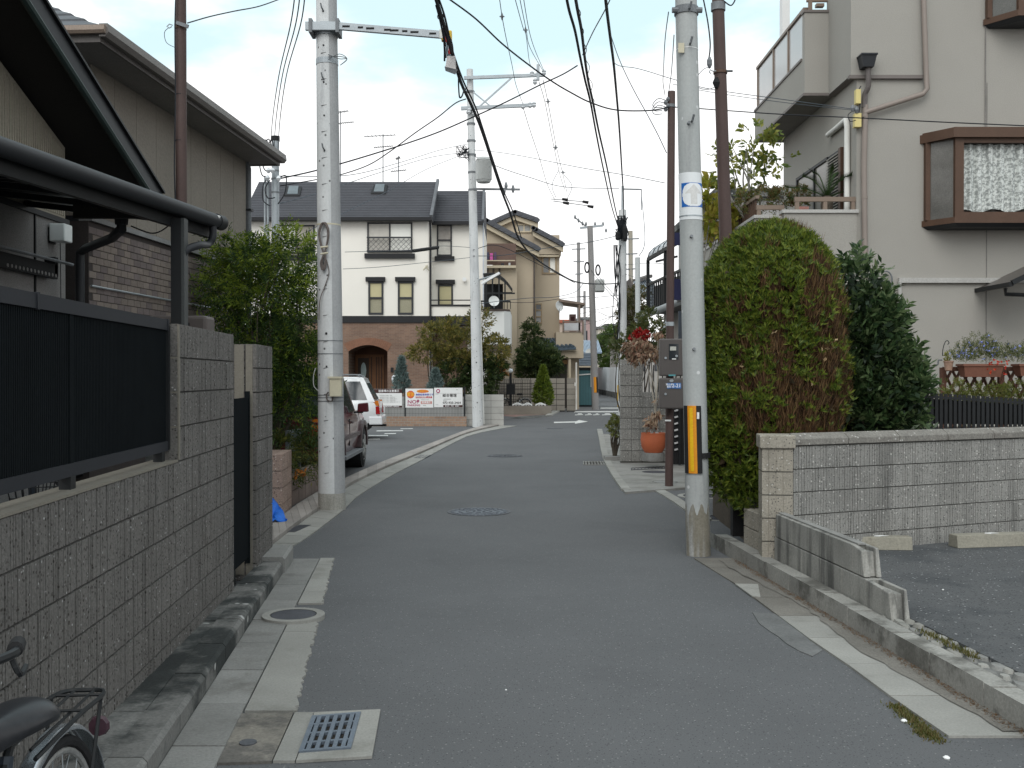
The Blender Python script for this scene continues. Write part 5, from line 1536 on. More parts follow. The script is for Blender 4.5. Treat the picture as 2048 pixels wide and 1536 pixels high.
m = Tb([at(1884,720,14.2),at(1877,720,14.2),at(1876,728,14.2),at(1871,732,14.2)],.012,6); m.build('spout',galv_dark,tp)
# black picket fence behind the lot wall
fn = thing('picket_fence','low black metal picket fence behind the block wall of the raised lot','fence',TR @ Vector((1.6,.5,1)))
f0,f1 = at(1835,786,10.9),at(2075,802,11.1)
zb = 1.05
fd = (Vector((f1.x,f1.y,0)) - Vector((f0.x,f0.y,0)))
for t0 in (0,):
    m = Bm((f0.x,f0.y,f0.z - .03),(f1.x,f1.y,f1.z - .03),.025,.025); m.build('top_rail',black,fn)
    m = Bm((f0.x,f0.y,zb + .06),(f1.x,f1.y,zb + .06),.025,.025); m.build('bottom_rail',black,fn)
npk = 27
for i in range(npk):
    t = i / (npk - 1)
    p = f0.lerp(f1,t)
    m = Bx(p.x - .016,p.x + .016,p.y - .012,p.y + .0,zb - .1,p.z + .012); m.build('picket',black,fn)
m = MB(); p0,p1 = f0.lerp(f1,.1) + Vector((0,.03,0)),f0.lerp(f1,1) + Vector((0,.03,0)); m.quad((p0.x,p0.y,zb + .12),(p1.x,p1.y,zb + .1),(p1.x,p1.y,p1.z - .05),(p0.x,p0.y,p0.z - .05)); m.build('dark_sheet',black_matte,fn)
# garden soil behind the wall
m = MB(); m.prism([(krx(10) + .45,9.25),(9,12.6),(9,YF),(XT,YF),(krx(12) + .6,12.4),(krx(10) + .4,10.6)],0.0,.9)
so_ = m.build('garden_soil',M('soil',(0.075,0.06,0.045),.95,.3,3,.3,40)); so_['kind'] = 'structure'
# ---- plants on the terrace of the stucco house: small tree, cycad, pots
def broadleaf(name,label,els,n,cols,leaf,lw,trunkbase,r0=.03,nl=7,ln=.14,trans=.4,seed=3,cat='tree',droop=.15):
    o = plant(name,label,cat,trunkbase)
    P_,D_ = ell_points(els,n,.35)
    foliage(o,sprigs(P_,unit(D_ + np.array([0,0,.25])),nl,ln,leaf,lw,.8,droop),[leafmat(name + '_leaf',cols,trans)],name='crown')
    k = max(8,n // 12)
    limbs(o,trunkbase,[Vector(p) for p in P_[:k]],r0,bark_grey,'trunk',seed)
    return o
TY = YF + 1.6
broadleaf('balcony_tree','thin tree with yellowing broad leaves rising above the terrace beside the brown pole',
          [((sx(1475,TY),TY,hz_at(320,TY)),(.28,.25,.34)),((sx(1520,TY),TY,hz_at(290,TY)),(.34,.3,.22)),((sx(1545,TY),TY,hz_at(320,TY)),(.28,.28,.28)),((sx(1500,TY),TY,hz_at(350,TY)),(.38,.3,.22)),((sx(1450,TY),TY,hz_at(330,TY)),(.2,.2,.3)),((sx(1520,TY),TY,hz_at(262,TY)),(.3,.25,.12))],
          115,[(0.06,0.10,0.02),(0.12,0.16,0.03),(0.24,0.26,0.05),(0.34,0.32,0.08)],.12,.06,(sx(1505,TY),TY,Z2 - .2),.035,6,.17)
broadleaf('yellow_leaf_tree','yellow leaved tree showing between the grey pole and the brown pole',
          [((sx(1415,18),18,hz_at(385,18)),(.22,.2,.14)),((sx(1430,18),18,hz_at(435,18)),(.36,.3,.24)),((sx(1405,18),18,hz_at(415,18)),(.2,.2,.22)),((sx(1455,18),18,hz_at(440,18)),(.3,.3,.2))],
          130,[(0.20,0.24,0.03),(0.32,0.33,0.045),(0.42,0.38,0.06),(0.28,0.2,0.05)],.15,.085,(sx(1425,18),18,0),.04,6,.16)
cy = plant('cycad','cycad with stiff feathered fronds in front of the louvred shutter on the terrace','cycad',(sx(1655,16.5),16.5,Z2 - .3))
cb = Vector((sx(1653,16.5),16.5,hz_at(395,16.5)))
m = Lt([(.08,-.5),(.1,-.1),(.07,.02)],cb,10); m.build('stem',bark,cy)
for i,(dx,dy,dz) in enumerate(((-.62,.1,.18),(-.45,-.2,.3),(-.2,.1,.42),(.08,-.1,.45),(.22,.1,.40),(.34,0,.3),(.5,-.1,.1),(-.55,.2,.02),(.3,-.3,.3))):
    pth = catmull([cb,cb + Vector((dx * .5,dy * .5,dz * .8)),cb + Vector((dx,dy,dz))],8)
    m = Tb(pth,.008,4)
    Vv = []
    for j in range(1,len(pth)):
        d = (pth[j] - pth[j - 1]).normalized(); s = d.cross(Vector((0,0,1))).normalized()
        for k2 in (0,.5):
            q = pth[j - 1].lerp(pth[j],k2)
            for sg in (1,-1):
                e = q + (s * sg * .8 + d * .6 + Vector((0,0,.25))) * .14
                m.add([q - d * .008,q + d * .008,e],[(0,1,2),(2,1,0)])
    m.build('frond',M('cycad_green',(0.045,0.085,0.022),.5,.2,8),cy)
pp_ = thing('pink_pot','pink rectangular pot on the terrace behind the rail','flower pot',(sx(1602,16.4),16.4,Z2 - .3))
m = Hx([(sx(1594,16.4),16.3,Z2 - .1),(sx(1610,16.4),16.3,Z2 - .1),(sx(1610,16.4),16.5,Z2 - .1),(sx(1594,16.4),16.5,Z2 - .1)],[(sx(1592,16.4),16.28,Z2 + .1),(sx(1613,16.4),16.28,Z2 + .1),(sx(1613,16.4),16.52,Z2 + .1),(sx(1592,16.4),16.52,Z2 + .1)]); m.build('pot',M('pink_plastic',(0.42,0.2,0.17),.6),pp_)
tb = plant('terrace_bushes','reddish green potted bushes along the terrace rail','bush',(sx(1525,17.2),17.2,Z2))
P2,D2 = ell_points([((sx(x,17.2),17.2,hz_at(y_,17.2)),(r1,.25,r2)) for x,y_,r1,r2 in ((1490,400,.16,.14),(1530,395,.25,.16),(1560,398,.2,.15),(1600,392,.12,.14))],420,.3)
foliage(tb,sprigs(P2,unit(D2 + np.array([0,0,.6])),7,.1,.05,.02,.8),[leafmat('mixed_red_green',[(0.05,0.075,0.02),(0.09,0.12,0.03),(0.15,0.07,0.03),(0.13,0.15,0.04)],.3)],name='leaves')
# ================================================================ RIGHT, UP THE ROAD: block pillar, pot, entry, house with curved roof
PY = 19.6
ep = thing('entry_block_wall','ribbed block pillar and stepped low wall at the entry beside the orange pot','wall',(sx(1262,PY),PY,0))
xA = sx(1240.5,PY); bw = (sx(1286,PY) - xA) / 2
emesh = [rib_mesh('ribbed_block',bw,.2,.13,split_grey,pitch=.05,gd=.01,gw=.01,seed=80 + i,vj=.004) for i in range(3)]
ztop = hz_at(728,PY)
rows = 9
for k in range(rows):
    z0 = ztop - .205 * (k + 1)
    ncol = 2 if k < 3 else 4
    for i in range(ncol):
        inst('block',emesh[RNG.randrange(3)],ep,Matrix.Translation((xA + i * bw,PY,z0)) @ Matrix.Diagonal((1,1,1.02,1)))
m = Bx(xA + .01,xA + 2 * bw - .01,PY + .014,PY + .13,0,ztop - .01); m.box(xA + 2 * bw,xA + 4 * bw,PY + .014,PY + .13,0,ztop - .205 * 3 - .01); m.build('mortar',mortar_grey,ep)
for i in range(2):
    m = Bx(xA + i * bw + .002,xA + (i + 1) * bw - .002,PY - .01,PY + .14,ztop,ztop + .085); m.build('coping_block',split_grey,ep)
    m = Bx(xA + (2 + i) * bw + .002,xA + (3 + i) * bw - .002,PY - .01,PY + .14,ztop - .205 * 3,ztop - .205 * 3 + .08); m.build('coping_block',split_grey,ep)
m = MB()
for i in range(9):
    x = xA + 2 * bw + .03 + i * .085; m.box(x,x + .02,PY + .06,PY + .08,ztop - .56,ztop - .02)
m.build('grille_bars',black,ep,kind='stuff')
gt_ = thing('entry_gate','black entry gate with white reflecting slats behind the meter post','gate',(sx(1352,19),19,0))
for i in range(7):
    z = hz_at(900 - i * 13,19); m = Bm((sx(1349,19),19,z),(sx(1356,19),19,z + .02),.02,.03); m.build('slat',M('slat_pale',(0.5,0.5,0.5),.4),gt_)
m = Bx(sx(1347,19),sx(1372,19),19.03,19.06,.05,1.25); m.build('panel',black_matte,gt_)
m = Bx(sx(1357,19),sx(1361,19),18.97,19.03,.05,1.2); m.build('post',black,gt_)
pot = thing('plant_pot','large round orange terracotta pot on a stone disc beside the meter post','flower pot',(sx(1307,18.6),18.6,.03))
pz = hz_at(908,18.6)
m = Lt([(.16,0),(.215,.1),(.235,.24),(.22,.33),(.225,.35),(.205,.355),(.19,.3)],(sx(1307,18.6),18.6,pz + .03),24); m.build('bowl',M('terracotta',(0.40,0.105,0.045),.6,.1,5,.08,60),pot,smooth=True,angle=50)
m = Lt([(.2,-.12),(.2,.028)],(sx(1307,18.6),18.6,pz),18); m.build('stone_disc',conc,pot)
m = Lt([(.185,.305),(.1,.32)],(sx(1307,18.6),18.6,pz + .03),16); m.build('soil',MATS['soil'],pot)
orn = thing('garden_ornament','two small pale stone figures on the soil of the orange pot','ornament',(sx(1308,18.5),18.5,pz + .35))
m = MB()
for dx,h_ in ((-.035,.1),(.05,.12)):
    c = Vector((sx(1308,18.5) + dx,18.5,pz + .33)); m.lathe([(.03,0),(.045,.04),(.025,h_ * .6),(.035,h_ * .75),(.03,h_),(.005,h_ + .02)],c,10)
m.build('figures',M('pale_stone',(0.5,0.48,0.45),.8,.1,9),orn,smooth=True)
dp_ = plant('wilting_plant','bare stemmed plant with drooping dry brown leaves growing from the orange pot','plant',(sx(1305,18.6),18.6,pz + .3))
st = [[(1310,860),(1312,800),(1308,770),(1290,720),(1283,705)],[(1312,800),(1316,750),(1314,710),(1318,672)],[(1311,840),(1306,790),(1299,760),(1296,720)],[(1311,850),(1319,815),(1317,790)]]
m = MB()
for q in st:
    m.tube(catmull([at(x,y_,18.6) for x,y_ in q],5),.011,6)
m.build('stems',M('pale_stem',(0.36,0.33,0.28),.85,.15,9),dp_,smooth=True)
ctr = [(1268,690,.2),(1283,685,.16),(1262,705,.14),(1300,700,.22),(1280,710,.14),(1312,708,.12),(1318,668,.12),(1272,718,.1),(1308,830,.1),(1316,800,.06),(1302,845,.1)]
Pd,Dd = ell_points([((sx(x,18.5),18.5 + RNG.uniform(-.1,.1),hz_at(y_,18.5)),(r1,.14,r1 * .5)) for x,y_,r1 in ctr],330,.2)
Dd = unit(Dd * .5 + np.array([0,0,-.9]) + NP.normal(size=Dd.shape) * .3)
foliage(dp_,np.concatenate([quads(Pd + NP.normal(size=Pd.shape) * .03,Dd + NP.normal(size=Dd.shape) * .3,NP.normal(size=Dd.shape),.105,.035,.2) for _ in range(3)]),[leafmat('dry_brown_leaf',[(0.12,0.07,0.05),(0.25,0.17,0.11),(0.40,0.29,0.2),(0.22,0.08,0.05)],.25)],name='leaves')
rf = plant('red_flowers','cluster of bright red flowers above the block pillar','flowers',at(1285,672,20.4))
Pr,Dr = ell_points([(tuple(at(x,y_,20.4)),(.09,.09,.075)) for x,y_ in ((1272,671),(1283,673),(1291,669),(1280,666),(1268,678))],130,.4)
foliage(rf,np.concatenate([quads(Pr,Dr + NP.normal(size=Dr.shape) * .4,NP.normal(size=Dr.shape),.06,.05,.2) for _ in range(3)]),[leafmat('petal_red',[(0.28,0.01,0.01),(0.42,0.025,0.022)],.2)],name='blooms')
def bush(name,label,els,n,cols,leaf=.06,lw=.022,nl=8,ln=.11,cat='bush',trunk=True,inner=.45,trans=.3,up=.5):
    c = els[0][0]
    o = plant(name,label,cat,(c[0],c[1],0))
    P_,D_ = ell_points(els,n,inner)
    foliage(o,sprigs(P_,unit(D_ + np.array([0,0,up])),nl,ln,leaf,lw,.8),[leafmat(name + '_leaf',cols,trans)],name='crown')
    if trunk: limbs(o,(c[0],c[1],0),[Vector(p) for p in P_[:12]],.03)
    return o
E = lambda px,py,Y,rx,rz,ry=None: (tuple(at(px,py,Y)),(rx,ry or rx,rz))
bush('rose_bush','leafy bush behind the block pillar with the red flowers on it',[E(1262,690,20.8,.3,.25),E(1295,668,20.8,.35,.3),E(1240,700,20.8,.25,.2),E(1300,640,21.2,.25,.22),E(1322,690,20.6,.2,.3)],520,[(0.04,0.06,0.018),(0.075,0.1,0.025),(0.12,0.11,0.04)],.06,.03)
o = bush('corner_bush','small olive bush at the road edge in front of the block pillar',[E(1229,850,20.5,.13,.17),E(1235,856,20.3,.12,.13)],170,[(0.07,0.09,0.02),(0.12,0.14,0.03),(0.17,0.16,0.04)],.05,.02,7,.07)
m = MB(); q = at(1229,866,20.4); m.box(q.x - .2,q.x + .12,20.2,20.6,0,.1); tag(m.build('planting_kerb',conc),'small concrete border round the olive bush at the road edge','border')
# house with the curved balcony roof
HX = thing('curved_balcony_house','grey house with a curved clear balcony roof and black rails behind the brown meter post','house',(sx(1400,25),25,0))
gw_ = M('render_grey',(0.33,0.31,0.285),.9,.06,1,.06)
YH = 24.0
xw = sx(1385,YH)
m = Bx(xw,xw + 6,YH,YH + 1.2,0,hz_at(452,YH)); m.build('wall',gw_,HX)
m = Bx(xw - .1,xw + 6,YH - .25,YH + 1.4,hz_at(462,YH),hz_at(452,YH)); m.build('eave',dark_trim,HX)
xs0,xs1 = sx(1404,YH),sx(1437,YH)
m = Bx(xs0 - .06,xs1 + .06,YH - .06,YH,hz_at(560,YH),hz_at(486,YH)); sw = m.build('shutter',black,HX)
z = hz_at(556,YH)
while z < hz_at(491,YH):
    m = Bx(xs0,xs1,YH - .09,YH - .062,z,z + .045); m.build('slat',M('shutter_grey',(0.16,0.15,0.145),.6),sw); z += .06
# balcony: posts, rails, curved polycarbonate roof; its front edge runs away along the road
b0,b1 = at(1296,505,28.0),at(1372,443,23.6)
fx = lambda t: lerp(Vector((b0.x,28,0)),Vector((b1.x,23.6,0)),t)
zt0 = hz_at(516,28.0)
zr0 = hz_at(570,28.0)
zf0 = hz_at(628,28.0)
acr = M('polycarbonate_blue',(0.45,0.52,0.58),.2,.04,2,0,trans=.55)
seg = 8
inx = Vector((1,.25,0)).normalized()
for i in range(7):
    m = MB()
    a_,b_ = fx(i / 7 + .008),fx((i + 1) / 7 - .008)
    for j in range(seg):
        u0,u1 = j / seg * math.pi / 2,(j + 1) / seg * math.pi / 2
        q = []
        for p,u in ((a_,u0),(b_,u0),(b_,u1),(a_,u1)):
            q.append(p + inx * (1 - math.cos(u)) * 1.3 + Vector((0,0,zt0 + .55 * math.sin(u))))
        m.poly(q)
    m.build('roof_pane',acr,HX,smooth=True)
for i in range(8):
    a_ = fx(i / 7)
    m = Tb([a_ + inx * (1 - math.cos(u)) * 1.3 + Vector((0,0,zt0 + .55 * math.sin(u) - .01)) for u in np.linspace(0,math.pi / 2,7)],.022,4); m.build('roof_rib',black,HX)
m = Bm(fx(0) + Vector((0,0,zt0 - .04)),fx(1) + Vector((0,0,zt0 - .04)),.07,.09); m.build('roof_beam',black,HX)
for t in (0,.5,1):
    p = fx(t); m = Bx(p.x - .04,p.x + .04,p.y - .04,p.y + .04,zf0,zt0 - .05); m.build('balcony_post',black,HX)
for z in (zr0,zf0 + .08):
    m = Bm(fx(0) + Vector((0,0,z)),fx(1) + Vector((0,0,z)),.05,.06); m.build('balcony_rail',black,HX)
for i in range(1,16):
    p = fx(i / 16); m = Bx(p.x - .018,p.x + .018,p.y - .018,p.y + .018,zf0 + .1,zr0); m.build('baluster',black,HX)
m = MB(); p,q = fx(0) + inx * .1,fx(1) + inx * .1; m.hexa([p + Vector((0,0,zf0)),q + Vector((0,0,zf0)),q + inx * 2 + Vector((0,0,zf0)),p + inx * 2 + Vector((0,0,zf0))],[p + Vector((0,0,zf0 + .06)),q + Vector((0,0,zf0 + .06)),q + inx * 2 + Vector((0,0,zf0 + .06)),p + inx * 2 + Vector((0,0,zf0 + .06))]); m.build('balcony_floor',dark_trim,HX)
m = Qd(p + inx * .05 + Vector((0,0,zf0 + .15)),q + inx * .05 + Vector((0,0,zf0 + .15)),q + inx * .05 + Vector((0,0,zr0 - .06)),p + inx * .05 + Vector((0,0,zr0 - .06))); m.build('balcony_screen',M('screen_dark',(0.06,0.058,0.06),.7,.1,3),HX)
nv = thing('navy_sheet','navy blue sheet hung over the balcony under the curved roof','sheet',(sx(1355,23.8),23.8,4))
m = Bx(sx(1347,23.9),sx(1368,23.9),23.9,23.95,hz_at(600,23.9),hz_at(558,23.9)); m.box(sx(1348,23.9),sx(1370,23.9),24.0,24.05,hz_at(489,23.9),hz_at(464,23.9)); m.build('sheet',M('navy_cloth',(0.02,0.022,0.06),.9,.1,6),nv,kind='stuff')
for k_,(xx,yy_) in enumerate(((1312,523),(1332,560))):
    m = MB(); a_ = at(xx,yy_,26.5); m.beam(a_,a_ + Vector((.45,-.6,.06)),.03,.05); m.build('laundry_pole',black,HX)
# lean-to roof below the balcony with its round gutter, wall and brace
e0,e1 = at(1274,637,28.5),at(1392,590,23.2)
grey_pipe = M('gutter_pale',(0.30,0.315,0.32),.45,.1,3,.05)
m = Tb([e0,e1],.085,12); m.build('eave_gutter',grey_pipe,HX,smooth=True)
m = MB(); up = Vector((1.5,.4,.75)); m.quad(e0 + Vector((0,0,.06)),e1 + Vector((0,0,.06)),e1 + up,e0 + up); m.quad(e0 + Vector((.05,0,-.05)),e0 + up + Vector((.05,0,-.12)),e1 + up + Vector((.05,0,-.12)),e1 + Vector((.05,0,-.05))); m.build('lean_to_roof',M('roof_grey_metal',(0.2,0.215,0.225),.5,.1,2),HX)
w0,w1 = e0 + Vector((.75,.1,-.05)),e1 + Vector((.75,.1,-.05))
m = Hx([(w0.x,w0.y,0),(w1.x,w1.y,0),(w1.x + .2,w1.y + .1,0),(w0.x + .2,w0.y + .1,0)],[(w0.x,w0.y,w0.z + .2),(w1.x,w1.y,w1.z + .2),(w1.x + .2,w1.y + .1,w1.z + .2),(w0.x + .2,w0.y + .1,w0.z + .2)]); m.build('ground_floor_wall',gw_,HX)
m = Bm(at(1312,680,24.5),at(1338,640,24.2),.07,.09); m.build('brace',galv,HX)
dr = MB(); dr.box(sx(1357,21.5),sx(1373,21.5),21.5,21.56,hz_at(705,21.5),hz_at(622,21.5)); dr.build('dark_panel',M('panel_blue_grey',(0.05,0.06,0.075),.5),HX)
# ================================================================ LEFT POLE
lb = gr(664,1019)
ltop = at(650,-260,lb.y)
lpole = utility_pole('utility_pole','thick pale concrete pole with a cable coil and crossarm, left road edge',(lb.x,lb.y,0),ltop,.168,.118,pole_conc,n=32)
LB = Vector((lb.x,lb.y,0))
def AL(z): return axis(LB,ltop,z)
def RL_(z): return rad(.168,.118,LB,ltop,z)
def lz(py): return hz_at(py,lb.y)
lring = lambda z0,z1,off,mat,nm,**k: ring_on(lpole,LB,ltop,.168,.118,z0,z1,off,mat,nm,32,**k)
lring(0,lz(985),.002,M('pole_foot',(0.33,0.32,0.29),.9,.15,3,.2,50,.2,50,streak=((0.2,0.19,0.165),10,.5,.7)),'stained_foot')
# a long darker strip laid on the right side of the pole
lring(lz(990),lz(-30),.0012,M('pole_darker_strip',(0.34,0.345,0.35),.8,.12,2,.1,40,streak=((0.36,0.37,0.38),8,.5,.6)),'darker_strip',a0=-1.2,a1=.1)
for i,py in enumerate(range(112,985,52)):
    z = lz(py); r = RL_(z)
    m = MB(); a_ = -1.75; p = AL(z) + Vector((math.cos(a_) * r,math.sin(a_) * r,0)); m.beam(p + Vector((-.03,.004,-.004)),p + Vector((.035,.004,.006)),.012,.008); m.build('form_tie_mark',M('tie_mark',(0.13,0.13,0.13),.9),lpole)
for py in (30,97,170,236,306,450,572,668,733):
    z = lz(py); r = RL_(z); p = AL(z) + Vector((-.05 * 0 - .02,-r,0)); m = Tb([p + Vector((0,.02,0)),p + Vector((0,-.004,0))],.016 if py in (668,) else .011,8); m.build('bolt_hole',black_matte,lpole)
for py in (28,165,305):
    z = lz(py); r = RL_(z); p = AL(z) + Vector((-.02,-r,0)); m = Tb([p,p + Vector((-.01,-.05,.02)),p + Vector((-.02,-.06,.07))],.01,6); m.build('foot_peg',galv_dark,lpole)
zc = lz(62)
lring(zc - .075,zc + .075,.014,galv,'arm_band')
m = MB(); p = AL(zc); r = RL_(zc)
m.box(p.x - r - .10,p.x + r + .06,p.y - r - .07,p.y - r - .02,zc - .05,zc + .05); m.build('band_plate',galv,lpole)
for s_ in (-1,1):
    m = Bx(p.x + s_ * (r + .035) - .02,p.x + s_ * (r + .035) + .02,p.y - r - .09,p.y + .05,zc - .085,zc + .085); m.build('band_lug',galv_dark,lpole)
a0 = AL(zc) + Vector((r + .05,-r - .045,0)); a1 = at(899,71,lb.y - .2)
m = Bm(a0,a1,.05,.085); m.build('crossarm',galv,lpole)
for t in (.08,.2,.3,.45,.52,.6,.7,.86):
    q = a0.lerp(a1,t); m = Bx(q.x - .035 * (1 + (t * 10) % 2),q.x + .03,q.y - .0275,q.y - .024,q.z - .012,q.z + .012); m.build('arm_slot',black_matte,lpole)
m = Bx(a1.x - .10,a1.x + .03,a1.y - .05,a1.y + .05,a1.z - .07,a1.z + .05); m.build('yellow_clamp',M('clamp_yellow',(0.62,0.42,0.05),.5,.2,12),lpole,bevel=.01)
m = Bx(a1.x - .12,a1.x - .04,a1.y - .055,a1.y - .03,a1.z - .05,a1.z + .06); m.build('clamp_plate',M('clamp_pale',(0.6,0.6,0.55),.5),lpole)
z = lz(125); lring(z - .035,z + .035,.006,galv,'thin_band'); p = AL(z); r = RL_(z)
for k in range(3):
    m = Tb(catmull([p + Vector((r * .3,-r,.03 * k)),p + Vector((r + .05,-r - .05,.05 - .03 * k)),p + Vector((r + .13,-r * .6,.02)),p + Vector((r + .04,-r * .4,-.05))],4),.005,4); m.build('band_wire',galv_dark,lpole)
for py in (708,682,790,795,802): lring(lz(py) - .003,lz(py) + .006,.005,galv_dark,'strap')
lring(lz(452),lz(449),.003,beige_box,'tape')
# coil of spare cable
coil = thing('cable_coil','loop of spare brown grey cable tied to the left concrete pole','cable coil',AL(lz(500)) + Vector((0,-.16,0)))
cgrey = M('cable_brown_grey',(0.12,0.10,0.092),.8,.2,9)
for i in range(6):
    o_ = RNG.uniform(-3,3)
    q = [(645 + o_,448),(639 + o_ * .6,466),(643 + o_ * .3,492),(647,508),(644 + o_,526),(648 + o_,540),(652 + o_ * .5,524),(650,506),(656 + o_ * .4,480),(657 + o_ * .6,460),(651 + o_,446),(645 + o_,448)]
    m = Tb(catmull([at(x,y_,lb.y - .165 - .006 * i) for x,y_ in q],4),.010,5); m.build('loop',cgrey,coil,smooth=True)
m = Tb(catmull([at(x,y_,lb.y - .165) for x,y_ in ((653,520),(658,545),(650,572),(640,600),(638,640))],5),.006,5); m.build('tail',cgrey,coil,smooth=True)
for py in (508,495): 
    m = Tb([at(641,py,lb.y - .2),at(656,py - 2,lb.y - .2)],.012,5); m.build('tie',beige_box,coil)
# beige box on the pole
bxx = thing('pole_box','beige switch box with a lid on the left concrete pole','switch box',at(671,780,lb.y - .2))
Yb = lb.y - .19
m = Bx(sx(661,Yb),sx(684,Yb),Yb - .08,Yb + .04,hz_at(793,Yb),hz_at(756,Yb)); m.build('case',beige_box,bxx,bevel=.008)
m = Bx(sx(658,Yb),sx(686,Yb),Yb - .095,Yb + .045,hz_at(757,Yb),hz_at(753,Yb)); m.build('lid',beige_box,bxx)
m = Tb(catmull([at(666,793,Yb),at(664,802,Yb),at(655,800,Yb),at(653,790,Yb),at(657,784,Yb)],5),.008,5); m.build('cable',cgrey,bxx)
m = Tb(catmull([at(637,782,Yb),at(628,772,Yb),at(627,752,Yb),at(631,736,Yb)],5),.006,5); m.build('side_cable',M('cable_pale',(0.4,0.4,0.38),.7),bxx)
# ================================================================ PLANTER, TREE, NET
pinkb = M('block_pinkish',(0.33,0.245,0.205),.92,.15,2,.25,70,.7,55,speck=((0.55,0.47,0.42),45,.1),dark_speck=((0.14,0.10,0.085),50,.22),rnd=.07)
pw = thing('pink_block_pillar','short pink grey block pillar with three courses beside the blue net','pillar',gr(565,1040))
c0 = gr(562,1035); c0 = Vector((c0.x,c0.y,0))
TK = frame((sx(544,12.2) - .02,12.2,0),math.radians(0) + .02)
x562,x580 = sx(562,12.2),sx(580,13.0)
TK = frame((x562,12.25,0),math.atan2(.85,x580 - x562))      # x along the road face
pm = [rib_mesh('pink_block',.42,.2,.12,pinkb,pitch=.03,seed=90 + i) for i in range(2)]
pm2 = rib_mesh('pink_block_end',.12,.2,.30,pinkb,pitch=.04,seed=97)
for k in range(4):
    for i in range(2):
        inst('block',pm[RNG.randrange(2)],pw,TK @ Matrix.Translation((i * .42,0,-.05 + .2 * k)))
    for i in range(2):
        inst('block',pm[RNG.randrange(2)],pw,TK @ Matrix.Translation((i * .42,.13,-.05 + .2 * k)))
m = MB(TK); m.box(.01,.82,.02,.24,0,.73); m.build('mortar',mortar_grey,pw)
lp2 = thing('low_planter_wall','low two course brown block planter wall behind the left concrete pole','wall',gr(600,1000))
P0,P1 = TK @ Vector((.86,.04,0)),Vector((sx(640,15.2),15.2,0))
TQ = frame(P0,math.atan2((P1 - P0).y,(P1 - P0).x)); nq = 5; lq = (P1 - P0).length / nq
qm = [rib_mesh('planter_block',lq,.2,.12,M('block_brown',(0.20,0.155,0.135),.92,.15,2,.2,70,.6,55,rnd=.1),pitch=.05,gd=.004,seed=100 + i) for i in range(2)]
for k in range(2):
    for i in range(nq): inst('block',qm[RNG.randrange(2)],lp2,TQ @ Matrix.Translation((i * lq,0,-.0 + .2 * k)))
m = MB(TQ); m.box(.01,nq * lq - .01,.02,.1,0,.38); m.build('mortar',mortar_grey,lp2)
m = MB(); m.prism([(P0.x - .1,P0.y + .1),(P1.x - .02,P1.y + .1),(-3.6,15.6),(-3.9,12.8)],0,.33); s2 = m.build('planter_soil',MATS['soil'],None); s2['kind'] = 'structure'
wb = thing('standing_board','grey blue upright board among the plants in the left planter','board',at(590,900,13.9))
m = MB(); a_,b_ = at(577,905,13.6),at(603,905,14.1); z0,z1 = hz_at(907,13.8),hz_at(860,13.8)
m.hexa([(a_.x,a_.y,z0),(b_.x,b_.y,z0 + .04),(b_.x - .05,b_.y + .04,z0 + .04),(a_.x - .05,a_.y + .04,z0)],[(a_.x,a_.y,z1),(b_.x,b_.y,z1 + .0),(b_.x - .05,b_.y + .04,z1),(a_.x - .05,a_.y + .04,z1)]); m.build('panel',M('grey_blue_panel',(0.24,0.27,0.30),.6,.06,3),wb)
m = Bx(a_.x + .02,a_.x + .06,a_.y + .02,a_.y + .06,.3,z0); m.box(b_.x - .06,b_.x - .02,b_.y + .02,b_.y + .06,.3,z0 + .04); m.build('legs',galv_dark,wb,kind='stuff')
net = thing('blue_net','crumpled bright blue net sheet lying against the pink block pillar','net',gr(555,1040))
m = MB(); n = 12
for i in range(n + 1):
    for j in range(n + 1):
        u,v = i / n,j / n
        top_ = at(lerp(528,553,u),lerp(985,1004,u),12.1); botp = gr(lerp(524,579,u),lerp(1046,1040,u),.06)
        p = top_.lerp(botp,v ** .8) + Vector((.015 * math.sin(u * 14 + v * 3),-.05 * math.sin(v * 3.14) + .025 * math.sin(u * 17),.018 * math.sin(u * 11 + v * 9)))
        m.v.append(p)
m.f = [(i * (n + 1) + j,(i + 1) * (n + 1) + j,(i + 1) * (n + 1) + j + 1,i * (n + 1) + j + 1) for i in range(n) for j in range(n)]; m.m = [0] * len(m.f)
o = m.build('sheet',M('net_blue',(0.012,0.13,0.55),.6,.2,9,.25,120),net,smooth=True,angle=70)
sd_ = o.modifiers.new('thick','SOLIDIFY'); sd_.thickness = .008
TYL = 13.7
tr = plant('nandina_tree','feathery green tree with lighter tips behind the left block wall and pole','tree',(sx(520,TYL),TYL,.3))
el = [E(520,600,TYL,.62,.55),E(560,545,TYL,.45,.40),E(470,560,TYL + .1,.42,.35),E(600,640,TYL,.30,.42),E(530,700,TYL,.55,.42),E(470,650,TYL,.35,.3),E(580,740,TYL,.38,.36),E(560,820,TYL,.36,.38),E(600,800,TYL,.24,.34),E(520,780,TYL,.4,.4),E(600,720,TYL,.3,.3),E(450,500,TYL,.16,.22),E(580,500,TYL,.26,.22),E(500,520,TYL,.3,.2)]
P_,D_ = ell_points(el,2700,.25)
D_ = unit(D_ * .8 + np.array([0,0,.35]))
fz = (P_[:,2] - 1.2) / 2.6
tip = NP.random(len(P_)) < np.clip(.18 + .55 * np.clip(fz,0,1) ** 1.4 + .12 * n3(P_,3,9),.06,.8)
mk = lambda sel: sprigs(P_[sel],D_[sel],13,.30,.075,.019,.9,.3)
foliage(tr,mk(~tip),[leafmat('tree_deep_green',[(0.016,0.038,0.012),(0.032,0.066,0.017),(0.055,0.10,0.024),(0.08,0.135,0.03)],.3)],name='crown')
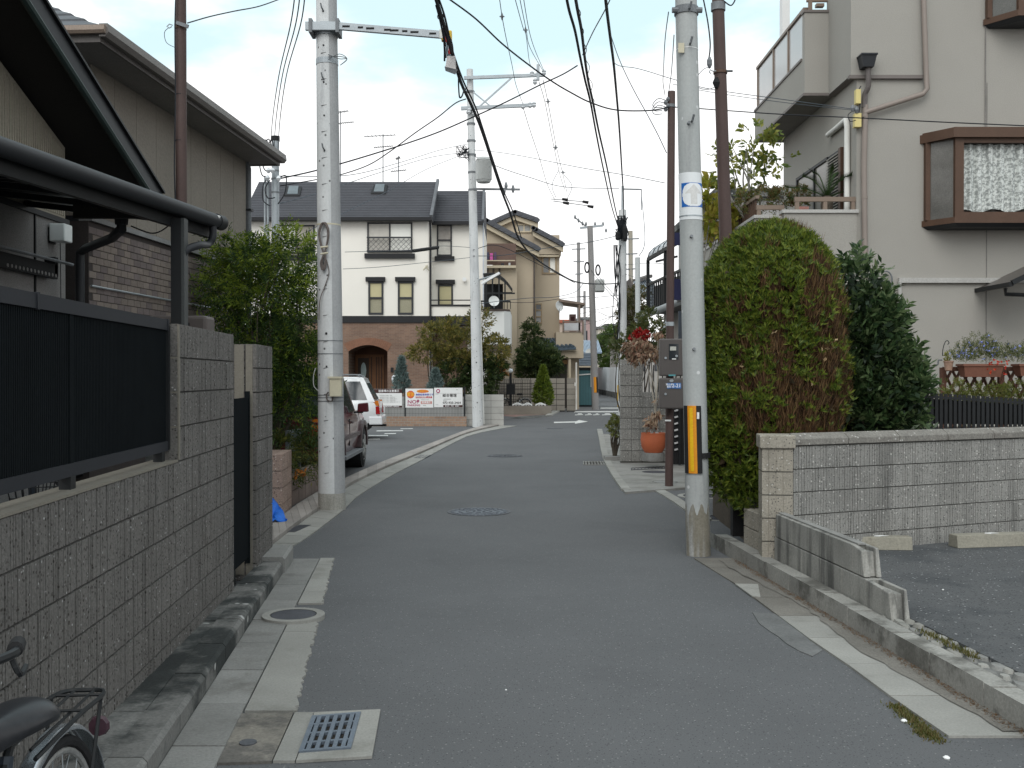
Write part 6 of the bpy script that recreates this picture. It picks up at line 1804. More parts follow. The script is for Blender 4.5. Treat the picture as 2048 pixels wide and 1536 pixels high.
foliage(tr,mk(tip),[leafmat('tree_tip_green',[(0.10,0.16,0.02),(0.18,0.25,0.03),(0.27,0.33,0.045)],.4)],name='light_tips')
limbs(tr,(sx(535,TYL),TYL,.3),[Vector(p) for p in P_[:45]],.035,bark)
gp = plant('planter_shrub','low dark leafy plants with a few orange leaves filling the left planter','shrub',(sx(610,13.9),13.9,.35))
P2,D2 = ell_points([E(600,930,13.6,.22,.14),E(620,905,13.9,.2,.2),E(592,945,13.3,.1,.1),E(560,895,13.5,.2,.16),E(635,895,14.2,.15,.2),E(612,880,14.0,.12,.12)],420,.3)
foliage(gp,sprigs(P2,unit(D2 + np.array([0,0,.5])),9,.13,.07,.014,.9,.3),[leafmat('planter_leaf',[(0.02,0.035,0.010),(0.05,0.075,0.016),(0.10,0.125,0.025),(0.16,0.15,0.03)],.3)],name='leaves')
po = np.array([at(RNG.uniform(590,610),RNG.uniform(940,952),13.15) for _ in range(26)])
foliage(gp,quads(po,NP.normal(size=po.shape),NP.normal(size=po.shape),.07,.03,.1),[leafmat('orange_leaf',[(0.35,0.10,0.02),(0.45,0.2,0.04)],.3)],name='orange_leaves')
# ================================================================ CARS
tyre_m = M('tyre_rubber',(0.018,0.018,0.019),.85,.2,9)
rim_m = M('alloy_rim',(0.38,0.38,0.37),.35,.08,6,metal=.5)
def suv(name,label,paint,loc,rot,Lg=4.6,W=1.78,H=1.78,hood=1.06,clad=None,steps=True,rails=True):
    o = thing(name,label,'car',(0,0,0))
    hw = W / 2
    # stations along x: 0 tail .. Lg nose; each: half widths and heights from sill to shoulder
    st = [(0.0,.86,.52,.98),(.12,.96,.46,1.02),(.7,1.0,.40,1.03),(1.8,1.0,.38,1.02),(2.9,1.0,.38,1.01),(3.3,.99,.40,hood),(4.1,.97,.42,hood - .05),(4.45,.90,.46,hood - .16),(Lg,.80,.5,hood - .34)]
    m = MB(); rings = []
    for x,k,zb,zs in st:
        w_ = hw * k
        rings.append([(x,-w_ * .94,zb),(x,-w_,zb + (zs - zb) * .35),(x,-w_ * .99,zb + (zs - zb) * .8),(x,-w_ * .93,zs),(x,0,zs + .03),(x,w_ * .93,zs),(x,w_ * .99,zb + (zs - zb) * .8),(x,w_,zb + (zs - zb) * .35),(x,w_ * .94,zb)])
    n = 9
    m.add([p for r in rings for p in r],[(i * n + j,i * n + (j + 1) % n,(i + 1) * n + (j + 1) % n,(i + 1) * n + j) for i in range(len(rings) - 1) for j in range(n)] + [tuple(range(n)),tuple(reversed(range((len(rings) - 1) * n,len(rings) * n)))])
    for i,f in enumerate(m.f): m.f[i] = tuple(reversed(f))
    m.build('body',paint,o,smooth=True,angle=35)
    # greenhouse
    wb_,wt = hw * .92,hw * .76
    b4 = [(.10,1.0),(3.25,1.0)]; t2 = [(.42,H),(2.35,H)]
    def gp(x,s,z): return Vector((x,s,z))
    m = Hx([(.10,-wb_,1.0),(3.30,-wb_,1.0),(3.30,wb_,1.0),(.10,wb_,1.0)],[(.40,-wt,H - .05),(2.40,-wt,H - .05),(2.40,wt,H - .05),(.40,wt,H - .05)])
    m.build('cabin',paint,o)
    m = Hx([(.38,-wt - .01,H - .05),(2.42,-wt - .01,H - .05),(2.42,wt + .01,H - .05),(.38,wt + .01,H - .05)],[(.5,-wt + .08,H),(2.2,-wt + .08,H),(2.2,wt - .08,H),(.5,wt - .08,H)]); m.build('roof',paint,o,bevel=.02)
    def side(x0,x1,z0,z1,s,off=.006):
        q = []
        for x,z in ((x0,z0),(x1,z0),(x1,z1),(x0,z1)):
            t = (z - 1.0) / (H - 1.05); xx = x
            q.append(Vector((xx,s * (wb_ + (wt - wb_) * t + off),z)))
        return q if s < 0 else q[::-1]
    zb_,zt_ = 1.05,H - .12
    for s in (-1,1):
        for xa,xb,xc,xd in ((.30,1.02,1.04,.50),(1.10,1.98,1.98,1.12),(2.06,3.08,2.36,2.06)):
            q = []
            for x,z in ((xa,zb_),(xb,zb_),(xc,zt_),(xd,zt_)):
                t = (z - 1.0) / (H - 1.05); q.append(Vector((x,s * (wb_ + (wt - wb_) * t + .006),z)))
            m = MB(); m.poly(q if s < 0 else q[::-1]); m.build('side_window',dark_glass,o)
        for xh in (1.06,2.02):
            m = MB(); y_ = s * (hw + .001); m.box(xh - .006,xh + .006,min(y_,y_ - s * .02),max(y_,y_ - s * .02) + .0,.5,.95); m.build('door_gap',black_matte,o)
        for xh in (1.2,2.15):
            m = MB(); y_ = s * hw; m.box(xh,xh + .16,min(y_,y_ + s * .03),max(y_,y_ + s * .03),.87,.91); m.build('door_handle',clad or paint,o)
        m = MB(); y_ = s * hw; m.box(.75,3.4,min(y_ - s * .01,y_ + s * .018),max(y_ - s * .01,y_ + s * .018),.62,.69); m.build('side_moulding',clad or paint,o)
        mm = Vector((2.95,s * (hw + .10),1.12)); m = Hx([(mm.x - .06,mm.y - .10,mm.z - .08),(mm.x + .08,mm.y - .10,mm.z - .08),(mm.x + .08,mm.y + .10,mm.z - .08),(mm.x - .06,mm.y + .10,mm.z - .08)],[(mm.x - .05,mm.y - .09,mm.z + .09),(mm.x + .03,mm.y - .09,mm.z + .09),(mm.x + .03,mm.y + .09,mm.z + .07),(mm.x - .05,mm.y + .09,mm.z + .07)]); m.build('wing_mirror',paint,o,bevel=.02)
        m = Bx(mm.x - .04,mm.x + .04,min(s * hw * .93,mm.y),max(s * hw * .93,mm.y),mm.z - .10,mm.z - .07); m.build('mirror_arm',black,o)
        if steps:
            m = Bx(.95,3.05,min(s * (hw - .08),s * (hw + .10)),max(s * (hw - .08),s * (hw + .10)),.34,.39); m.build('side_step',galv_dark,o)
        for xw_ in (.92,3.68):
            c = Vector((xw_,s * (hw - .10),.37))
            wv = MB()
            Rm = Matrix.Translation(c) @ Matrix.Rotation(math.pi / 2,4,'X')
            prof = [(.20,-.12),(.33,-.12),(.37,-.09),(.37,.09),(.33,.12),(.20,.12)]
            wv.T = Rm; wv.lathe(prof,(0,0,0),24); wo = wv.build('wheel',tyre_m,o,smooth=True,angle=50)
            rv = MB(Rm); e = .125 * (1 if s < 0 else -1)
            rv.lathe([(.235,e * .85),(.235,e * .98),(.20,e * .9),(.06,e * 1.02)] if s < 0 else [(.06,e * 1.02),(.20,e * .9),(.235,e * .98),(.235,e * .85)],(0,0,0),20); rv.build('rim',rim_m,wo,smooth=True,angle=30)
            sp = MB(Rm)
            for k in range(5):
                a = k * 2 * math.pi / 5; sp.beam((.05 * math.cos(a),.05 * math.sin(a),e * 1.04),(.215 * math.cos(a),.215 * math.sin(a),e * 1.0),.06,.02,(0,0,1))
            sp.build('spokes',rim_m,wo,kind='stuff')
            ar = MB()
            pts = []
            for k in range(13):
                a = math.pi * k / 12; pts.append((xw_ + .46 * math.cos(a),.40 + .47 * math.sin(a)))
            pin = [(xw_ + .40 * math.cos(math.pi * k / 12),.38 + .40 * math.sin(math.pi * k / 12)) for k in range(13)]
            for k in range(12):
                y0_,y1_ = s * (hw - .12),s * (hw + .035)
                ar.hexa([(pin[k][0],y0_,pin[k][1]),(pts[k][0],y0_,pts[k][1]),(pts[k + 1][0],y0_,pts[k + 1][1]),(pin[k + 1][0],y0_,pin[k + 1][1])],[(pin[k][0],y1_,pin[k][1]),(pts[k][0],y1_,pts[k][1]),(pts[k + 1][0],y1_,pts[k + 1][1]),(pin[k + 1][0],y1_,pin[k + 1][1])])
            ar.build('wheel_arch',clad or paint,o)
            dk = MB(Matrix.Translation((xw_,s * (hw - .22),.40)) @ Matrix.Rotation(math.pi / 2,4,'X')); dk.lathe([(.42,-.225),(.42,.225)],(0,0,0),20); dk.build('wheel_well',black_matte,o)
        # lamps
        y_ = s * hw * .80
        m = Hx([(-.03,y_ - .06,.68),(.10,y_ - .06,.68),(.10,y_ + .11,.68),(-.03,y_ + .11,.68)],[(-.01,y_ - .06,.88),(.10,y_ - .06,.88),(.10,y_ + .11,.88),(-.01,y_ + .11,.88)]); m.build('tail_light',M('lamp_red',(0.30,0.010,0.012),.2,.05,3,0,coat=.3),o)
        m = Hx([(-.012,y_ - .055,.885),(.12,y_ - .055,.885),(.14,y_ + .105,.90),(-.012,y_ + .105,.90)],[(.02,y_ - .085,1.03),(.15,y_ - .085,1.03),(.15,y_ + .10,1.03),(.02,y_ + .10,1.03)]); m.build('indicator_light',M('lamp_orange',(0.5,0.15,0.02),.15,.05,3,0,coat=.5),o)
        m = Bx(Lg - .12,Lg + .01,y_ - .14,y_ + .08,.66,.80); m.build('headlight',pale_glass,o)
        if rails:
            y_ = s * (wt - .06); m = Tb([(.5,y_,H),(.6,y_,H + .055),(2.1,y_,H + .055),(2.25,y_,H)],.022,6); m.build('roof_rail',galv_dark,o)
    m = MB(); m.poly([(.115,wb_ - .12,1.06),(.115,-wb_ + .12,1.06),(.375,-wt + .06,H - .13),(.375,wt - .06,H - .13)]); m.v = [p + Vector((-.012,0,0)) for p in m.v]; m.build('rear_window',dark_glass,o)
    m = MB(); m.poly([(3.285,-wb_ + .06,1.04),(3.285,wb_ - .06,1.04),(2.44,wt - .05,H - .10),(2.44,-wt + .05,H - .10)]); m.v = [p + Vector((.02,0,.01)) for p in m.v]; m.build('windscreen',dark_glass,o)
    m = Hx([(-.10,-hw * .95,.40),(.25,-hw,.40),(.25,hw,.40),(-.10,hw * .95,.40)],[(-.08,-hw * .95,.62),(.25,-hw,.62),(.25,hw,.62),(-.08,hw * .95,.62)]); m.build('rear_bumper',paint,o,bevel=.03)
    m = Bx(Lg - .2,Lg + .10,-hw * .93,hw * .93,.42,.64); m.build('front_bumper',paint,o,bevel=.04)
    m = Bx(-.105,-.09,-.17,.17,.68,.84); m.build('number_plate',white_paint,o)
    m = Bx(.3,4.2,-hw * .85,hw * .85,.25,.45); m.build('underbody',black_matte,o)
    m = Tb([(-.12,-hw * .55,.33),(.3,-hw * .55,.33)],.03,8); m.build('exhaust',black_matte,o)
    o.location = loc; o.rotation_euler = (0,0,rot)
    return o
def carpaint(name,col):
    m = M(name,col,.28,.03,1,0,coat=.7); return m
red_p = carpaint('maroon_paint',(0.085,0.010,0.016))
clad_p = M('taupe_cladding',(0.07,0.045,0.047),.45,.05,3,0,coat=.1)
wh_p = carpaint('white_car_paint',(0.70,0.71,0.72))
fw = gr(722,934)
suv('parked_car','dark red off road car seen from behind, parked behind the left concrete pole',red_p,(fw.x - .82 - .0,fw.y - 3.62,0),math.pi / 2 + .012,clad=clad_p,rails=False,H=1.84)
suv('parked_car','white off road car with red and orange tail lights beyond the dark red car',wh_p,(sx(752,27.2) + .02,28.05,0),math.pi + .06,Lg=4.5,H=1.66,steps=False,hood=1.0)
# ================================================================ SIGN FENCE AND GREY BLOCK END
FY = 34.6
sf = thing('sign_fence','low brown brick footing with a black mesh fence along the parking lot','fence',(sx(845,FY),FY,0))
tanb = brickmat('fence_brick',(0.33,0.215,0.145),(0.25,0.165,0.12),(0.28,0.26,0.23),.20,.085,(1,0,0),.5,.008)
x0,x1 = sx(600,FY),sx(933,FY)
fz0,fz1 = .12,hz_at(833,FY)
m = Bx(x0,x1,FY,FY + .12,0,fz1); m.build('footing',tanb,sf)
m = Bx(x0,x1,FY + .06,FY + .075,0,0.0001); 
ftop = hz_at(775,FY)
m = MB()
x = x0 + .05
while x < x1 - .05:
    m.box(x,x + .006,FY + .055,FY + .061,fz1,ftop); x += .05
z = fz1 + .1
while z < ftop:
    m.box(x0,x1,FY + .061,FY + .067,z,z + .006); z += .15
m.build('mesh_panel',black,sf,kind='stuff')
for px in (651,730,810,929):
    m = Bx(sx(px,FY) - .025,sx(px,FY) + .025,FY + .02,FY + .06,fz1 - .06,ftop + .03); m.build('post',black,sf)
m = Bx(x0,x1,FY + 2.2,FY + 2.35,0,hz_at(796,FY) + .0); m.build('rear_block_wall',M('rear_wall_grey',(0.3,0.3,0.29),.9,.12,1,.1,streak=((0.2,0.2,0.19),3,.5,.5)),sf)
gs_ = thing('grey_block_wall','pale grey five course block wall behind the middle concrete pole','wall',(sx(970,34.9),34.9,0))
bl = [sx(q,34.9) for q in (930,947,982,1007.5)]
gm = M('pale_block',(0.43,0.42,0.395),.92,.1,1.6,.15,60,.25,70,stain=((0.3,0.3,0.28),1.6,.5,.7),rnd=.12)
for k in range(5):
    for i in range(3):
        z0 = .0 + k * .213
        m = Bx(bl[i] + .004,bl[i + 1] - .004,34.9,35.05,z0 + .004,z0 + .208); m.build('block',gm,gs_)
m = Bx(bl[0],bl[3] - .01,34.912,35.04,0,1.05); m.build('mortar',mortar_grey,gs_)
def sign(name,lab,px0,px1,py0,py1,Y=FY - .01):
    o = thing(name,lab,'sign',at((px0 + px1) / 2,py1,Y),'signs on the parking fence')
    m = Bx(sx(px0,Y),sx(px1,Y),Y - .015,Y,hz_at(py1,Y),hz_at(py0,Y)); m.build('board',M('sign_board_white',(0.74,0.74,0.73),.5,.03,3,.02),o)
    return o
YS = FY - .029
def rectp(o,px0,px1,py0,py1,col,nm='printed_band',d=0.0):
    m = Qd(*[(sx(px,YS),YS - d,hz_at(py,YS)) for px,py in ((px0,py1),(px1,py1),(px1,py0),(px0,py0))]); return m.build(nm,col,o)
def disc(o,px,py,r,col,nm='printed_disc',d=0.0,ry=None):
    c = at(px,py,YS); k = YS / F; m = MB(); m.poly([(c.x + r * k * math.cos(a),YS - d,c.z + (ry or r) * k * math.sin(a)) for a in np.linspace(0,2 * math.pi,25)[:-1]]); return m.build(nm,col,o)
def stext(o,px,py,s,hpx,col,align='LEFT',d=.003,sxx=1.0):
    return text('lettering',s,hpx * YS / F * 1.3,Matrix.Translation((sx(px,YS),YS - d,hz_at(py,YS))) @ STAND,col,o,align=align,sxx=sxx)
ink = M('ink_dark',(0.05,0.045,0.045),.7,0,1,0); dbr = M('print_brown',(0.055,0.022,0.02),.6,0,1,0)
pred = M('print_red',(0.5,0.03,0.05),.6,0,1,0); pblue = M('print_blue',(0.07,0.08,0.45),.6,0,1,0); pyel = M('print_yellow',(0.8,0.42,0.03),.6,0,1,0)
porg = M('print_orange',(0.7,0.16,0.04),.6,0,1,0); pgrey = M('print_grey',(0.45,0.45,0.44),.6,0,1,0); pcrim = M('print_crimson',(0.35,0.02,0.10),.6,0,1,0)
s1 = sign('notice_sign','parking notice with a dark brown header and footer, partly behind the white car',748,804,778,815.5)
rectp(s1,748,804,778.2,786,dbr); rectp(s1,748,804,811.3,815.3,dbr)
stext(s1,757,782.3,'駐車場の注意事項',4.0,txt_w)
for i,(yy_,l_) in enumerate(((791,24),(794.5,30),(797.5,34),(800.5,32),(804,40))):
    stext(s1,759,yy_,'●' + '駐車場内での事故・盗難等の責任は負いません'[: int(l_ / 2.1)],1.6,pgrey)
stext(s1,766,813.3,'無断駐車お断り 管理会社',2.2,txt_w)
s2_ = sign('warning_sign','warning sign with a red and yellow disc and crimson lettering, between the two other signs',811,866.5,777.3,815)
disc(s2_,821.2,789,7.6,pred); disc(s2_,821.2,789,6.7,porg,d=.001)
stext(s2_,821.2,789,'警告',6.2,pyel,'CENTER')
disc(s2_,845.5,782.5,12.2,porg,ry=3.3); stext(s2_,845.5,782.5,'私有地です',3.4,pyel,'CENTER')
stext(s2_,831.5,789.5,'無断駐車厳禁です',3.4,pblue)
rectp(s2_,831.5,864,792.6,796.2,pred); stext(s2_,832.5,794.4,'発見次第通報します',2.6,txt_w)
stext(s2_,814.8,804,'NO!',7.6,pcrim,sxx=1.15); stext(s2_,814.8,810.6,'PARKING',4.2,pcrim,sxx=1.12); disc(s2_,836,802,2.8,pcrim); disc(s2_,836,802,1.0,pgrey,d=.001)
rectp(s2_,841.3,864,802.4,807.8,M('print_pink',(0.55,0.25,0.22),.6,0,1,0)); stext(s2_,852.6,805.1,'駐車違反',3.4,txt_w,'CENTER')
stext(s2_,842,799.4,'契約者以外の駐車',1.5,pgrey); stext(s2_,846,811,'管理者',1.6,pgrey)
s3 = sign('management_sign','management company sign with a red ring mark and a telephone number',868.3,925,775.5,814)
disc(s3,876.2,782,3.9,pcrim); disc(s3,876.2,782,2.1,txt_w,d=.001)
rectp(s3,871,923,786.4,786.8,pgrey); stext(s3,885,791.2,'総合管理',5.2,ink,sxx=1.05)
stext(s3,871,788,'●●●●●',1.0,pgrey); stext(s3,912,779.5,'●●',1.6,pgrey)
stext(s3,886,798.4,'八尾市山本町南',1.7,pgrey); stext(s3,886,801.3,'有限会社',1.5,pgrey)
stext(s3,885.5,805.6,'072-925-2464',4.6,ink,sxx=1.07); stext(s3,871,809.5,'●●●●',1.2,pgrey)
rectp(s3,886.5,925,810,814.4,dbr,d=.001); stext(s3,890,812.2,'駐車場・月極・募集中',2.2,txt_w)
# ================================================================ MIDDLE POLE
mbp = at(956,851,34.2); mbp.z = 0
mtop = at(939.5,139,34.2)
mpl = utility_pole('utility_pole','tall concrete pole with crossarms and a transformer at the far end of the parking lot',mbp,mtop,.185,.105,pole_conc,n=22)
AM = lambda z: axis(mbp,mtop,z)
MY = 34.0
def hz_m(py): return hz_at(py,34.2)
m = Bm(at(928,156,MY),at(1088,150,MY),.09,.10); m.build('upper_crossarm',galv,mpl)
m = Bm(at(922,217,MY),at(1070,210,MY),.09,.11); m.build('lower_crossarm',galv,mpl)
m = Bm(at(958,214,MY),at(1026,153,MY),.05,.05); m.build('brace',galv,mpl)
m = Bm(at(946,184,MY),at(983,214,MY),.04,.04); m.build('small_brace',galv,mpl)
m = Bx(sx(1073,MY),sx(1079,MY),MY - .06,MY + .06,hz_m(164),hz_m(133)); m.build('arm_upright',galv,mpl)
for px,py in ((1064,148),(1088,145),(1070,163),(1046,212),(1060,210),(1068,209),(938,222),(948,226)):
    c = at(px,py,MY); m = Lt([(.03,-.10),(.08,-.04),(.05,0),(.08,.04),(.03,.1)],c,8); m.build('insulator',M('porcelain',(0.62,0.64,0.66),.3),mpl,smooth=True)
for py in (184,225,248,282,310,345,380):
    z = hz_m(py); clamp(mpl,AM(z),.145,.06,galv_dark,'band')
tfz0,tfz1 = hz_m(372),hz_m(325)
tcx = sx(967.5,33.6)
m = Lt([(.20,0),(.235,.05),(.235,tfz1 - tfz0 - .06),(.255,tfz1 - tfz0 - .05),(.2,tfz1 - tfz0 + .03)],(tcx,33.6,tfz0),20); m.build('transformer',M('transformer_grey',(0.42,0.43,0.42),.5,.08,3),mpl,smooth=True,angle=40)
m = MB()
for k in range(22):
    a = math.pi + math.pi * k / 21; m.beam((tcx + .25 * math.cos(a),33.6 + .25 * math.sin(a),tfz0 + .08),(tcx + .25 * math.cos(a),33.6 + .25 * math.sin(a),tfz1 - .08),.014,.03)
m.build('cooling_fins',MATS['transformer_grey'],mpl,kind='stuff')
m = Bm(at(946,378,33.9),at(1040,379,33.9),.06,.06); m.build('bracket_arm',galv_dark,mpl)
for px,py in ((1012,372),(1026,378),(1008,383)):
    c = at(px,py,33.9); m = Lt([(.03,-.12),(.06,0),(.03,.12)],c,7); m.build('cutout_switch',galv_dark,mpl)
m = MB()
for k in range(14):
    q = [at(RNG.uniform(912,935),RNG.uniform(290,318),34.0) for _ in range(3)] + [at(938,RNG.uniform(285,325),34.0)]
    m.tube(catmull(q,4),.009,4)
m.build('jumper_wires',cable_mat,mpl,kind='stuff')
m = Tb([AM(hz_m(560)) + Vector((.17,-.1,0)),at(1000,547,33.6)],.03,6); m.build('lamp_arm',galv,mpl)
m = Bm(at(963,567,33.7),at(999,546,33.6),.10,.08); m.build('street_light_tube',M('lamp_tube_white',(0.75,0.76,0.76),.3,.02,2,0),mpl)
for py in (725,805): 
    c = AM(hz_m(py)) + Vector((0,-.17,0)); m = Lt([(.02,-.02),(.02,.02)],c,6); m.build('bolt_hole',black_matte,mpl)
m = Tb([AM(.1) + Vector((.2,-.02,0)),AM(hz_m(660)) + Vector((.17,-.02,0)),AM(hz_m(560)) + Vector((.165,-.02,0))],.025,6); m.build('riser_pipe',M('riser_pale',(0.5,0.5,0.48),.6),mpl)
# steel service pole by the beige house
sp0 = at(550,560,19.5); sp1 = at(551,279,19.5)
spl = utility_pole('service_pole','galvanised steel service pole with wires at the corner of the beige tile house',(sp0.x,19.5,0),sp1,.072,.07,galv)
for dx,w_ in ((-.12,.022),(-.175,.017)):
    m = Tb([(sp0.x + dx,19.45,0),(sp0.x + dx,19.45,hz_at(355,19.5))],w_,7); m.build('conduit',galv,spl,smooth=True)
m = Lt([(.08,-.03),(.08,.06)],sp1,12); m.build('cap',black_matte,spl)
for py in (305,342,358,385): clamp(spl,at(550.5,py,19.5),.078,.03,galv_dark)
for px,py in ((547,303),(540,303),(537,341),(545,341),(535,356),(557,357)):
    m = Lt([(.02,-.05),(.05,0),(.02,.05)],at(px,py,19.3),8); m.build('insulator',M('porcelain',(0.62,0.64,0.66),.3),spl,smooth=True)
for q in ([(541,300),(532,280),(520,290),(518,320),(524,350),(536,352)],[(545,300),(537,278),(524,300),(527,335),(538,345)],[(548,300),(543,280),(532,300),(534,325)],[(536,356),(526,372),(526,400),(540,412)],[(557,357),(572,352),(570,385),(556,408)],[(540,360),(530,378),(536,396),(550,395)]):
    m = Tb(catmull([at(x,y_,19.35) for x,y_ in q],5),.011,5); m.build('wire_loop',cable_mat,spl)
# ================================================================ WHITE HOUSE WITH BRICK GROUND FLOOR
WY = 42.5
wh = thing('white_brick_house','white house with black trim, dark slate roof and a brown brick ground floor','house',(sx(680,WY),WY,0))
white_r = M('white_render',(0.80,0.765,0.70),.9,.04,.6,.04,60,streak=((0.62,0.59,0.54),1.2,.6,.35))
brk = brickmat('brown_brick',(0.22,0.132,0.092),(0.165,0.098,0.072),(0.22,0.17,0.13),.21,.062,(1,0,0),.5,.007)
def Z(py,Y=WY): return hz_at(py,Y)
def X(px,Y=WY): return sx(px,Y)
zt0,zt1,zev,zrd = Z(645.5),Z(632),Z(438),Z(364,WY + 2.4)
xl,xr = X(493),X(859)
m = Bx(xl,xr,WY,WY + 7,zt1,zev + .05); m.build('upper_wall',white_r,wh)
# brick storey with an arched entrance
ax0,ax1 = X(697),X(775)
acx,ar = (ax0 + ax1) / 2,(ax1 - ax0) / 2
zsp,zcr = Z(703),Z(690)
arch = [(ax0 + (ax1 - ax0) * i / 16,zsp + (zcr - zsp) * math.sin(math.pi * i / 16) ** .8) for i in range(17)]
m = MB()
y0,y1 = WY,WY + 1.6
m.box(xl,ax0,y0,WY + 6,0,zt0); m.box(ax1,xr,y0,WY + 6,0,zt0)
for i in range(16):
    (xa,za),(xb,zb) = arch[i],arch[i + 1]
    m.hexa([(xa,y0,za),(xb,y0,zb),(xb,y1,zb),(xa,y1,za)],[(xa,y0,zt0),(xb,y0,zt0),(xb,y1,zt0),(xa,y1,zt0)])
m.build('brick_wall',brk,wh)
m = MB()
vs_n = 22
for i in range(vs_n):
    t0,t1 = (i + .06) / vs_n,(i + .94) / vs_n
    q = []
    for t,k in ((t0,0),(t1,0),(t1,1),(t0,1)):
        x_ = ax0 - .12 * 0 + (ax1 - ax0) * t; z_ = zsp + (zcr - zsp) * math.sin(math.pi * t) ** .8
        dx,dz = (t - .5) * .9,1.0
        q.append((x_ + dx * .42 * k,z_ + dz * .30 * k))
    m.hexa([(q[0][0],y0 - .02,q[0][1]),(q[1][0],y0 - .02,q[1][1]),(q[1][0],y0 + .02,q[1][1]),(q[0][0],y0 + .02,q[0][1])],[(q[3][0],y0 - .02,q[3][1]),(q[2][0],y0 - .02,q[2][1]),(q[2][0],y0 + .02,q[2][1]),(q[3][0],y0 + .02,q[3][1])])
m.build('arch_bricks',M('arch_brick',(0.22,0.11,0.07),.85,.2,3,.2,40),wh,kind='stuff')
wood = M('door_wood',(0.17,0.075,0.03),.6,.15,2,.2,30,streak=((0.08,0.035,0.015),14,.5,.6))
m = Bx(ax0 - .1,ax1 + .1,y1,y1 + .1,0,zcr + .3); m.build('porch_wall',M('porch_brown',(0.10,0.05,0.03),.8,.1,3),wh)
dd = y1 - .05
m = Bx(X(711,dd),X(768,dd),dd,dd + .08,.1,Z(709,dd)); dr_ = m.build('door',wood,wh)
m = Bx(X(716,dd),X(738,dd),dd - .02,dd,.2,Z(716,dd)); m.build('door_panel',M('door_panel_dark',(0.05,0.035,0.025),.6),dr_)
c = at(727,741,dd - .03); m = MB(); m.poly([(c.x + 5.4 * dd / F * math.cos(a),dd - .025,c.z + 16 * dd / F * math.sin(a)) for a in np.linspace(0,6.283,21)[:-1]]); m.build('oval_glass',M('oval_glass',(0.42,0.52,0.52),.25),dr_)
for px in (742,752,757,762):
    m = Bx(X(px,dd),X(px + 2,dd),dd - .02,dd,.2,Z(714,dd)); m.build('door_strip',M('door_strip_dark',(0.06,0.03,0.018),.6),dr_)
m = Bx(X(777) + .1,X(777) + .2,y0 - .1,y0,Z(744),Z(735)); m.build('porch_lamp',black,wh)
blk = M('black_trim',(0.016,0.016,0.018),.6,.15,2)
m = Bx(xl,xr + .02,WY - .05,WY + .1,zt0,zt1); m.build('trim_band',blk,wh)
# roof: front slope in slate rows, gutter, gable edge
slate = M('slate_roof',(0.062,0.063,0.072),.75,.12,1.5,.15,30)
def rows(par,xa,xb,ya,za,yb,zb,n,name='slate_rows',mat=slate,xa2=None,xb2=None):
    m = MB(); xa2 = xa if xa2 is None else xa2; xb2 = xb if xb2 is None else xb2
    for i in range(n):
        t0,t1 = i / n,(i + 1) / n
        l0,l1,r0,r1 = lerp(xa,xa2,t0),lerp(xa,xa2,t1),lerp(xb,xb2,t0),lerp(xb,xb2,t1)
        p0,p1 = (lerp(ya,yb,t0),lerp(za,zb,t0) + .035),(lerp(ya,yb,t1),lerp(za,zb,t1) + .008)
        m.quad((l0,p0[0],p0[1]),(r0,p0[0],p0[1]),(r1,p1[0],p1[1]),(l1,p1[0],p1[1]))
        m.quad((l0,p0[0],p0[1] - .035),(r0,p0[0],p0[1] - .035),(r0,p0[0],p0[1]),(l0,p0[0],p0[1]))
    return m.build(name,mat,par,kind='stuff')
yr_ = WY + 2.4
xla,xra = xl - .1,xr + .10
rows(wh,xla,xra,WY - .3,zev,yr_,zrd,22,xa2=X(519,yr_),xb2=X(873,yr_))
m = Hx([(xla,WY - .25,zev - .04),(xra,WY - .25,zev - .04),(xra,WY + 7,zev - .04),(xla,WY + 7,zev - .04)],[(X(519,yr_),yr_,zrd - .03),(X(873,yr_),yr_,zrd - .03),(X(873,yr_),yr_ + .05,zrd - .03),(X(519,yr_),yr_ + .05,zrd - .03)]); m.build('roof_body',slate,wh)
m = Bx(xla,xra,WY - .42,WY - .28,zev - .12,zev + .02); m.build('gutter',blk,wh)
m = Bx(xl,xr,WY - .28,WY,zev - .1,zev - .06); m.build('eave_soffit',blk,wh)
m = Bm((xra,WY - .35,zev + .05),(X(876,yr_),yr_,zrd + .07),.12,.14); m.build('barge_board',M('barge_grey',(0.12,0.125,0.135),.6),wh)
for pxa,pxb,pya,pyb in ((569,604,396,378),(742,776,391,374)):
    f = lambda py: (438 - py) / (438 - 364)
    ya_,yb_ = lerp(WY - .3,yr_,f(pya) * .98),lerp(WY - .3,yr_,f(pyb) * .98); za_,zb_ = lerp(zev,zrd,f(pya) * .98) + .1,lerp(zev,zrd,f(pyb) * .98) + .1
    sk = 6
    m = Hx([(X(pxa,ya_),ya_,za_ - .12),(X(pxb - 4,ya_),ya_,za_ - .12),(X(pxb,yb_),yb_,zb_ - .12),(X(pxa + sk,yb_),yb_,zb_ - .12)],[(X(pxa,ya_),ya_,za_),(X(pxb - 4,ya_),ya_,za_),(X(pxb,yb_),yb_,zb_),(X(pxa + sk,yb_),yb_,zb_)]); k_ = m.build('skylight',blk,wh)
    m = Qd((X(pxa + 5,ya_),ya_ + .05,za_ + .03),(X(pxb - 9,ya_),ya_ + .05,za_ + .03),(X(pxb - 6,yb_),yb_ - .05,zb_ + .03),(X(pxa + sk + 4,yb_),yb_ - .05,zb_ + .03)); m.build('pane',M('skylight_glass',(0.14,0.165,0.18),.3),k_)
frm = M('dark_window_frame',(0.035,0.036,0.04),.5,.1,3)
blind_m = M('yellow_blind',(0.50,0.45,0.27),.8,.06,2,.03)
curt_m = M('pale_curtain',(0.55,0.52,0.47),.9,.08,6,.04)
refl = M('painted_sky_glass',(0.80,0.79,0.73),.2,.05,1,0)  # bright sky reflection painted into the pane colour
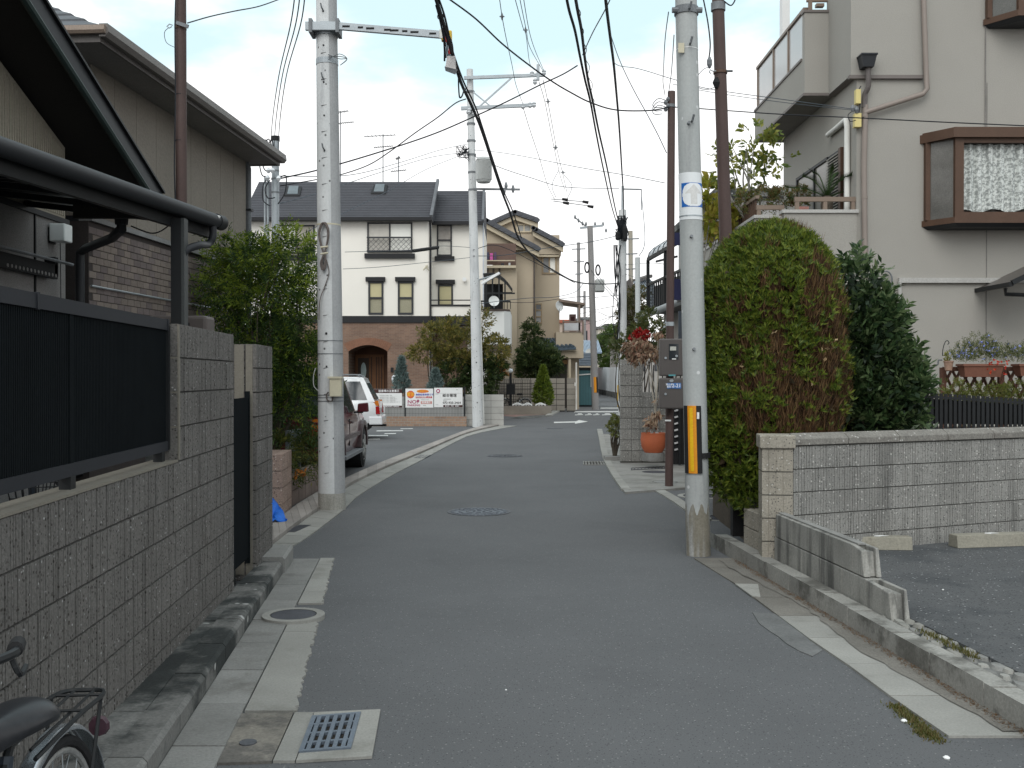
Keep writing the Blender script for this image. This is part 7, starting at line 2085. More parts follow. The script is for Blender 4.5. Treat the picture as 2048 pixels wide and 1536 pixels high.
def win(par,px0,px1,py0,py1,Y,panes,fw=.06,mat=None,dep=.06):
    mat = mat or frm
    x0,x1,z1,z0 = X(px0,Y),X(px1,Y),Z(py0,Y),Z(py1,Y)
    m = Bx(x0,x1,Y - dep,Y - .0,z0,z0 + fw); m.box(x0,x1,Y - dep,Y,z1 - fw,z1); m.box(x0,x0 + fw,Y - dep,Y,z0 + fw,z1 - fw); m.box(x1 - fw,x1,Y - dep,Y,z0 + fw,z1 - fw)
    nv = len(panes)
    for i in range(1,nv):
        if panes[0][0] == 'v':
            xm = lerp(x0,x1,i / nv); m.box(xm - fw / 2,xm + fw / 2,Y - dep,Y,z0 + fw,z1 - fw)
        else:
            zm = lerp(z1,z0,i / nv); m.box(x0 + fw,x1 - fw,Y - dep,Y,zm - fw / 2,zm + fw / 2)
    o = m.build('window',mat,par)
    for i,(d,pm_) in enumerate(panes):
        m = MB()
        if d == 'v': xa,xb,za,zb = lerp(x0,x1,i / nv) + fw / 2,lerp(x0,x1,(i + 1) / nv) - fw / 2,z0 + fw,z1 - fw
        else: xa,xb,za,zb = x0 + fw,x1 - fw,lerp(z1,z0,(i + 1) / nv) + fw / 2,lerp(z1,z0,i / nv) - fw / 2
        m.quad((xa,Y - .012,za),(xb,Y - .012,za),(xb,Y - .012,zb),(xa,Y - .012,zb)); m.build('pane',pm_,o)
    return o,x0,x1,z0,z1
def lattice(par,x0,x1,z0,z1,Y,n=9):
    m = MB()
    m.box(x0,x1,Y - .02,Y + .02,z1 - .03,z1 + .03); m.box(x0,x1,Y - .02,Y + .02,z0 - .02,z0 + .02)
    st = (x1 - x0) / n; h = z1 - z0
    for i in range(-3,n + 3):
        for s in (1,-1):
            xa,xb = (x0 + i * st,x0 + i * st + h * 1.0) if s > 0 else (x0 + i * st + h,x0 + i * st)
            a_,b_ = Vector((xa,Y + .008 * s,z0)),Vector((xb,Y + .008 * s,z1))
            ta = [0.0,1.0]
            for lim in (x0,x1):
                t = (lim - a_.x) / (b_.x - a_.x)
            t_lo,t_hi = sorted(((x0 - a_.x) / (b_.x - a_.x),(x1 - a_.x) / (b_.x - a_.x)))
            t0,t1 = max(0,t_lo),min(1,t_hi)
            if t1 - t0 > .05: m.beam(a_.lerp(b_,t0),a_.lerp(b_,t1),.012,.022,(0,1,0))
    return m.build('lattice_guard',frm,par,kind='stuff')
def sill(par,px0,px1,py0,py1,Y,nm='sill',dep=.14):
    m = Bx(X(px0,Y),X(px1,Y),Y - dep,Y - .002,Z(py1,Y),Z(py0,Y)); return m.build(nm,blk,par)
o,a_,b_,c_,d_ = win(wh,735,825,445,505,WY,[('v',curt_m),('v',refl)])
lattice(wh,a_,b_,c_ + .05,Z(476),WY - .16); sill(wh,730,830,507.5,517,WY)
o,a_,b_,c_,d_ = win(wh,556,630,450,508,WY,[('v',refl),('v',M('tan_curtain',(0.40,0.37,0.31),.9,.06,4))])
lattice(wh,a_,b_,c_ + .05,Z(482),WY - .16,8); sill(wh,552,634,511,521,WY)
for pa,pb in ((737,767),(796,827)):
    win(wh,pa,pb,563,629,WY,[('h',blind_m),('h',M('blind_shade',(0.30,0.28,0.20),.8,.06,3))],.075)
    sill(wh,pa - 5,pb + 4,554.5,563,WY,'window_head')
m = Lt([(.05,0),(.05,.1)],at(853,536,WY - .1),8); m.build('wall_lamp',beige_box,wh)
# the lower wing set back to the right
GY = WY + 1.3
gx0,gx1 = X(868,GY),X(967,GY)
gev = Z(446,GY)
grd = Z(382,GY + 2.2)
m = Bx(xr - .0,gx1,GY,GY + 6,0,gev + .05); m.build('wing_wall',white_r,wh)
m = Bx(xr - .02,xr + .02,WY,GY,0,zev); m.build('return_wall',white_r,wh)
m = Bx(xr + .03,X(935,GY),GY - .03,GY,0,Z(655,GY)); m.build('wing_brick',brk,wh)
rows(wh,xr + .03,X(966,GY),GY - .3,gev,GY + 2.2,grd,18,xb2=X(966,GY + 2.2))
m = Hx([(xr + .03,GY - .25,gev - .04),(gx1,GY - .25,gev - .04),(gx1,GY + 6,gev - .04),(xr + .03,GY + 6,gev - .04)],[(xr + .03,GY + 2.2,grd - .04),(gx1 + .04,GY + 2.2,grd - .04),(gx1 + .04,GY + 2.25,grd - .04),(xr + .03,GY + 2.25,grd - .04)]); m.build('wing_roof_body',slate,wh)
m = Bx(xr,gx1,GY - .42,GY - .28,gev - .12,gev + .02); m.build('wing_gutter',blk,wh)
m = Bm((gx1 - .02,GY - .35,gev + .04),(X(968,GY + 2.2),GY + 2.2,grd + .06),.1,.14); m.build('wing_barge_board',MATS['barge_grey'],wh)
win(wh,874,904,449,512,GY,[('h',M('mixed_glass',(0.33,0.30,0.27),.15,.5,1.8,0)),('h',M('blind_pale',(0.55,0.53,0.48),.6))],.06); sill(wh,870,909,513,522,GY)
win(wh,876,906,569,612,GY,[('h',blind_m)],.07); sill(wh,872,910,560,568,GY,'window_head')
m = Lt([(.09,0),(.09,.07)],(0,0,0),12); m.v = [Matrix.Translation(at(929,559,GY - .1)) @ STAND @ v for v in m.v]; m.build('round_vent',white_paint,wh)
dnp = M('downpipe_black',(0.03,0.03,0.033),.5)
m = Tb([(xr + .06,WY - .3,zev - .1),(xr + .05,WY - .06,zev - .5),(xr + .05,WY - .06,.2)],.04,7); m.build('downpipe',dnp,wh,smooth=True)
m = Bx(gx1 - .03,gx1 + .02,GY - .05,GY,0,gev); m.build('corner_trim',M('corner_blue_grey',(0.5,0.53,0.58),.7),wh)
m = Bx(xr + .03,X(950,WY + .4),WY + .05,WY + .2,Z(632),Z(612,WY)); m.build('balcony_parapet',white_r,wh)
m = Bx(xr + .03,X(950,WY + .4),WY + .0,WY + .22,Z(612),Z(609)); m.box(xr + .03,X(950,WY + .4),WY + .08,WY + .13,Z(601),Z(599)); m.build('balcony_rail',blk,wh)
m = Bx(xr + .03,X(945,WY + .4),WY + .06,WY + 1.2,Z(650),Z(632)); m.build('balcony_band',blk,wh)
# round-fronted white balcony on the right corner with its arched canopy and dish
by = WY - 1.2
m = MB()
b0_,b1_ = X(966,by),X(1021,by)
prof = [(b0_,by),(b1_ - .25,by),(b1_,by + .35),(b1_ + .05,by + 3),(b0_,by + 3)]
m.prism(prof,Z(690,by),Z(622,by)); m.build('corner_balcony',M('panel_white',(0.70,0.70,0.68),.7,.05,1,.03),wh,bevel=.02)
m = MB(); m.prism([(p[0] - .02,p[1] - .03) for p in prof],Z(622,by),Z(618,by)); m.build('corner_balcony_cap',M('cap_brown',(0.10,0.075,0.065),.6),wh)
m = MB(); m.prism(prof,Z(702,by),Z(690,by)); m.build('corner_balcony_base',MATS['cap_brown'],wh)
m = MB()
for i in range(12):
    t = i / 11; x_ = lerp(b0_ - .3,b1_ + .0,t); m.box(x_ - .015,x_ + .015,by - .03 + .0,by + .0,Z(618,by),Z(603,by))
m.box(b0_ - .3,b1_,by - .035,by + .01,Z(604,by),Z(601,by)); m.build('corner_balcony_rail',black,wh,kind='stuff')
m = MB()
cpx = [(966,549),(985,548),(1000,553),(1013,564),(1025,580)]
tubep = catmull([at(x,y_,by) for x,y_ in cpx],5)
for i in range(len(tubep) - 1):
    a_,b_ = tubep[i],tubep[i + 1]; m.hexa([a_,b_,b_ + Vector((0,1.4,0)),a_ + Vector((0,1.4,0))],[a_ + Vector((0,0,.05)),b_ + Vector((0,0,.05)),b_ + Vector((0,1.4,.05)),a_ + Vector((0,1.4,.05))])
m.build('arched_canopy',dark_trim,wh)
for x in (972,985,998,1010):
    zt_ = [p for p in tubep if p.x >= sx(x,by)][0].z if sx(x,by) < tubep[-1].x else tubep[-1].z
    m = Bx(sx(x,by) - .03,sx(x,by) + .03,by,by + .06,Z(602,by),zt_); m.build('canopy_post',black,wh)
m = Bx(X(968,by),X(1030,by),by + .01,by + .06,Z(588,by),Z(585,by)); m.box(X(975,by),X(1024,by),by + 1,by + 1.06,Z(582,by),Z(580,by)); m.build('canopy_bar',black,wh)
m = Bx(X(968,by + 1.3),X(1006,by + 1.3),by + 1.3,by + 1.34,Z(618,by),Z(562,by)); m.build('dark_opening',black_matte,wh)
def dish(lab,px,py,Y,r,face=(0,-1,.25)):
    o = thing('satellite_dish',lab,'satellite dish',at(px,py,Y))
    f = Vector(face).normalized(); q = f.to_track_quat('Z','Y').to_matrix().to_4x4()
    m = Lt([(0.02,-.10 * r * 2),(r * .5,-.07 * r * 2),(r * .85,-.02 * r * 2),(r,0),(r * .98,.012),(r * .8,-.02 * r),(.02,-.12 * r)],(0,0,0),24); m.v = [Matrix.Translation(at(px,py,Y)) @ q @ v for v in m.v]; m.build('dish',M('dish_white',(0.66,0.67,0.66),.5,.03,2,0),o,smooth=True,angle=50)
    p = at(px,py,Y); m = Tb([p + Vector((0,.05,-r * .9)),p + Vector((0,-.25,-r * .55))],.012,5); m.build('arm',galv,o); m = Tb([p + Vector((0,.1,-.05)),p + Vector((0,.3,-r * 1.2))],.025,6); m.build('mount',galv,o)
    return o
dish('white satellite dish on the corner balcony of the white brick house',988,602,by - .35,.21,(.15,-1,.2))
dish('white satellite dish among roof tiles beside the far leaning pole',1179,705,60,.24,(-.2,-1,.3))
dish('pale satellite dish on the side of the beige gabled house, over its low roof terrace',1119,612,51.5,.26,(.9,-1,.2))
def antenna(lab,px,py0,py1,Y,bars):
    o = thing('tv_antenna',lab,'antenna',at(px,py1,Y),'roof antennas')
    m = Tb([at(px,py1,Y),at(px,py0,Y)],.022,5); m.build('mast',galv_dark,o)
    for bp_,(pa,pb) in bars:
        a_,b_ = at(pa,bp_,Y),at(pb,bp_ - 3,Y)
        m = Tb([a_,b_],.018,4)
        for k in range(9):
            q = a_.lerp(b_,k / 8); m.tube([q + Vector((0,-.22,0)),q + Vector((0,.22,0))],.01,3)
        m.build('boom',galv_dark,o)
    return o
antenna('tall roof antenna with two booms on the white house, middle of its ridge',766,268,366,WY + 2.4,[(273,(729,790)),(295,(748,785))])
antenna('smaller roof antenna to the right of the tall one on the white house',797,312,366,WY + 2.4,[(318,(792,800)),(343,(782,812))])
antenna('roof antenna half behind the left concrete pole on the white house',681,222,370,WY + 2.4,[(225,(674,696)),(247,(674,707))])
# ================================================================ BEIGE GABLED HOUSE
BY = 52.0
bh = thing('beige_gabled_house','tall beige house with stacked tiled gables and balconies beyond the white house','house',(sx(1060,BY),BY,0))
bei = M('beige_render',(0.44,0.37,0.28),.92,.05,.7,.05,60)
beid = M('beige_trim',(0.50,0.43,0.32),.85,.05,2,.03)
kaw = M('kawara_tile',(0.075,0.078,0.088),.6,.2,2,.2,20)
def vol(nm,px0,px1,py0,py1,Y,d=6,mat=None):
    m = Bx(X(px0,Y),X(px1,Y),Y,Y + d,max(0,Z(py1,Y)),Z(py0,Y)); return m.build(nm,mat or bei,bh)
vol('main_wall',985,1119,470,860,BY + 1.5,7)
vol('bay_wall',1031,1068,490,860,BY,3)
vol('left_wall',960,1034,536,860,BY - .8,4)
def gable(pxl,pyl,pxa,pya,pxr,pyr,Y,d,py_base,nm):
    """A gable: wall triangle, pale barge boards and a tiled roof edge."""
    l,a,r = at(pxl,pyl,Y),at(pxa,pya,Y),at(pxr,pyr,Y)
    zb = Z(py_base,Y)
    m = MB(); m.extr([(l.x + .1,Y,zb),(r.x - .1,Y,zb),(r.x - .1,Y,r.z - .1),(a.x,Y,a.z - .12),(l.x + .1,Y,l.z - .1)],(0,d,0)); m.build(nm + '_wall',bei,bh)
    for p,q in ((l,a),(a,r)):
        m = MB(); m.extr([p + Vector((0,-.3,-.22)),q + Vector((0,-.3,-.22)),q + Vector((0,-.3,-.45)),p + Vector((0,-.3,-.45))],(0,.2,0)); m.build(nm + '_barge_board',beid,bh)
        m = MB(); m.extr([p + Vector((0,-.45,-.2)),q + Vector((0,-.45,-.2)),q + Vector((0,-.45,.06)),p + Vector((0,-.45,.06))],(0,d + .45,0)); m.build(nm + '_roof',kaw,bh)
        n = max(4,int((q - p).length / .3)); m = MB()
        for i in range(n + 1):
            c = p.lerp(q,i / n) + Vector((0,-.47,0)); m.tube([c + Vector((0,0,-.06)),c + Vector((0,.2,-.06))],.09,8)
        m.build(nm + '_roof_tile_ends',kaw,bh,kind='stuff')
gable(978,447,1030,424,1076,440,BY + 3,3,500,'top_gable')
gable(930,420,974,441,1078,497,BY - .3,3,500,'left_gable')
gable(1065,455,1072,459,1126,488,BY + 1.2,4,510,'right_gable')
win(bh,1033,1063,448,465,BY + 2.98,[('v',M('grey_pane',(0.3,0.3,0.29),.2)),('v',MATS['grey_pane'])],.07,beid)
win(bh,1084,1113,513,548,BY + 1.5,[('v',M('dusky_pane',(0.22,0.22,0.22),.15)),('v',refl)],.07,M('tan_frame',(0.33,0.25,0.16),.6))
win(bh,1070,1084,607,647,BY + 1.5,[('h',dark_glass),('h',M('pane_grey',(0.36,0.36,0.36),.2)),('h',MATS['pane_grey'])],.06,MATS['tan_frame'])
m = Bx(X(1076,BY + 1.5),X(1118,BY + 1.5),BY + 1.2,BY + 1.5,Z(508,BY),Z(503,BY)); m.build('window_hood',beid,bh)
m = Tb([at(1068.5,495,BY - .05),Vector((at(1068.5,495,BY - .05).x,BY - .05,1))],.05,6); m.build('downpipe',M('pipe_dark_brown',(0.09,0.075,0.065),.6),bh)
# laundry balcony
LYb = BY - .82
m = Bx(X(968,LYb),X(1032,LYb),LYb - .02,LYb + .0,Z(530,LYb),Z(487,LYb)); m.build('balcony_dark_sheet',M('balcony_painted_shade',(0.13,0.085,0.07),.9,.1,2),bh)  # flat sheet, the shade of the recess put into its brown colour
m = Bx(X(966,LYb),X(1032,LYb),LYb - .3,LYb - .02,Z(537,LYb),Z(532,LYb)); m.build('balcony_ledge',beid,bh)
m = Bx(X(968,LYb),X(1030,LYb),LYb - .2,LYb - .15,Z(523,LYb),Z(521,LYb)); m.build('balcony_handrail',beid,bh)
for i,px in enumerate((973,985,997)):
    m = Bx(X(px,LYb - .03),X(px + 4,LYb - .03),LYb - .06,LYb - .021,Z(556,LYb),Z(537,LYb)); m.build('wall_slot',M('slot_brown',(0.09,0.07,0.06),.8),bh)
cloths = (((980,986),(507,521),(0.48,0.10,0.30),'pink towel hanging on the upper balcony of the beige gabled house'),((973,978),(505,520),(0.05,0.05,0.09),'dark garment hanging left of the pink towel on the upper balcony'),((988,993),(505,522),(0.10,0.07,0.12),'purple dark garment hanging right of the pink towel'),((1017,1021),(526,534),(0.5,0.5,0.5),'pale cloth over the rail of the upper balcony'),((1002,1008),(527,535),(0.04,0.04,0.05),'black cloth over the rail of the upper balcony'))
for i,((xa,xb),(ya,yb),col,lab) in enumerate(cloths):
    m = Bx(X(xa,LYb),X(xb,LYb),LYb - .14,LYb - .11,Z(yb,LYb),Z(ya,LYb)); tag(m.build('laundry',M('cloth_%d' % i,col,.95,.2,9),bevel=.01),lab,'laundry','laundry on the upper balcony')
# right terrace, tiled porch, entrance
vol('terrace_wall',1112,1167,664,716,BY - .5,4)
vol('terrace_side',1118,1158,716,860,BY + .6,3)
tb_ = thing('roof_terrace','brown framed roof terrace with frosted panels beside the beige gabled house','terrace',(sx(1140,BY - .5),BY - .5,5))
ty = BY - .55
frn = M('terrace_frame',(0.2,0.15,0.12),.6)
m = Hx([at(1119,603,ty),at(1170,610,ty),at(1170,610,ty) + Vector((0,2.5,0)),at(1119,603,ty) + Vector((0,2.5,0))],[at(1119,598,ty),at(1170,606,ty),at(1170,606,ty) + Vector((0,2.5,0)),at(1119,598,ty) + Vector((0,2.5,0))]); m.build('canopy',frn,tb_)
for px,p0_,p1_ in ((1157,610,664),(1125,640,664),(1164,643,668)):
    m = Bx(X(px,ty),X(px + 3.5,ty),ty,ty + .08,Z(p1_,ty),Z(p0_,ty)); m.build('post',frn,tb_)
m = Bx(X(1125,ty),X(1163,ty),ty - .02,ty + .04,Z(645,ty),Z(642,ty)); m.box(X(1125,ty),X(1163,ty),ty - .02,ty + .04,Z(663,ty),Z(661,ty)); m.build('rail',frn,tb_)
m = Bx(X(1128,ty),X(1160,ty),ty,ty + .02,Z(661,ty),Z(646,ty)); m.build('frosted_panel',M('frosted',(0.45,0.45,0.46),.4,.2,1.5),tb_)
tk = thing('water_heater','pinkish box unit standing on the roof terrace behind the frosted panel','appliance',at(1145,645,BY + 1))
m = Bx(X(1139,BY + 1),X(1152,BY + 1),BY + 1,BY + 1.4,Z(662,BY),Z(626,BY)); m.build('case',M('heater_pink',(0.33,0.22,0.21),.6,.1,3),tk); m = Bx(X(1142,BY + 1),X(1149,BY + 1),BY + .98,BY + 1,Z(642,BY),Z(631,BY)); m.build('vent',M('heater_dark',(0.1,0.04,0.04),.7),tk)
rt = MB()
pa,pb,pc,pd = at(1068,699,BY - .8),at(1152,694,BY - .8),at(1119,678,BY + .6),at(1070,679,BY + .6)
rt.poly([pa,pb,pc,pd]); rt.poly([pb,Vector((pb.x,BY + 2,pb.z)),pc]); rt.poly([pa,pd,Vector((pd.x,BY + .6,pa.z))]); rt.poly([pa + Vector((0,0,-.12)),pb + Vector((0,0,-.12)),pb,pa]); rt.build('porch_roof',M('porch_tile',(0.06,0.085,0.11),.5,.3,4,.3,16),bh)
m = MB()
for i in range(9):
    t = (i + .5) / 9
    m.tube([pa.lerp(pb,t) + Vector((0,0,.02)),pd.lerp(pc,min(1,t)) + Vector((0,0,.02))],.07,6)
m.build('porch_tile_ribs',MATS['porch_tile'],bh,kind='stuff')
m = Bx(X(1072,BY),X(1150,BY),BY - .7,BY - .3,Z(702.5,BY),Z(697,BY)); m.build('porch_beam',beid,bh)
m = Bx(X(1098,BY),X(1135,BY),BY + .55,BY + .6,0,Z(704,BY)); m.build('entrance_recess',M('entrance_brown',(0.055,0.047,0.042),.7,.1,3),bh)
m = Bx(X(1112,BY + .5),X(1135,BY + .5),BY + .45,BY + .55,Z(728,BY),Z(720,BY)); m.build('entrance_lintel',M('lintel_wood',(0.42,0.25,0.11),.6),bh)
m = Bx(X(1136,BY),X(1141,BY),BY - .4,BY - .2,0,Z(702,BY)); m.build('porch_post',beid,bh)
# boundary wall: blocks in courses, gate pillar
bwl = thing('boundary_wall','tan brown course block wall in front of the beige gabled house','wall',(sx(1080,49),49,0))
VY = 49.0
bb_ = M('boundary_block',(0.27,0.245,0.21),.92,.14,1.6,.2,50,.4,40,rnd=.15)
zb0 = Z(756,VY); ch = (zb0 - .05) / 6.0
for k in range(6):
    for i in range(9):
        xa = X(975,VY) + i * (X(1130,VY) - X(975,VY)) / 9; xb = X(975,VY) + (i + 1) * (X(1130,VY) - X(975,VY)) / 9
        m = Bx(xa + .012,xb - .012,VY,VY + .15,.05 + k * ch + .014,.05 + (k + 1) * ch - .014); m.build('block',bb_,bwl)
m = Bx(X(975,VY),X(1130,VY) - .01,VY + .03,VY + .14,0,zb0 - .03); m.build('mortar',mortar_dark,bwl)
for k in range(6):
    m = Bx(X(1134,VY),X(1151,VY),VY - .02,VY + .5,.05 + k * ch + .008,.05 + (k + 1) * ch - .008); m.build('pillar_block',bb_,bwl)
m = Bx(X(1134.5,VY),X(1150.5,VY),VY + .0,VY + .45,0,zb0 - .03); m.build('pillar_mortar',mortar_dark,bwl)
m = Tb([at(1152.5,725,VY - .1),Vector((at(1152.5,725,VY - .1).x,VY - .1,.1))],.04,6); m.build('pale_pipe',M('pale_pipe',(0.6,0.58,0.54),.6),bwl)
m = Bx(X(1149,VY),X(1151,VY),VY - .06,VY - .02,Z(772,VY),Z(765,VY)); m.build('intercom',white_paint,bwl)
# planted front strip: mesh, red paving, kerb, bed edging
pv_ = setting('brick_forecourt',(sx(1060,40),44,0))
m = MB(); m.poly(g3([(1008,832),(1060,836),(1112,826),(1130,812),(1008,812)],.006)); m.build('paving',M('red_paving',(0.22,0.145,0.125),.9,.2,1.5,.25,40),pv_)
m = MB(); m.poly(g3([(1012,838),(1062,836.5),(1098,833),(1090,829.5),(1040,832)],.009)); m.build('grey_apron',conc_dark,pv_)
m = MB(); m.slab(g3([(1090,830.5),(1104,829.5),(1125,818),(1165,810),(1150,809),(1112,817)],.06),.06); m.build('kerb_stone',conc_light,pv_)
be = thing('bed_edging','small white scalloped fence in front of the boundary wall','edging',(sx(1050,46.5),46.5,.3))
for i,(xa,xb) in enumerate(((1025,1045),(1046,1064),(1071,1091))):
    m = MB(); pth = catmull([at(lerp(xa,xb,t),811.5 - 5 * math.sin(math.pi * t),45.5) for t in np.linspace(0,1,6)],3); m.tube(pth,.03,5)
    m.tube([at(xa,809,45.5),at(xb,809,45.5)],.03,4)
    for t in (.05,.35,.65,.95): m.tube([at(lerp(xa,xb,t),814,45.5),at(lerp(xa,xb,t),808,45.5)],.025,4)
    m.build('hoop',white_paint,be)
m = Bx(X(1008,45.2),X(1103,45.2),45.2,45.4,0,Z(812,45.2)); m.build('bed_kerb',M('bed_kerb',(0.26,0.235,0.2),.9,.15,2,.2),be)
lpst = thing('garden_lamp','black garden lamp post with white globe and mail box before the boundary wall','lamp',(sx(1021,46),46,0))
m = Bx(X(1018.5,46),X(1023.5,46),46,46.1,0,Z(746,46)); m.build('post',black,lpst)
m = Bx(X(1012.5,46),X(1030,46),45.9,46.0,Z(789,46),Z(768,46)); m.build('mail_box',black,lpst)
c = at(1021.5,741,46.05); m = Lt([(.02,-.1),(.075,-.07),(.1,0),(.07,.075),(.01,.1)],c,14); m.build('globe',M('opal_glass',(0.72,0.76,0.8),.25,.02,2,0),lpst,smooth=True)
l2 = thing('garden_lamp','white round garden lamp beside the small blue green conifer near the brick house','lamp',(sx(790,38.5),38.5,0))
c = at(790,756,38.5); m = Lt([(.10,-.17),(.12,-.1),(.13,0),(.1,.08),(.01,.12)],c,12); m.build('globe',MATS['opal_glass'],l2,smooth=True); m = Tb([c + Vector((0,0,-.17)),Vector((c.x,38.5,0))],.04,6); m.build('post',black,l2)
mf = thing('mesh_fence','thin green black wire mesh fence left of the garden lamp post','fence',(sx(985,47),47,0))
m = MB()
for i in range(26):
    x_ = lerp(X(974,47),X(1062,47),i / 25); m.box(x_,x_ + .014,47,47.014,.3,Z(760,47))
for i in range(9):
    z = lerp(.3,Z(760,47),i / 8); m.box(X(974,47),X(1062,47),47.014,47.028,z,z + .014)
m.build('wires',black,mf,kind='stuff')
# ---- a bicycle (also used near the camera)
def bicycle(name,label,saddle_col,frame_mat,steer=0.0,basket=True,rack=True,hm=None,up=0.0,sdl_z=0.0):
    o = thing(name,label,'bicycle',(0,0,0))
    hm = hm or galv_dark
    R_,wbs = .33,1.08
    rub = tyre_m
    def wheel(c,par,ang=0):
        Rm = Matrix.Translation(c) @ Matrix.Rotation(ang,4,'Z') @ Matrix.Rotation(math.pi / 2,4,'X')
        def tor(rr,r,nn_=36,mm_=8):
            m = MB(Rm); vs,fs = [],[]
            for i in range(nn_):
                a = 2 * math.pi * i / nn_
                for j in range(mm_):
                    b = 2 * math.pi * j / mm_; vs.append(((rr + r * math.cos(b)) * math.cos(a),(rr + r * math.cos(b)) * math.sin(a),r * math.sin(b)))
            for i in range(nn_):
                for j in range(mm_): fs.append((i * mm_ + j,((i + 1) % nn_) * mm_ + j,((i + 1) % nn_) * mm_ + (j + 1) % mm_,i * mm_ + (j + 1) % mm_))
            m.add(vs,fs); return m
        w_ = tor(R_ - .018,.018).build('wheel',rub,par,smooth=True)
        tor(R_ - .045,.011).build('rim',rim_m,w_,smooth=True)
        m = MB(Rm); m.lathe([(.02,-.04),(.03,0),(.02,.04)],(0,0,0),10); m.build('hub',galv,w_)
        m = MB(Rm)
        for k in range(28):
            a = 2 * math.pi * k / 28; m.tube([(.02 * math.cos(a + .5),.02 * math.sin(a + .5),.03 * (1 if k % 2 else -1)),((R_ - .05) * math.cos(a),(R_ - .05) * math.sin(a),0)],.0014,3,False)
        m.build('spokes',galv,w_,kind='stuff')
        return Rm
    rc,fc = Vector((0,0,R_)),Vector((wbs,0,R_))
    wheel(rc,o)
    Rf = Matrix.Translation(fc) ; wheel(fc,o,steer * .4)
    bb,st,hd_ = Vector((.45,0,.28)),Vector((.29,0,.72)),Vector((.93,0,.78))
    m = Tb([st,bb],.018,8); m.tube(catmull([bb,Vector((.7,0,.38)),Vector((.89,0,.66))],5),.02,8); m.tube(catmull([st + Vector((.02,0,-.12)),Vector((.62,0,.52)),Vector((.90,0,.69))],5),.016,8)
    for s in (-.06,.06): m.tube([bb + Vector((0,s * .5,0)),rc + Vector((0,s,0))],.011,6); m.tube([st + Vector((0,s * .3,-.04)),rc + Vector((0,s,0))],.010,6)
    m.tube([Vector((.90,0,.64)),Vector((.94,0,.88))],.022,8); m.build('frame',frame_mat,o,smooth=True)
    m = MB()
    for s in (-.055,.055): m.tube([Vector((.90,s,.66)),fc + Vector((0,s,0))],.012,6)
    m.build('fork',frame_mat,o,smooth=True)
    m = Tb([st + Vector((.02,0,-.03)),Vector((.255,0,.83 + sdl_z))],.013,8); m.build('seat_post',hm,o,smooth=True)
    m = MB(); n = 10; vs = []
    prof = [(-.14,.02,-.01),(-.13,.085,0.0),(-.08,.11,.012),(0,.095,.012),(.07,.05,.006),(.14,.024,.0),(.16,.012,-.008)]
    ring = []
    for x,w_,dz in prof:
        dz += sdl_z
        ring.append([(x + .26,-w_ * .8,.81 + dz),(x + .26,-w_,.845 + dz),(x + .26,-w_ * .6,.885 + dz),(x + .26,0,.892 + dz),(x + .26,w_ * .6,.885 + dz),(x + .26,w_,.845 + dz),(x + .26,w_ * .8,.81 + dz)])
    k = 7; m.add([p for r in ring for p in r],[(i * k + j,i * k + (j + 1) % k,(i + 1) * k + (j + 1) % k,(i + 1) * k + j) for i in range(len(ring) - 1) for j in range(k)] + [tuple(reversed(range(k))),tuple(range((len(ring) - 1) * k,len(ring) * k))])
    sdl = m.build('saddle',saddle_col,o,smooth=True,angle=60); sb_ = sdl.modifiers.new('sub','SUBSURF'); sb_.levels = 1; sb_.render_levels = 2
    H_ = Matrix.Translation((.94,0,0)) @ Matrix.Rotation(steer,4,'Z') @ Matrix.Translation((-.94,0,0))
    m = MB(H_); m.tube([(.94,0,.86),(.945,0,.98 + up)],.014,8); m.tube(catmull([(.72,-.30,.99),(.85,-.28,1.0),(.95,-.17,1.0),(.95,0,.985),(.95,.17,1.0),(.85,.28,1.0),(.72,.30,.99)],5),.011,8); m.v = [p if i < 16 else p + Vector((0,0,up)) for i,p in enumerate(m.v)]; hb_ = m.build('handlebar',hm,o,smooth=True)
    for s in (-1,1):
        m = MB(H_); m.tube([(.80,s * .292,1.0 + up),(.70,s * .302,.99 + up)],.018,10); m.build('grip',black_matte,hb_,smooth=True)
        m = MB(H_); m.tube(catmull([(.83,s * .285,.985 + up),(.83,s * .30,.95 + up),(.74,s * .315,.945 + up)],4),.007,5); m.build('brake_lever',hm,hb_)
    for c,a0,a1,nm in ((rc,.15,2.9,'rear_mudguard'),(fc,.5,2.6,'front_mudguard')):
        m = MB(); N = 22; vs,fs = [],[]
        for i in range(N + 1):
            a = a0 + (a1 - a0) * i / N
            for w_,rr in ((-.032,.345),(-.018,.36),(.018,.36),(.032,.345)): vs.append(c + Vector((-math.cos(a) * rr * (1 if nm[0] == 'r' else 1),w_,math.sin(a) * rr)))
        for i in range(N):
            for j in range(3): fs.append((i * 4 + j,(i + 1) * 4 + j,(i + 1) * 4 + j + 1,i * 4 + j + 1))
        m.add(vs,fs); g_ = m.build(nm,M('mudguard_steel',(0.5,0.53,0.56),.25,.05,4,0,metal=.8),o,smooth=True); so2 = g_.modifiers.new('t','SOLIDIFY'); so2.thickness = .003
    if rack:
        m = Tb(catmull([(.26,-.06,.70),(.0,-.075,.73),(-.22,-.07,.73),(-.25,0,.73),(-.22,.07,.73),(.0,.075,.73),(.26,.06,.70)],5),.007,6)
        for s in (-.03,.03): m.tube([(.22,s,.71),(-.24,s,.73)],.005,5)
        for x in (-.05,-.2): m.tube([(x,-.075,.73),(x,.075,.73)],.005,5)
        for s in (-.075,.075): m.tube([(-.18,s,.73),(0,s,R_)],.006,5)
        m.build('rack',black,o,smooth=True)
        m = Lt([(.03,0),(.035,.015),(.02,.03)],(0,0,0),10); m.v = [Matrix.Translation((-.35,0,.58)) @ Matrix.Rotation(-math.pi / 2,4,'Y') @ v for v in m.v]; m.build('reflector',M('reflector_dark',(0.06,0.03,0.04),.2),o)
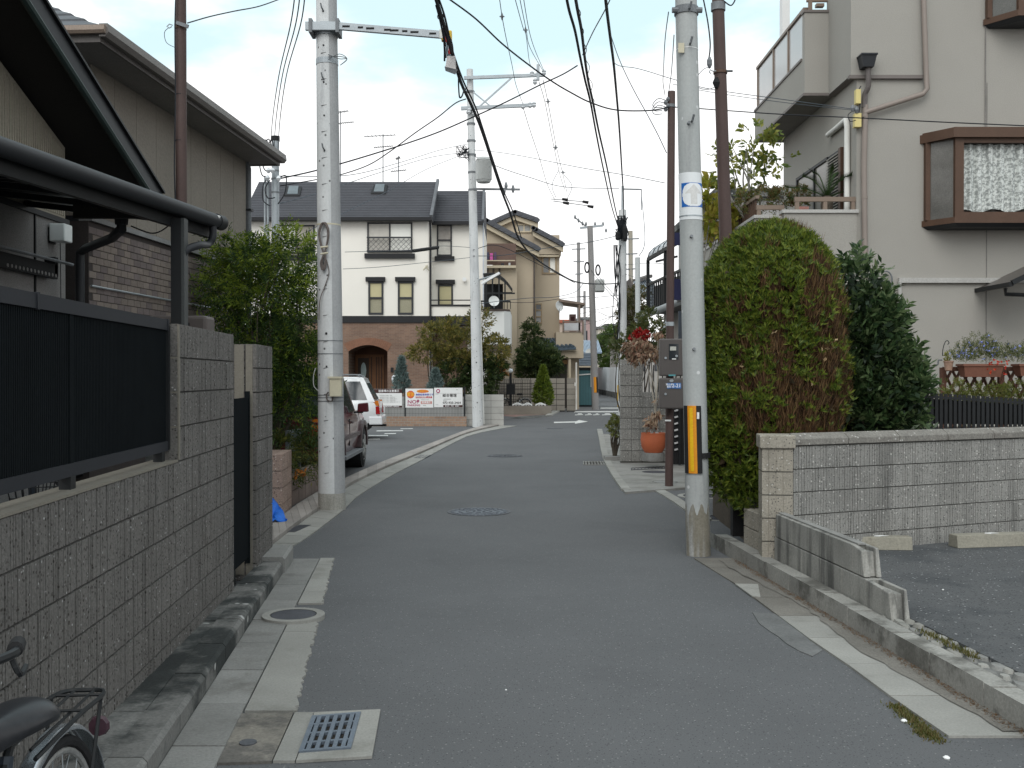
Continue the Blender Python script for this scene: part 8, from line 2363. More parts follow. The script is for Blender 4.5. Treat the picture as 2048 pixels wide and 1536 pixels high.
    if basket:
        m = MB(H_); b0,b1 = (1.0,.12,.78),(1.0,.17,1.02)
        for i in range(8):
            for (xa,ya),(xb,yb) in (((.98 + .0,-.11 + .22 * i / 7),(.96,-.16 + .32 * i / 7)),((1.22,-.11 + .22 * i / 7),(1.28,-.16 + .32 * i / 7)),((.98 + .24 * i / 7,-.11),(.96 + .32 * i / 7,-.16)),((.98 + .24 * i / 7,.11),(.96 + .32 * i / 7,.16))): m.tube([(xa,ya,.8),(xb,yb,1.03)],.003,4)
        for z,k_ in ((.8,0),(.88,.33),(.96,.66),(1.03,1)):
            e = .05 * k_; m.tube([(.98 - .02 * k_,-.11 - e,z),(1.22 + .06 * k_,-.11 - e,z),(1.22 + .06 * k_,.11 + e,z),(.98 - .02 * k_,.11 + e,z),(.98 - .02 * k_,-.11 - e,z)],.004,4)
        m.build('basket',black,o,kind='stuff')
    m = MB(); Rc = Matrix.Translation(bb) @ Matrix.Rotation(math.pi / 2,4,'X'); m.T = Rc; m.lathe([(.085,-.06),(.085,-.055)],(0,0,0),20); m.T = None; m.beam(bb + Vector((0,-.08,0)),bb + Vector((.1,-.08,-.14)),.012,.02); m.beam(bb + Vector((0,.08,0)),bb + Vector((-.1,.08,.14)),.012,.02); m.box(bb.x + .06,bb.x + .14,-.17,-.08,bb.z - .15,bb.z - .13); m.box(bb.x - .14,bb.x - .06,.08,.17,bb.z + .13,bb.z + .15); m.build('crankset',galv_dark,o)
    m = Tb([rc + Vector((0,.07,0)),Vector((-.06,.1,.02))],.01,6); m.build('kickstand',galv,o)
    return o
bk = bicycle('bicycle','dark bicycle with a black basket standing behind the small white fence',black_matte,black,.5)
bk.location = (sx(1050,47.3),47.3,0); bk.rotation_euler = (0,0,math.radians(205))
bk2 = bicycle('bicycle','dark bicycle with black saddle and rear rack by the block wall, lower left corner',M('saddle_black',(0.02,0.021,0.024),.35,.1,6),M('frame_blue_black',(0.03,0.038,0.05),.35,.1,3),0.45,basket=False,hm=black,up=.10,sdl_z=-.06)
bk2.rotation_euler = (math.radians(1),0,math.radians(-88))
bk2.scale = (.96,.96,.96); bk2.location = (-1.265,2.87,.025)
bk3 = bicycle('bicycle','dark bicycle standing in the shaded yard behind the left block wall',black_matte,M('frame_blue_black',(0.03,0.038,0.05),.35,.1,3),.3)
bk3.location = (-2.75,6.5,.22); bk3.rotation_euler = (0,0,math.radians(-80))
m = Bx(-4.4,-2.22,2.2,8.3,0,.22); yd = m.build('yard',conc_dark); yd['kind'] = 'structure'
# ================================================================ SHRUBS IN THE MIDDLE DISTANCE
ol = [(0.05,0.06,0.014),(0.105,0.105,0.022),(0.17,0.15,0.032),(0.25,0.19,0.05)]
YO = 38.5
bush('golden_tree','broad bushy tree turning gold and olive in front of the white brick house',[E(880,672,YO,.75,.5),E(930,690,YO,.9,.55),E(960,640,YO,.38,.45),E(985,700,YO,.6,.5),E(848,705,YO,.6,.25),E(915,720,YO,.8,.3),E(905,650,YO,.3,.25)],1300,ol,.13,.045,8,.22,'tree',True,.4)
bush('green_underbush','deep green lower part of the shrubbery under the golden tree',[E(915,745,YO - .1,.8,.5),E(960,750,YO - .1,.7,.45),E(985,735,YO,.5,.4),E(945,775,YO,.9,.35)],800,[(0.018,0.035,0.012),(0.035,0.06,0.016),(0.06,0.085,0.02)],.13,.05,8,.2,'shrub')
bush('orange_leaf_shrub','small orange tinted shrub by the middle concrete pole',[E(990,732,YO + .5,.25,.3),E(1000,740,YO + .5,.2,.25)],120,[(0.3,0.12,0.03),(0.45,0.2,0.05),(0.2,0.12,0.03)],.11,.05,7,.18,'shrub')
def conifer(name,label,px,py0,py1,wpx,Y,cols,n=600,leaf=.1,lw=.03,grp=None):
    b = at(px,py1,Y); t = at(px,py0,Y)
    o = plant(name,label,'conifer',(b.x,Y,max(0,b.z)),grp)
    h = NP.random(n) ** .8; a = NP.uniform(0,6.283,n); R0 = wpx / 2 * Y / F
    rr = R0 * np.where(h < .25,.75 + h,(1 - h) / .75) * (.55 + .45 * NP.random(n) ** .5) * (1 + .1 * np.sin(a * 5 + h * 20))
    P_ = np.stack([b.x + np.cos(a) * rr,Y + np.sin(a) * rr,b.z + h * (t.z - b.z)],1)
    N_ = np.stack([np.cos(a),np.sin(a),np.zeros(n) + .3],1)
    foliage(o,fans(P_,unit(N_),5,leaf,lw,.9),[leafmat(name + '_leaf',cols,.25)],name='crown')
    m = Tb([(b.x,Y,0),(b.x,Y,b.z + .8 * (t.z - b.z))],[.05,.02],6); m.build('trunk',bark,o)
    return o
bg_c = [(0.07,0.11,0.10),(0.13,0.18,0.17),(0.22,0.28,0.27)]
conifer('blue_conifer','blue green conifer with a pointed top right of the arched brick porch',803,718,790,30,37.5,bg_c,500,.16,.035)
conifer('blue_conifer','smaller blue green conifer at the foot of the golden tree',871,742,790,30,37.5,bg_c,400,.16,.035)
conifer('bright_conifer','bright yellow green cone shaped conifer in front of the boundary wall',1086,735,812,41,46.5,[(0.05,0.085,0.012),(0.11,0.16,0.018),(0.19,0.24,0.025)],1100,.16,.045)
bush('garden_tree','dense dark green tree rising over the boundary wall of the beige house',[E(1075,715,50.2,.95,.75),E(1062,672,50.2,.35,.55),E(1095,725,50.2,.65,.6),E(1055,740,50.2,.4,.5),E(1060,655,50.2,.2,.35)],1300,[(0.018,0.035,0.014),(0.035,0.06,0.02),(0.06,0.09,0.03),(0.1,0.12,0.035)],.17,.06,8,.28,'tree')
# ================================================================ FAR END OF THE ROAD
ts = thing('teal_shed','small teal shed with a blue tiled roof at the far left edge of the road','shed',(sx(1168,57),57,0))
SYf = 57.0
m = Bx(X(1153,SYf),X(1188,SYf),SYf,SYf + 3,0,Z(735,SYf)); m.build('wall',M('dark_recess',(0.04,0.045,0.05),.9),ts)
for i in range(5):
    xa,xb = lerp(X(1155,SYf),X(1183,SYf),i / 5),lerp(X(1155,SYf),X(1183,SYf),(i + 1) / 5)
    m = Bx(xa + .006,xb - .006,SYf - .05,SYf - .0,.1,Z(741,SYf)); m.build('panel',M('teal_paint',(0.075,0.17,0.19),.6,.08,2,.05),ts)
m = Bm(at(1154,750,SYf - .1),at(1183,748,SYf - .1),.04,.06); m.build('bar',white_paint,ts)
m = Bx(X(1181,SYf),X(1189,SYf),SYf - .12,SYf - .06,Z(774,SYf),Z(733,SYf)); m.build('white_board',M('board_offwhite',(0.6,0.62,0.62),.7),ts)
blt = M('blue_roof_tile',(0.075,0.095,0.125),.55,.3,3,.3,16)
rows(ts,X(1150,SYf),X(1192,SYf),SYf - .4,Z(732,SYf),SYf + 2.2,Z(706,SYf + 2.2),8,'roof',blt)
hb2 = thing('blue_roof_house','far house with a pale blue corrugated roof behind the teal shed','house',(sx(1180,66),66,0))
rows(hb2,X(1160,66),X(1203,66),66,Z(707,66),69,Z(683,69),3,'roof',M('blue_sheet_roof',(0.27,0.34,0.42),.5,.1,1))
m = MB()
for i in range(16):
    t = i / 15; m.beam((lerp(X(1160,66),X(1203,66),t),66,Z(707,66) + .06),(lerp(X(1160,66),X(1203,66),t),69,Z(683,69) + .06),.06,.06)
m.build('roof_ribs',MATS['blue_sheet_roof'],hb2,kind='stuff')
m = Bx(X(1162,66),X(1190,66),66.2,70,0,Z(705,66)); m.build('wall',bei,hb2)
wl = thing('white_wall','long plain white wall along the bend at the far end of the road','wall',(sx(1220,72),72,0))
a_,b_ = gr(1192,783.5),gr(1262,799)
a_ = Vector((sx(1190,106),106,0)); b_ = Vector((sx(1262,68),68,0))
wt_ = lambda px,py,Y: at(px,py,Y).z
m = MB(); d_ = (b_ - a_).normalized(); n_ = Vector((d_.y,-d_.x,0)) * -1
m.hexa([a_ + Vector((0,0,.45)),b_ + Vector((0,0,.45)),b_ + Vector((.2,.3,.45)),a_ + Vector((.2,.3,.45))],[Vector((a_.x,a_.y,Z(735,106))),Vector((b_.x,b_.y,Z(734,68))),Vector((b_.x + .2,b_.y + .3,Z(734,68))),Vector((a_.x + .2,a_.y + .3,Z(735,106)))]); m.build('face',M('wall_bluish_white',(0.62,0.65,0.67),.85,.06,.6,.05,30),wl)
m = Hx([a_ + Vector((-.02,-.02,0)),b_ + Vector((-.02,-.02,0)),b_ + Vector((.2,.3,0)),a_ + Vector((.2,.3,0))],[a_ + Vector((-.02,-.02,.45)),b_ + Vector((-.02,-.02,.45)),b_ + Vector((.2,.3,.45)),a_ + Vector((.2,.3,.45))]); m.build('base',conc_dark,wl)
lo = at(1187,640,52.0)
far1b = gr(1190,807.5); far1b = Vector((far1b.x,52.0,0)); far1b.x = sx(1191,52); far1t = at(1180,452,52.0)
fp1 = utility_pole('utility_pole','leaning grey pole with a boxy transformer at the far bend of the road',far1b,far1t,.175,.14,M('pole_brown_grey',(0.25,0.24,0.235),.85,.1,1),n=16)
axf = lambda z: axis(far1b,far1t,z)
def fz_(py): return hz_at(py,52)
m = Bm(at(1160,456,52),at(1206,451,52),.1,.1); m.build('crossarm',galv,fp1)
m = Bm(at(1150,435,52),at(1178,458,52),.06,.06); m.build('angled_arm',galv_dark,fp1)
for px,py in ((1150,434),(1157,441),(1165,447),(1172,448),(1190,448),(1206,448),(1212,461)):
    m = Lt([(.03,-.1),(.06,0),(.03,.1)],at(px,py,52),7); m.build('insulator',galv_dark,fp1)
m = Bx(X(1190,51.5),X(1208,51.5),51.2,51.7,fz_(586),fz_(561)); m.build('transformer',MATS['transformer_grey'],fp1,bevel=.04)
m = MB()
for k in range(8): m.box(lerp(X(1191,51.5),X(1207,51.5),k / 7) - .02,lerp(X(1191,51.5),X(1207,51.5),k / 7) + .02,51.15,51.2,fz_(584),fz_(565))
m.build('cooling_fins',MATS['transformer_grey'],fp1,kind='stuff')
for px,py in ((1174,535),(1196,540)):
    m = MB()
    for r_ in (.28,.34): m.tube([at(px,py,51.9) + Vector((math.cos(t) * r_ * .35,0,math.sin(t) * r_ * .8)) for t in np.linspace(0,6.283,15)],.025,4)
    m.build('coil',cable_mat,fp1)
for a0,a1,mt in ((-1.9,-1.2,MATS['guard_orange']),(-1.2,-.6,black_matte)): ring_on(fp1,far1b,far1t,.175,.14,fz_(785),fz_(754),.02,mt,'guard_strip',30,a0,a1)
gpst = thing('guard_post','short yellow marker post at the corner beside the block pillar','post',(sx(1237.5,57),57,0))
m = Bx(X(1235,57),X(1240,57),57,57.15,0,Z(770,57)); m.build('post',MATS['guard_yellow'],gpst)
def simple_pole(lab,px0,py0,px1,py1,Y,r0,r1,mat=pole_conc,extra=True):
    b = at(px0,py0,Y); b.z = 0; t = at(px1,py1,Y)
    o = utility_pole('utility_pole',lab,b,t,r0,r1,mat,n=14)
    if extra:
        for k in range(3):
            c = axis(b,t,t.z - .5 - .9 * k); m = Bm(c + Vector((-.5 + .12 * k,-.1,0)),c + Vector((.5 - .1 * k,-.1,.03)),.06,.07); m.build('arm',galv_dark,o)
    return o
p2 = simple_pole('tall pale pole rising out of the hedge at the bend, full of black cable joints',1245,780,1245,420,40.0,.17,.15,extra=False)
m = Tb([at(1245,425,40),at(1245.5,372,40)],.05,8); m.build('top_extension',galv,p2)
m = Bm(at(1243,378,40),at(1283,379,40),.04,.05); m.beam(at(1283,379,40),at(1283,420,40),.03,.03); m.build('top_arm',galv_dark,p2)
m = MB()
for k in range(34):
    q = [at(RNG.gauss(1243,6),RNG.uniform(430,485),39.7) for _ in range(3)]
    m.tube(catmull(q,4),.02,4)
m.build('cable_joints',cable_mat,p2,kind='stuff')
for px,py,rx,rz in ((1250,467,.10,.3),(1236,472,.10,.16)):
    m = MB(); c = at(px,py,39.6); m.lathe([(rx * .6,-rz),(rx,-rz * .6),(rx,rz * .6),(rx * .6,rz)],c,8); m.build('closure',black_matte,p2)
m = MB()
for k in range(9):
    x_ = RNG.gauss(1236,3); q = [at(x_ + RNG.gauss(0,4),y_,39.8) for y_ in (490,540,590,640,680)][: RNG.randint(3,5)]
    m.tube(catmull(q,4),.014,4)
m.build('hanging_cables',cable_mat,p2,kind='stuff')
simple_pole('thin far pole left of the leaning pole, behind the roof terrace',1158,800,1157,485,75,.14,.12,MATS['pole_brown_grey'])
simple_pole('slender far brown pole just right of the thin one behind the roof terrace',1170,800,1169,582,85,.12,.1,MATS['pole_brown_grey'])
simple_pole('straight far brownish pole to the right of the cable laden pole',1263,800,1261,462,62,.16,.13,M('pole_tan',(0.33,0.3,0.25),.85,.1,1))
simple_pole('slim white grey pole in front of the grey gabled roof',1277,740,1275,515,33,.085,.08,M('pole_white_grey',(0.5,0.52,0.52),.6,.05,2),False)
bush('bend_hedge','leafy green hedge above the white wall at the bend',[E(1215,692,106,1.3,1.1),E(1235,682,100,1.6,1.3),E(1222,715,104,1.6,.8),E(1255,690,92,1.4,1.2),E(1205,715,112,1.,1.)],1100,[(0.03,0.055,0.012),(0.055,0.095,0.02),(0.1,0.15,0.03)],.3,.13,7,.55,'hedge')
bush('round_topiary','low rounded clipped bush just over the white wall',[E(1222,727,95,.95,.5)],400,[(0.04,0.075,0.012),(0.075,0.12,0.02)],.2,.08,6,.2,'bush')
bush('climbing_bush','brown green bush climbing beside the cable laden pole',[E(1262,630,44,.5,.9),E(1256,680,44,.5,.6),E(1275,600,44,.4,.5),E(1270,655,44,.5,.6)],550,[(0.045,0.055,0.02),(0.085,0.085,0.03),(0.14,0.10,0.045)],.16,.06,7,.25,'bush')
gh = thing('grey_gable_house','old house with a grey ribbed gable roof behind the slim white grey pole','house',(sx(1290,48),48,0))
GYh = 48
m = MB(); m.extr([at(1262,610,GYh),at(1300,560,GYh) + Vector((-.9,0,.1)),at(1296,655,GYh),at(1262,655,GYh)],(0,3,0)); m.build('gable_wall',M('gable_dark',(0.14,0.12,0.11),.9,.2,2),gh)
a_,b_ = at(1268,568,GYh - .3),at(1252,618,GYh - .3)
m = Bm(a_,b_,.3,.12); m.build('barge_board',M('barge_brown',(0.09,0.08,0.075),.8),gh)
m = Qd(at(1268,566,GYh),at(1310,625,GYh - 2.5),at(1330,600,GYh + 4),at(1295,556,GYh + 4)); m.build('roof',M('zinc_grey',(0.22,0.25,0.28),.5,.15,2),gh)
m = MB()
for i in range(10):
    t = i / 9; p,q = at(1268,566,GYh).lerp(at(1295,556,GYh + 4),t),at(1310,625,GYh - 2.5).lerp(at(1330,600,GYh + 4),t); m.beam(p + Vector((0,0,.05)),q + Vector((0,0,.05)),.06,.06)
m.build('roof_ribs',MATS['zinc_grey'],gh,kind='stuff')
m = Bm(at(1270,562,GYh),at(1300,552,GYh + 4),.25,.15); m.build('ridge',MATS['barge_brown'],gh)
def far_block(lab,px0,px1,py0,Y,col,nwin=(2,2),roof=None):
    o = thing('far_building',lab,'building',(X((px0 + px1) / 2,Y),Y,0))
    m = Bx(X(px0,Y),X(px1,Y),Y,Y + 8,0,Z(py0,Y)); m.build('wall',M('far_' + lab[:12].replace(' ','_'),col,.9,.06,.4),o)
    m = Bx(X(px0,Y) - .2,X(px1,Y) + .2,Y - .2,Y + 8.2,Z(py0,Y),Z(py0,Y) + .25); m.build('roof',roof or conc_dark,o)
    for i in range(nwin[0]):
        for j in range(nwin[1]):
            xa = lerp(X(px0,Y),X(px1,Y),(i + .3) / nwin[0]); xb = lerp(X(px0,Y),X(px1,Y),(i + .7) / nwin[0]); z = lerp(Z(py0,Y) - .6,2.5,(j + .2) / nwin[1])
            m = Bx(xa,xb,Y - .04,Y,z - 1.2,z); w_ = m.build('window',frm,o); m = Qd((xa + .08,Y - .05,z - 1.12),(xb - .08,Y - .05,z - 1.12),(xb - .08,Y - .05,z - .08),(xa + .08,Y - .05,z - .08)); m.build('pane',dark_glass,w_)
    return o
far_block('pale cream far building between the leaning pole and the hedge',1196,1213,658,110,(0.55,0.50,0.42))
far_block('white far building with a grey roof under the tangle of wires',1213,1240,652,120,(0.62,0.62,0.6),(3,2))
far_block('low far house with a red roof behind the roof terrace',1120,1142,646,80,(0.45,0.36,0.3),(2,1),M('red_roof',(0.35,0.10,0.06),.8))
far_block('pinkish far building right of the terrace post',1160,1181,640,95,(0.40,0.28,0.27),(1,2))
far_block('grey low far building closing the road behind the teal shed',1100,1190,735,90,(0.3,0.3,0.3),(3,1))
far_block('dim far building behind the hedge right of the bend',1240,1330,690,80,(0.33,0.31,0.29),(3,1))
far_block('low grey roofed house behind the terrace bushes on the right',1440,1600,395,32,(0.35,0.34,0.33),(3,1))
# ================================================================ WIRES
def wire(name,label,pts,Y0,Y1,r,mat=cable_mat,group=None,n=5,k=6):
    """A cable through points of the picture; its depth goes from Y0 to Y1 along its length."""
    L_ = [0.0]
    for i in range(len(pts) - 1):
        L_.append(L_[-1] + math.hypot(pts[i + 1][0] - pts[i][0],pts[i + 1][1] - pts[i][1]))
    P_ = []
    for (x,y_),s in zip(pts,L_):
        t = s / L_[-1]
        P_.append(at(x,y_,1 / lerp(1 / Y0,1 / Y1,t)))
    Q = catmull(P_,k)
    if pts[0][1] < 0: Q.insert(0,Q[0] + (Q[0] - Q[2]).normalized() * 9)      # it goes on past the picture
    if pts[-1][1] < 0: Q.append(Q[-1] + (Q[-1] - Q[-3]).normalized() * 9)
    if pts[-1][0] > 2048: Q.append(Q[-1] + (Q[-1] - Q[-3]).normalized() * 9)
    m = Tb(Q,r,n)
    o = m.build(name,mat,smooth=True)
    return tag(o,label,'cable',group)
wire('service_wire','thin black wire from the left brown pole up to the top of the picture',[(375,46),(420,33),(470,22),(520,12),(575,-8)],10.3,12.5,.0065)
for i,(xa,xb) in enumerate(((541,587),(548,597),(556,607))):
    wire('drop_wire',('left','middle','right')[i] + ' one of the three thin wires rising from the galvanised service pole',[(xa,300),(xa + 4,240),(xa + 17,150),(xb - 6,50),(xb + 4,-20)],19.4,9,.0062,thin_mat,'three wires from the galvanised service pole')
# main telephone bundle through the splice box
main = [(866,-20),(882,30),(896,80),(905,110),(922,165),(945,215),(965,265),(1001,375),(1020,425),(1038,478),(1069,515),(1116,546),(1157,565),(1210,568),(1240,566)]
wire('telephone_cable','thick black cable bundle running from the top through the splice box to the far poles',main,11.0,40,.021,k=5)
wire('telephone_cable','thinner black cable twisting alongside the thick bundle with the splice box',[(x + 4 + 2.0 * math.sin(i * 1.7),y_ - 2) for i,(x,y_) in enumerate(main[:10])],11.0,24,.012,k=5)
wire('telephone_cable','slack black cable looping under the arm at the splice box',[(872,10),(880,40),(887,75),(889,100),(889,122)],12.2,12.7,.012)
sb2 = thing('splice_box','grey white cable splice box hanging from the bundle at the crossarm end','splice box',at(902,130,12.6))
c = [at(889,126,12.55),at(914,133,12.55)]
m = Hx([at(890,137,12.5),at(912,146,12.5),at(913,147,12.75),at(892,138,12.75)],[at(894,112,12.55),at(910,112,12.55),at(911,111,12.75),at(895,111,12.75)]); m.build('case',M('splice_grey',(0.42,0.40,0.39),.7,.25,18),sb2,bevel=.012)
m = Hx([at(891,142,12.5),at(910,149,12.5),at(911,149,12.72),at(893,142,12.72)],[at(889,133,12.48),at(914,139,12.48),at(915,139,12.74),at(890,133,12.74)]); m.build('base',galv_dark,sb2)
m = MB()
for i in range(7):
    x_ = 888 + i * 2.6; m.tube(catmull([at(886 + i,55,12.6),at(x_,84,12.6),at(x_ + 3,104,12.6),at(x_ + 4,116,12.6)],4),.007,4)
m.build('leads',cable_mat,sb2,kind='stuff')
m = MB()
for i in range(2): m.tube([at(891 + i * 8,66 + 26 * i,12.55),at(894 + i * 5,84 + 24 * i,12.55)],.012,5); 
m.build('red_sleeve',M('red_tape',(0.4,0.05,0.05),.6),sb2,kind='stuff')
wl2 = MB(); wl2.tube([at(881,33,12.3) + Vector((.035 * math.cos(t),0,.035 * math.sin(t))) for t in np.linspace(0,6.283,15)],.006,4); tag(wl2.build('cable_ring',cable_mat),'small spare loop on the thick bundle above the splice box','cable')
wire('drop_wire','short green black cable hanging in a loop below the splice box',[(917,145),(917,170),(919,194),(924,192),(928,180),(932,178)],13,13.4,.010)
wire('long_cable','sagging black cable crossing from the top middle to the right poles and house',[(890,-8),(901,0),(952,38),(1005,88),(1058,130),(1106,164),(1145,187),(1181,205),(1232,220),(1300,221),(1338,214)],12,15.4,.0105)
wire('long_cable','thin black cable from the right poles across the front of the stucco house',[(1345,214),(1395,217),(1450,221),(1570,229),(1720,236),(1880,244),(2060,252)],15.4,14,.0085)
wire('cross_cable','dark cable slanting up from the galvanised service pole to the twin cables',[(556,358),(620,344),(676,329),(750,307),(822,284),(880,263),(942,236),(1010,205),(1078,171),(1125,149),(1155,131)],19.4,21,.014)
wire('cross_cable','second dark cable from the service pole bending up to the thick bundle',[(560,372),(640,358),(676,351),(735,331),(780,303),(830,266),(875,235),(910,207),(932,198)],19.4,17,.010)
wire('cross_cable','cable rising steeply from the twin cables to the top of the picture',[(1165,110),(1185,66),(1210,20),(1225,-12)],21,16,.010)
tw1 = [(1130,-20),(1138,20),(1150,62),(1160,113),(1170,160),(1181,205),(1192,265),(1206,335),(1224,415),(1238,460)]
wire('power_cable','left of the twin thick cables descending to the cable laden pole',tw1,11,40,.017)
wire('power_cable','right of the twin thick cables, twisted, descending to the cable laden pole',[(1148,-20),(1155,20),(1163,62),(1169,113),(1176,160),(1186,205),(1198,265),(1214,335),(1230,415),(1240,455)],11,40,.019)
wire('power_cable','thin messenger wire wound round the right twin cable',[(1152 + 3.5 * (-1) ** i,-10) if i == 0 else (lerp(1152,1188,i / 12) + 3 * (-1) ** i,lerp(-10,205,i / 12)) for i in range(13)],11,20,.005,thin_mat)
wire('power_cable','single thick black cable near the top right centre going down to the far pole',[(1209,-20),(1214,25),(1221,80),(1227,126),(1233,190),(1238,250),(1243,330),(1247,400),(1247,440)],11,40,.019)
wire('thin_line','thin dark line from the single thick cable down to the thin brown post',[(1222,72),(1235,110),(1250,145),(1270,185),(1295,230),(1316,270),(1333,306)],17,15.6,.0075,thin_mat)
wire('thin_line','pale wire looping from the single thick cable to the right past the grey pole',[(1226,124),(1240,132),(1270,136),(1300,144),(1345,158),(1420,178),(1560,198),(1705,218)],18,16,.006,thin_mat)
wire('thin_line','lower pale wire next to the one reaching the stucco house insulators',[(1345,168),(1420,184),(1560,204),(1703,220)],16,16,.005,thin_mat)
wire('thin_line','thin wire hanging from the band of the grey pole down to the thin brown post',[(1337,24),(1330,80),(1327,140),(1326,165),(1330,190)],9.7,15.2,.005,thin_mat)
wire('thin_line','second thin wire from the grey pole to the thin brown post top',[(1348,70),(1344,130),(1341,160),(1336,192)],9.8,15.2,.005,thin_mat)
wire('thin_line','short wire with a joint hanging between the grey pole and the thick brown pole',[(1405,-10),(1415,40),(1420,80),(1420,100),(1418,115)],11.5,11.8,.008)
m = Lt([(.012,-.06),(.03,-.02),(.03,.03),(.012,.07)],at(1419,126,11.8),8); tag(m.build('wire_joint',galv_dark),'dark joint at the end of the short wire beside the thick brown pole','wire joint')
wire('thin_line','pale loop of wire between the joint and the grey pole',[(1419,134),(1408,138),(1398,148),(1390,160)],11.8,10.5,.004,thin_mat)
wire('thin_line','pale loop of wire from the thick brown pole back to the grey pole',[(1432,172),(1420,178),(1405,178),(1390,172)],12,10.5,.004,thin_mat)
# high lines towards the middle pole
HT = 'thin high voltage lines over the road'
for i,q in enumerate(([(1028,-10),(1046,55),(1052,70),(1060,128),(1072,142)],[(1038,-10),(1052,58),(1060,95),(1085,140)],[(1046,-10),(1058,60),(1070,100),(1088,142)],[(998,-10),(1004,32),(1012,75),(1024,130),(1032,170),(1046,208)])):
    wire('high_line',('first','second','third','fourth, leftmost')[i] + ' thin high line coming down from the top to the middle pole crossarms',q,20,34,.0085,thin_mat,HT)
for i,q in enumerate(([(1078,164),(1090,205),(1105,280),(1120,350),(1130,380)],[(1086,160),(1096,205),(1112,290),(1126,350),(1134,385)],[(1046,214),(1060,260),(1080,320),(1095,370),(1110,400)])):
    wire('high_line',('left','middle','lowest')[i] + ' thin high line from the middle pole on to the next far pole',q,34,50,.011,thin_mat,HT)
for i,(x,y_) in enumerate(((1004,33),(1051,60),(1096,203),(1111,295),(1126,345))):
    m = Lt([(.01,-.09),(.04,0),(.01,.09)],at(x,y_,25 + i * 4),7); m.tube([at(x - 5,y_,25 + i * 4),at(x + 5,y_,25 + i * 4)],.015,4); tag(m.build('line_spacer',galv_dark),('small round fitting on the leftmost high line','spacer holding three high lines apart near the top','spacer on the high lines just below the middle pole arms','spacer on the high lines level with the transformer','lowest spacer on the high lines')[i],'line fitting')
lp3 = thing('line_switch','pair of dark line switches hanging between the middle pole and the leaning pole','switch',at(1140,405,50))
for (xa,ya),(xb,yb) in (((1102,398),(1176,404)),((1106,402),(1186,413))):
    m = Tb([at(xa,ya,50),at(xb,yb,50)],.02,5); m.build('rod',galv_dark,lp3)
for x,y_,l_ in ((1130,399,6),(1132,406,6),(1171,404,6),(1181,413,6)):
    m = Tb([at(x - l_,y_ - 1,49.9),at(x + l_,y_ + 1,49.9)],[.06,.08],7); m.build('switch_body',black_matte,lp3)
m = Tb(catmull([at(1118,340,50),at(1104,370,50),at(1112,395,50)],5),.012,4); m.tube(catmull([at(1128,350,50),at(1144,372,50),at(1134,398,50)],5),.012,4); m.build('jumper',thin_mat,lp3)
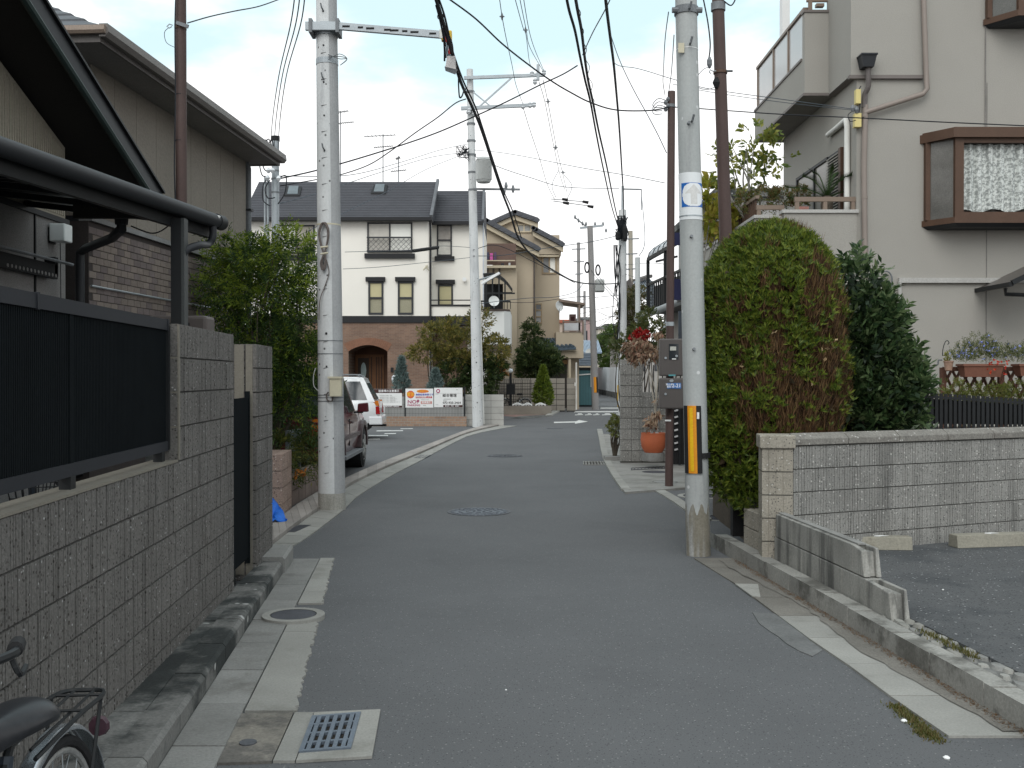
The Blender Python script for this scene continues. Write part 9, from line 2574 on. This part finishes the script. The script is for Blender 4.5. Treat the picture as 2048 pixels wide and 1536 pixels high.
# house drops and low lines between the middle pole and beyond
for q,ya,yb,lab in (([(935,288),(880,300),(800,325),(700,350),(560,352)],34,19.5,'upper pale drop wire from the middle pole to the galvanised service pole'),
                       ([(920,306),(860,315),(760,345),(640,385),(556,408)],34,19.5,'lower pale drop wire from the middle pole to the galvanised service pole'),
                       ([(918,312),(850,340),(780,380),(700,420),(600,470)],34,26,'thin drop wire passing in front of the slate roof'),
                       ([(948,300),(1000,305),(1060,315),(1160,335),(1250,350),(1330,366)],34,22,'thin wire running right from the middle pole across the sky'),
                       ([(948,312),(1000,335),(1060,355),(1130,374),(1238,377)],34,40,'thin sagging wire from the middle pole to the top of the cable laden pole'),
                       ([(1283,390),(1290,480),(1278,512)],38,33,'thin wire dropping to the slim white grey pole'),
                       ([(940,495),(880,492),(820,500),(690,504)],34,30,'thin cable across the white house at the upper windows'),
                       ([(940,515),(860,524),(760,534),(686,538)],34,30,'thin cable below the upper windows of the white house'),
                       ([(946,500),(985,490),(1020,500),(1060,520),(1100,540),(1150,566)],34,40,'reddish dark cable across the laundry balcony'),
                       ([(946,610),(1000,602),(1060,596),(1110,594),(1150,584),(1166,568)],36,46,'dark cable rising past the beige gabled house to the thin far pole'),
                       ([(1000,604),(1060,605),(1118,598),(1170,592)],46,52,'lower dark cable beside the one rising past the beige gabled house'),
                       ([(946,512),(1010,510),(1100,495),(1180,484),(1240,470)],34,40,'straight thin cable crossing the beige house to the cable laden pole'),
                       ([(1182,540),(1205,570),(1228,596),(1243,612)],52,40,'black cable slanting from the leaning pole to the cable laden pole'),
                       ([(1192,545),(1215,575),(1240,602)],52,40,'second black cable slanting from the leaning pole'),
                       ([(1160,652),(1190,644),(1215,636),(1243,628)],70,42,'low dark cable across the far gap, uppermost of the tangle'),
                       ([(1165,640),(1190,624),(1215,632),(1243,634)],70,42,'low dark cable dipping in the middle of the far tangle'),
                       ([(1160,628),(1200,618),(1243,610)],70,42,'low cable above the tangle behind the leaning pole'),
                       ([(1160,600),(1200,594),(1243,590)],70,42,'thin low cable behind the transformer of the leaning pole'),
                       ([(1188,660),(1215,640),(1232,620),(1244,575)],60,42,'curved black cable in the far tangle'),
                       ([(1190,668),(1240,668)],60,50,'lowest thin line across the far gap'),
                       ([(1250,548),(1290,560),(1340,566)],40,26,'thin wire from the cable laden pole to the curved balcony'),
                       ([(1250,530),(1300,526),(1340,530)],40,26,'upper thin wire from the cable laden pole to the right')):
    wire('drop_wire',lab,q,ya,yb,.012 if min(ya,yb) > 30 else .008,thin_mat if 'thin' in lab or 'pale' in lab else cable_mat)
m = MB(); a_,b_ = at(826,502,30),at(876,495,31); m.tube([a_,b_],.05,8); tag(m.build('cable_closure',black_matte,smooth=True),'long black cable closure in front of the upper windows of the white house','cable closure')
m = MB(); c = at(852,536,38); m.tube([c + Vector((-.1,0,-.08)),c + Vector((.05,0,.1))],.03,6); m.tube([c + Vector((.02,0,.0)),c + Vector((.12,0,-.1))],.02,6); tag(m.build('wire_anchor',beige_box),'pale wire anchor at the corner of the white house','wire anchor')
# ---------------------------------------------------------------- lettering becomes plain meshes
_txt = [o for o in sc.objects if o.type == 'FONT']
_dg = bpy.context.evaluated_depsgraph_get()
for o in _txt:
    me = bpy.data.meshes.new_from_object(o.evaluated_get(_dg))
    n_ = bpy.data.objects.new('lettering',me)
    COL.objects.link(n_)
    n_.parent = o.parent
    n_.matrix_basis = o.matrix_basis.copy()
    if not me.materials: me.materials.append(o.data.materials[0])
for o in _txt:
    bpy.data.objects.remove(o)
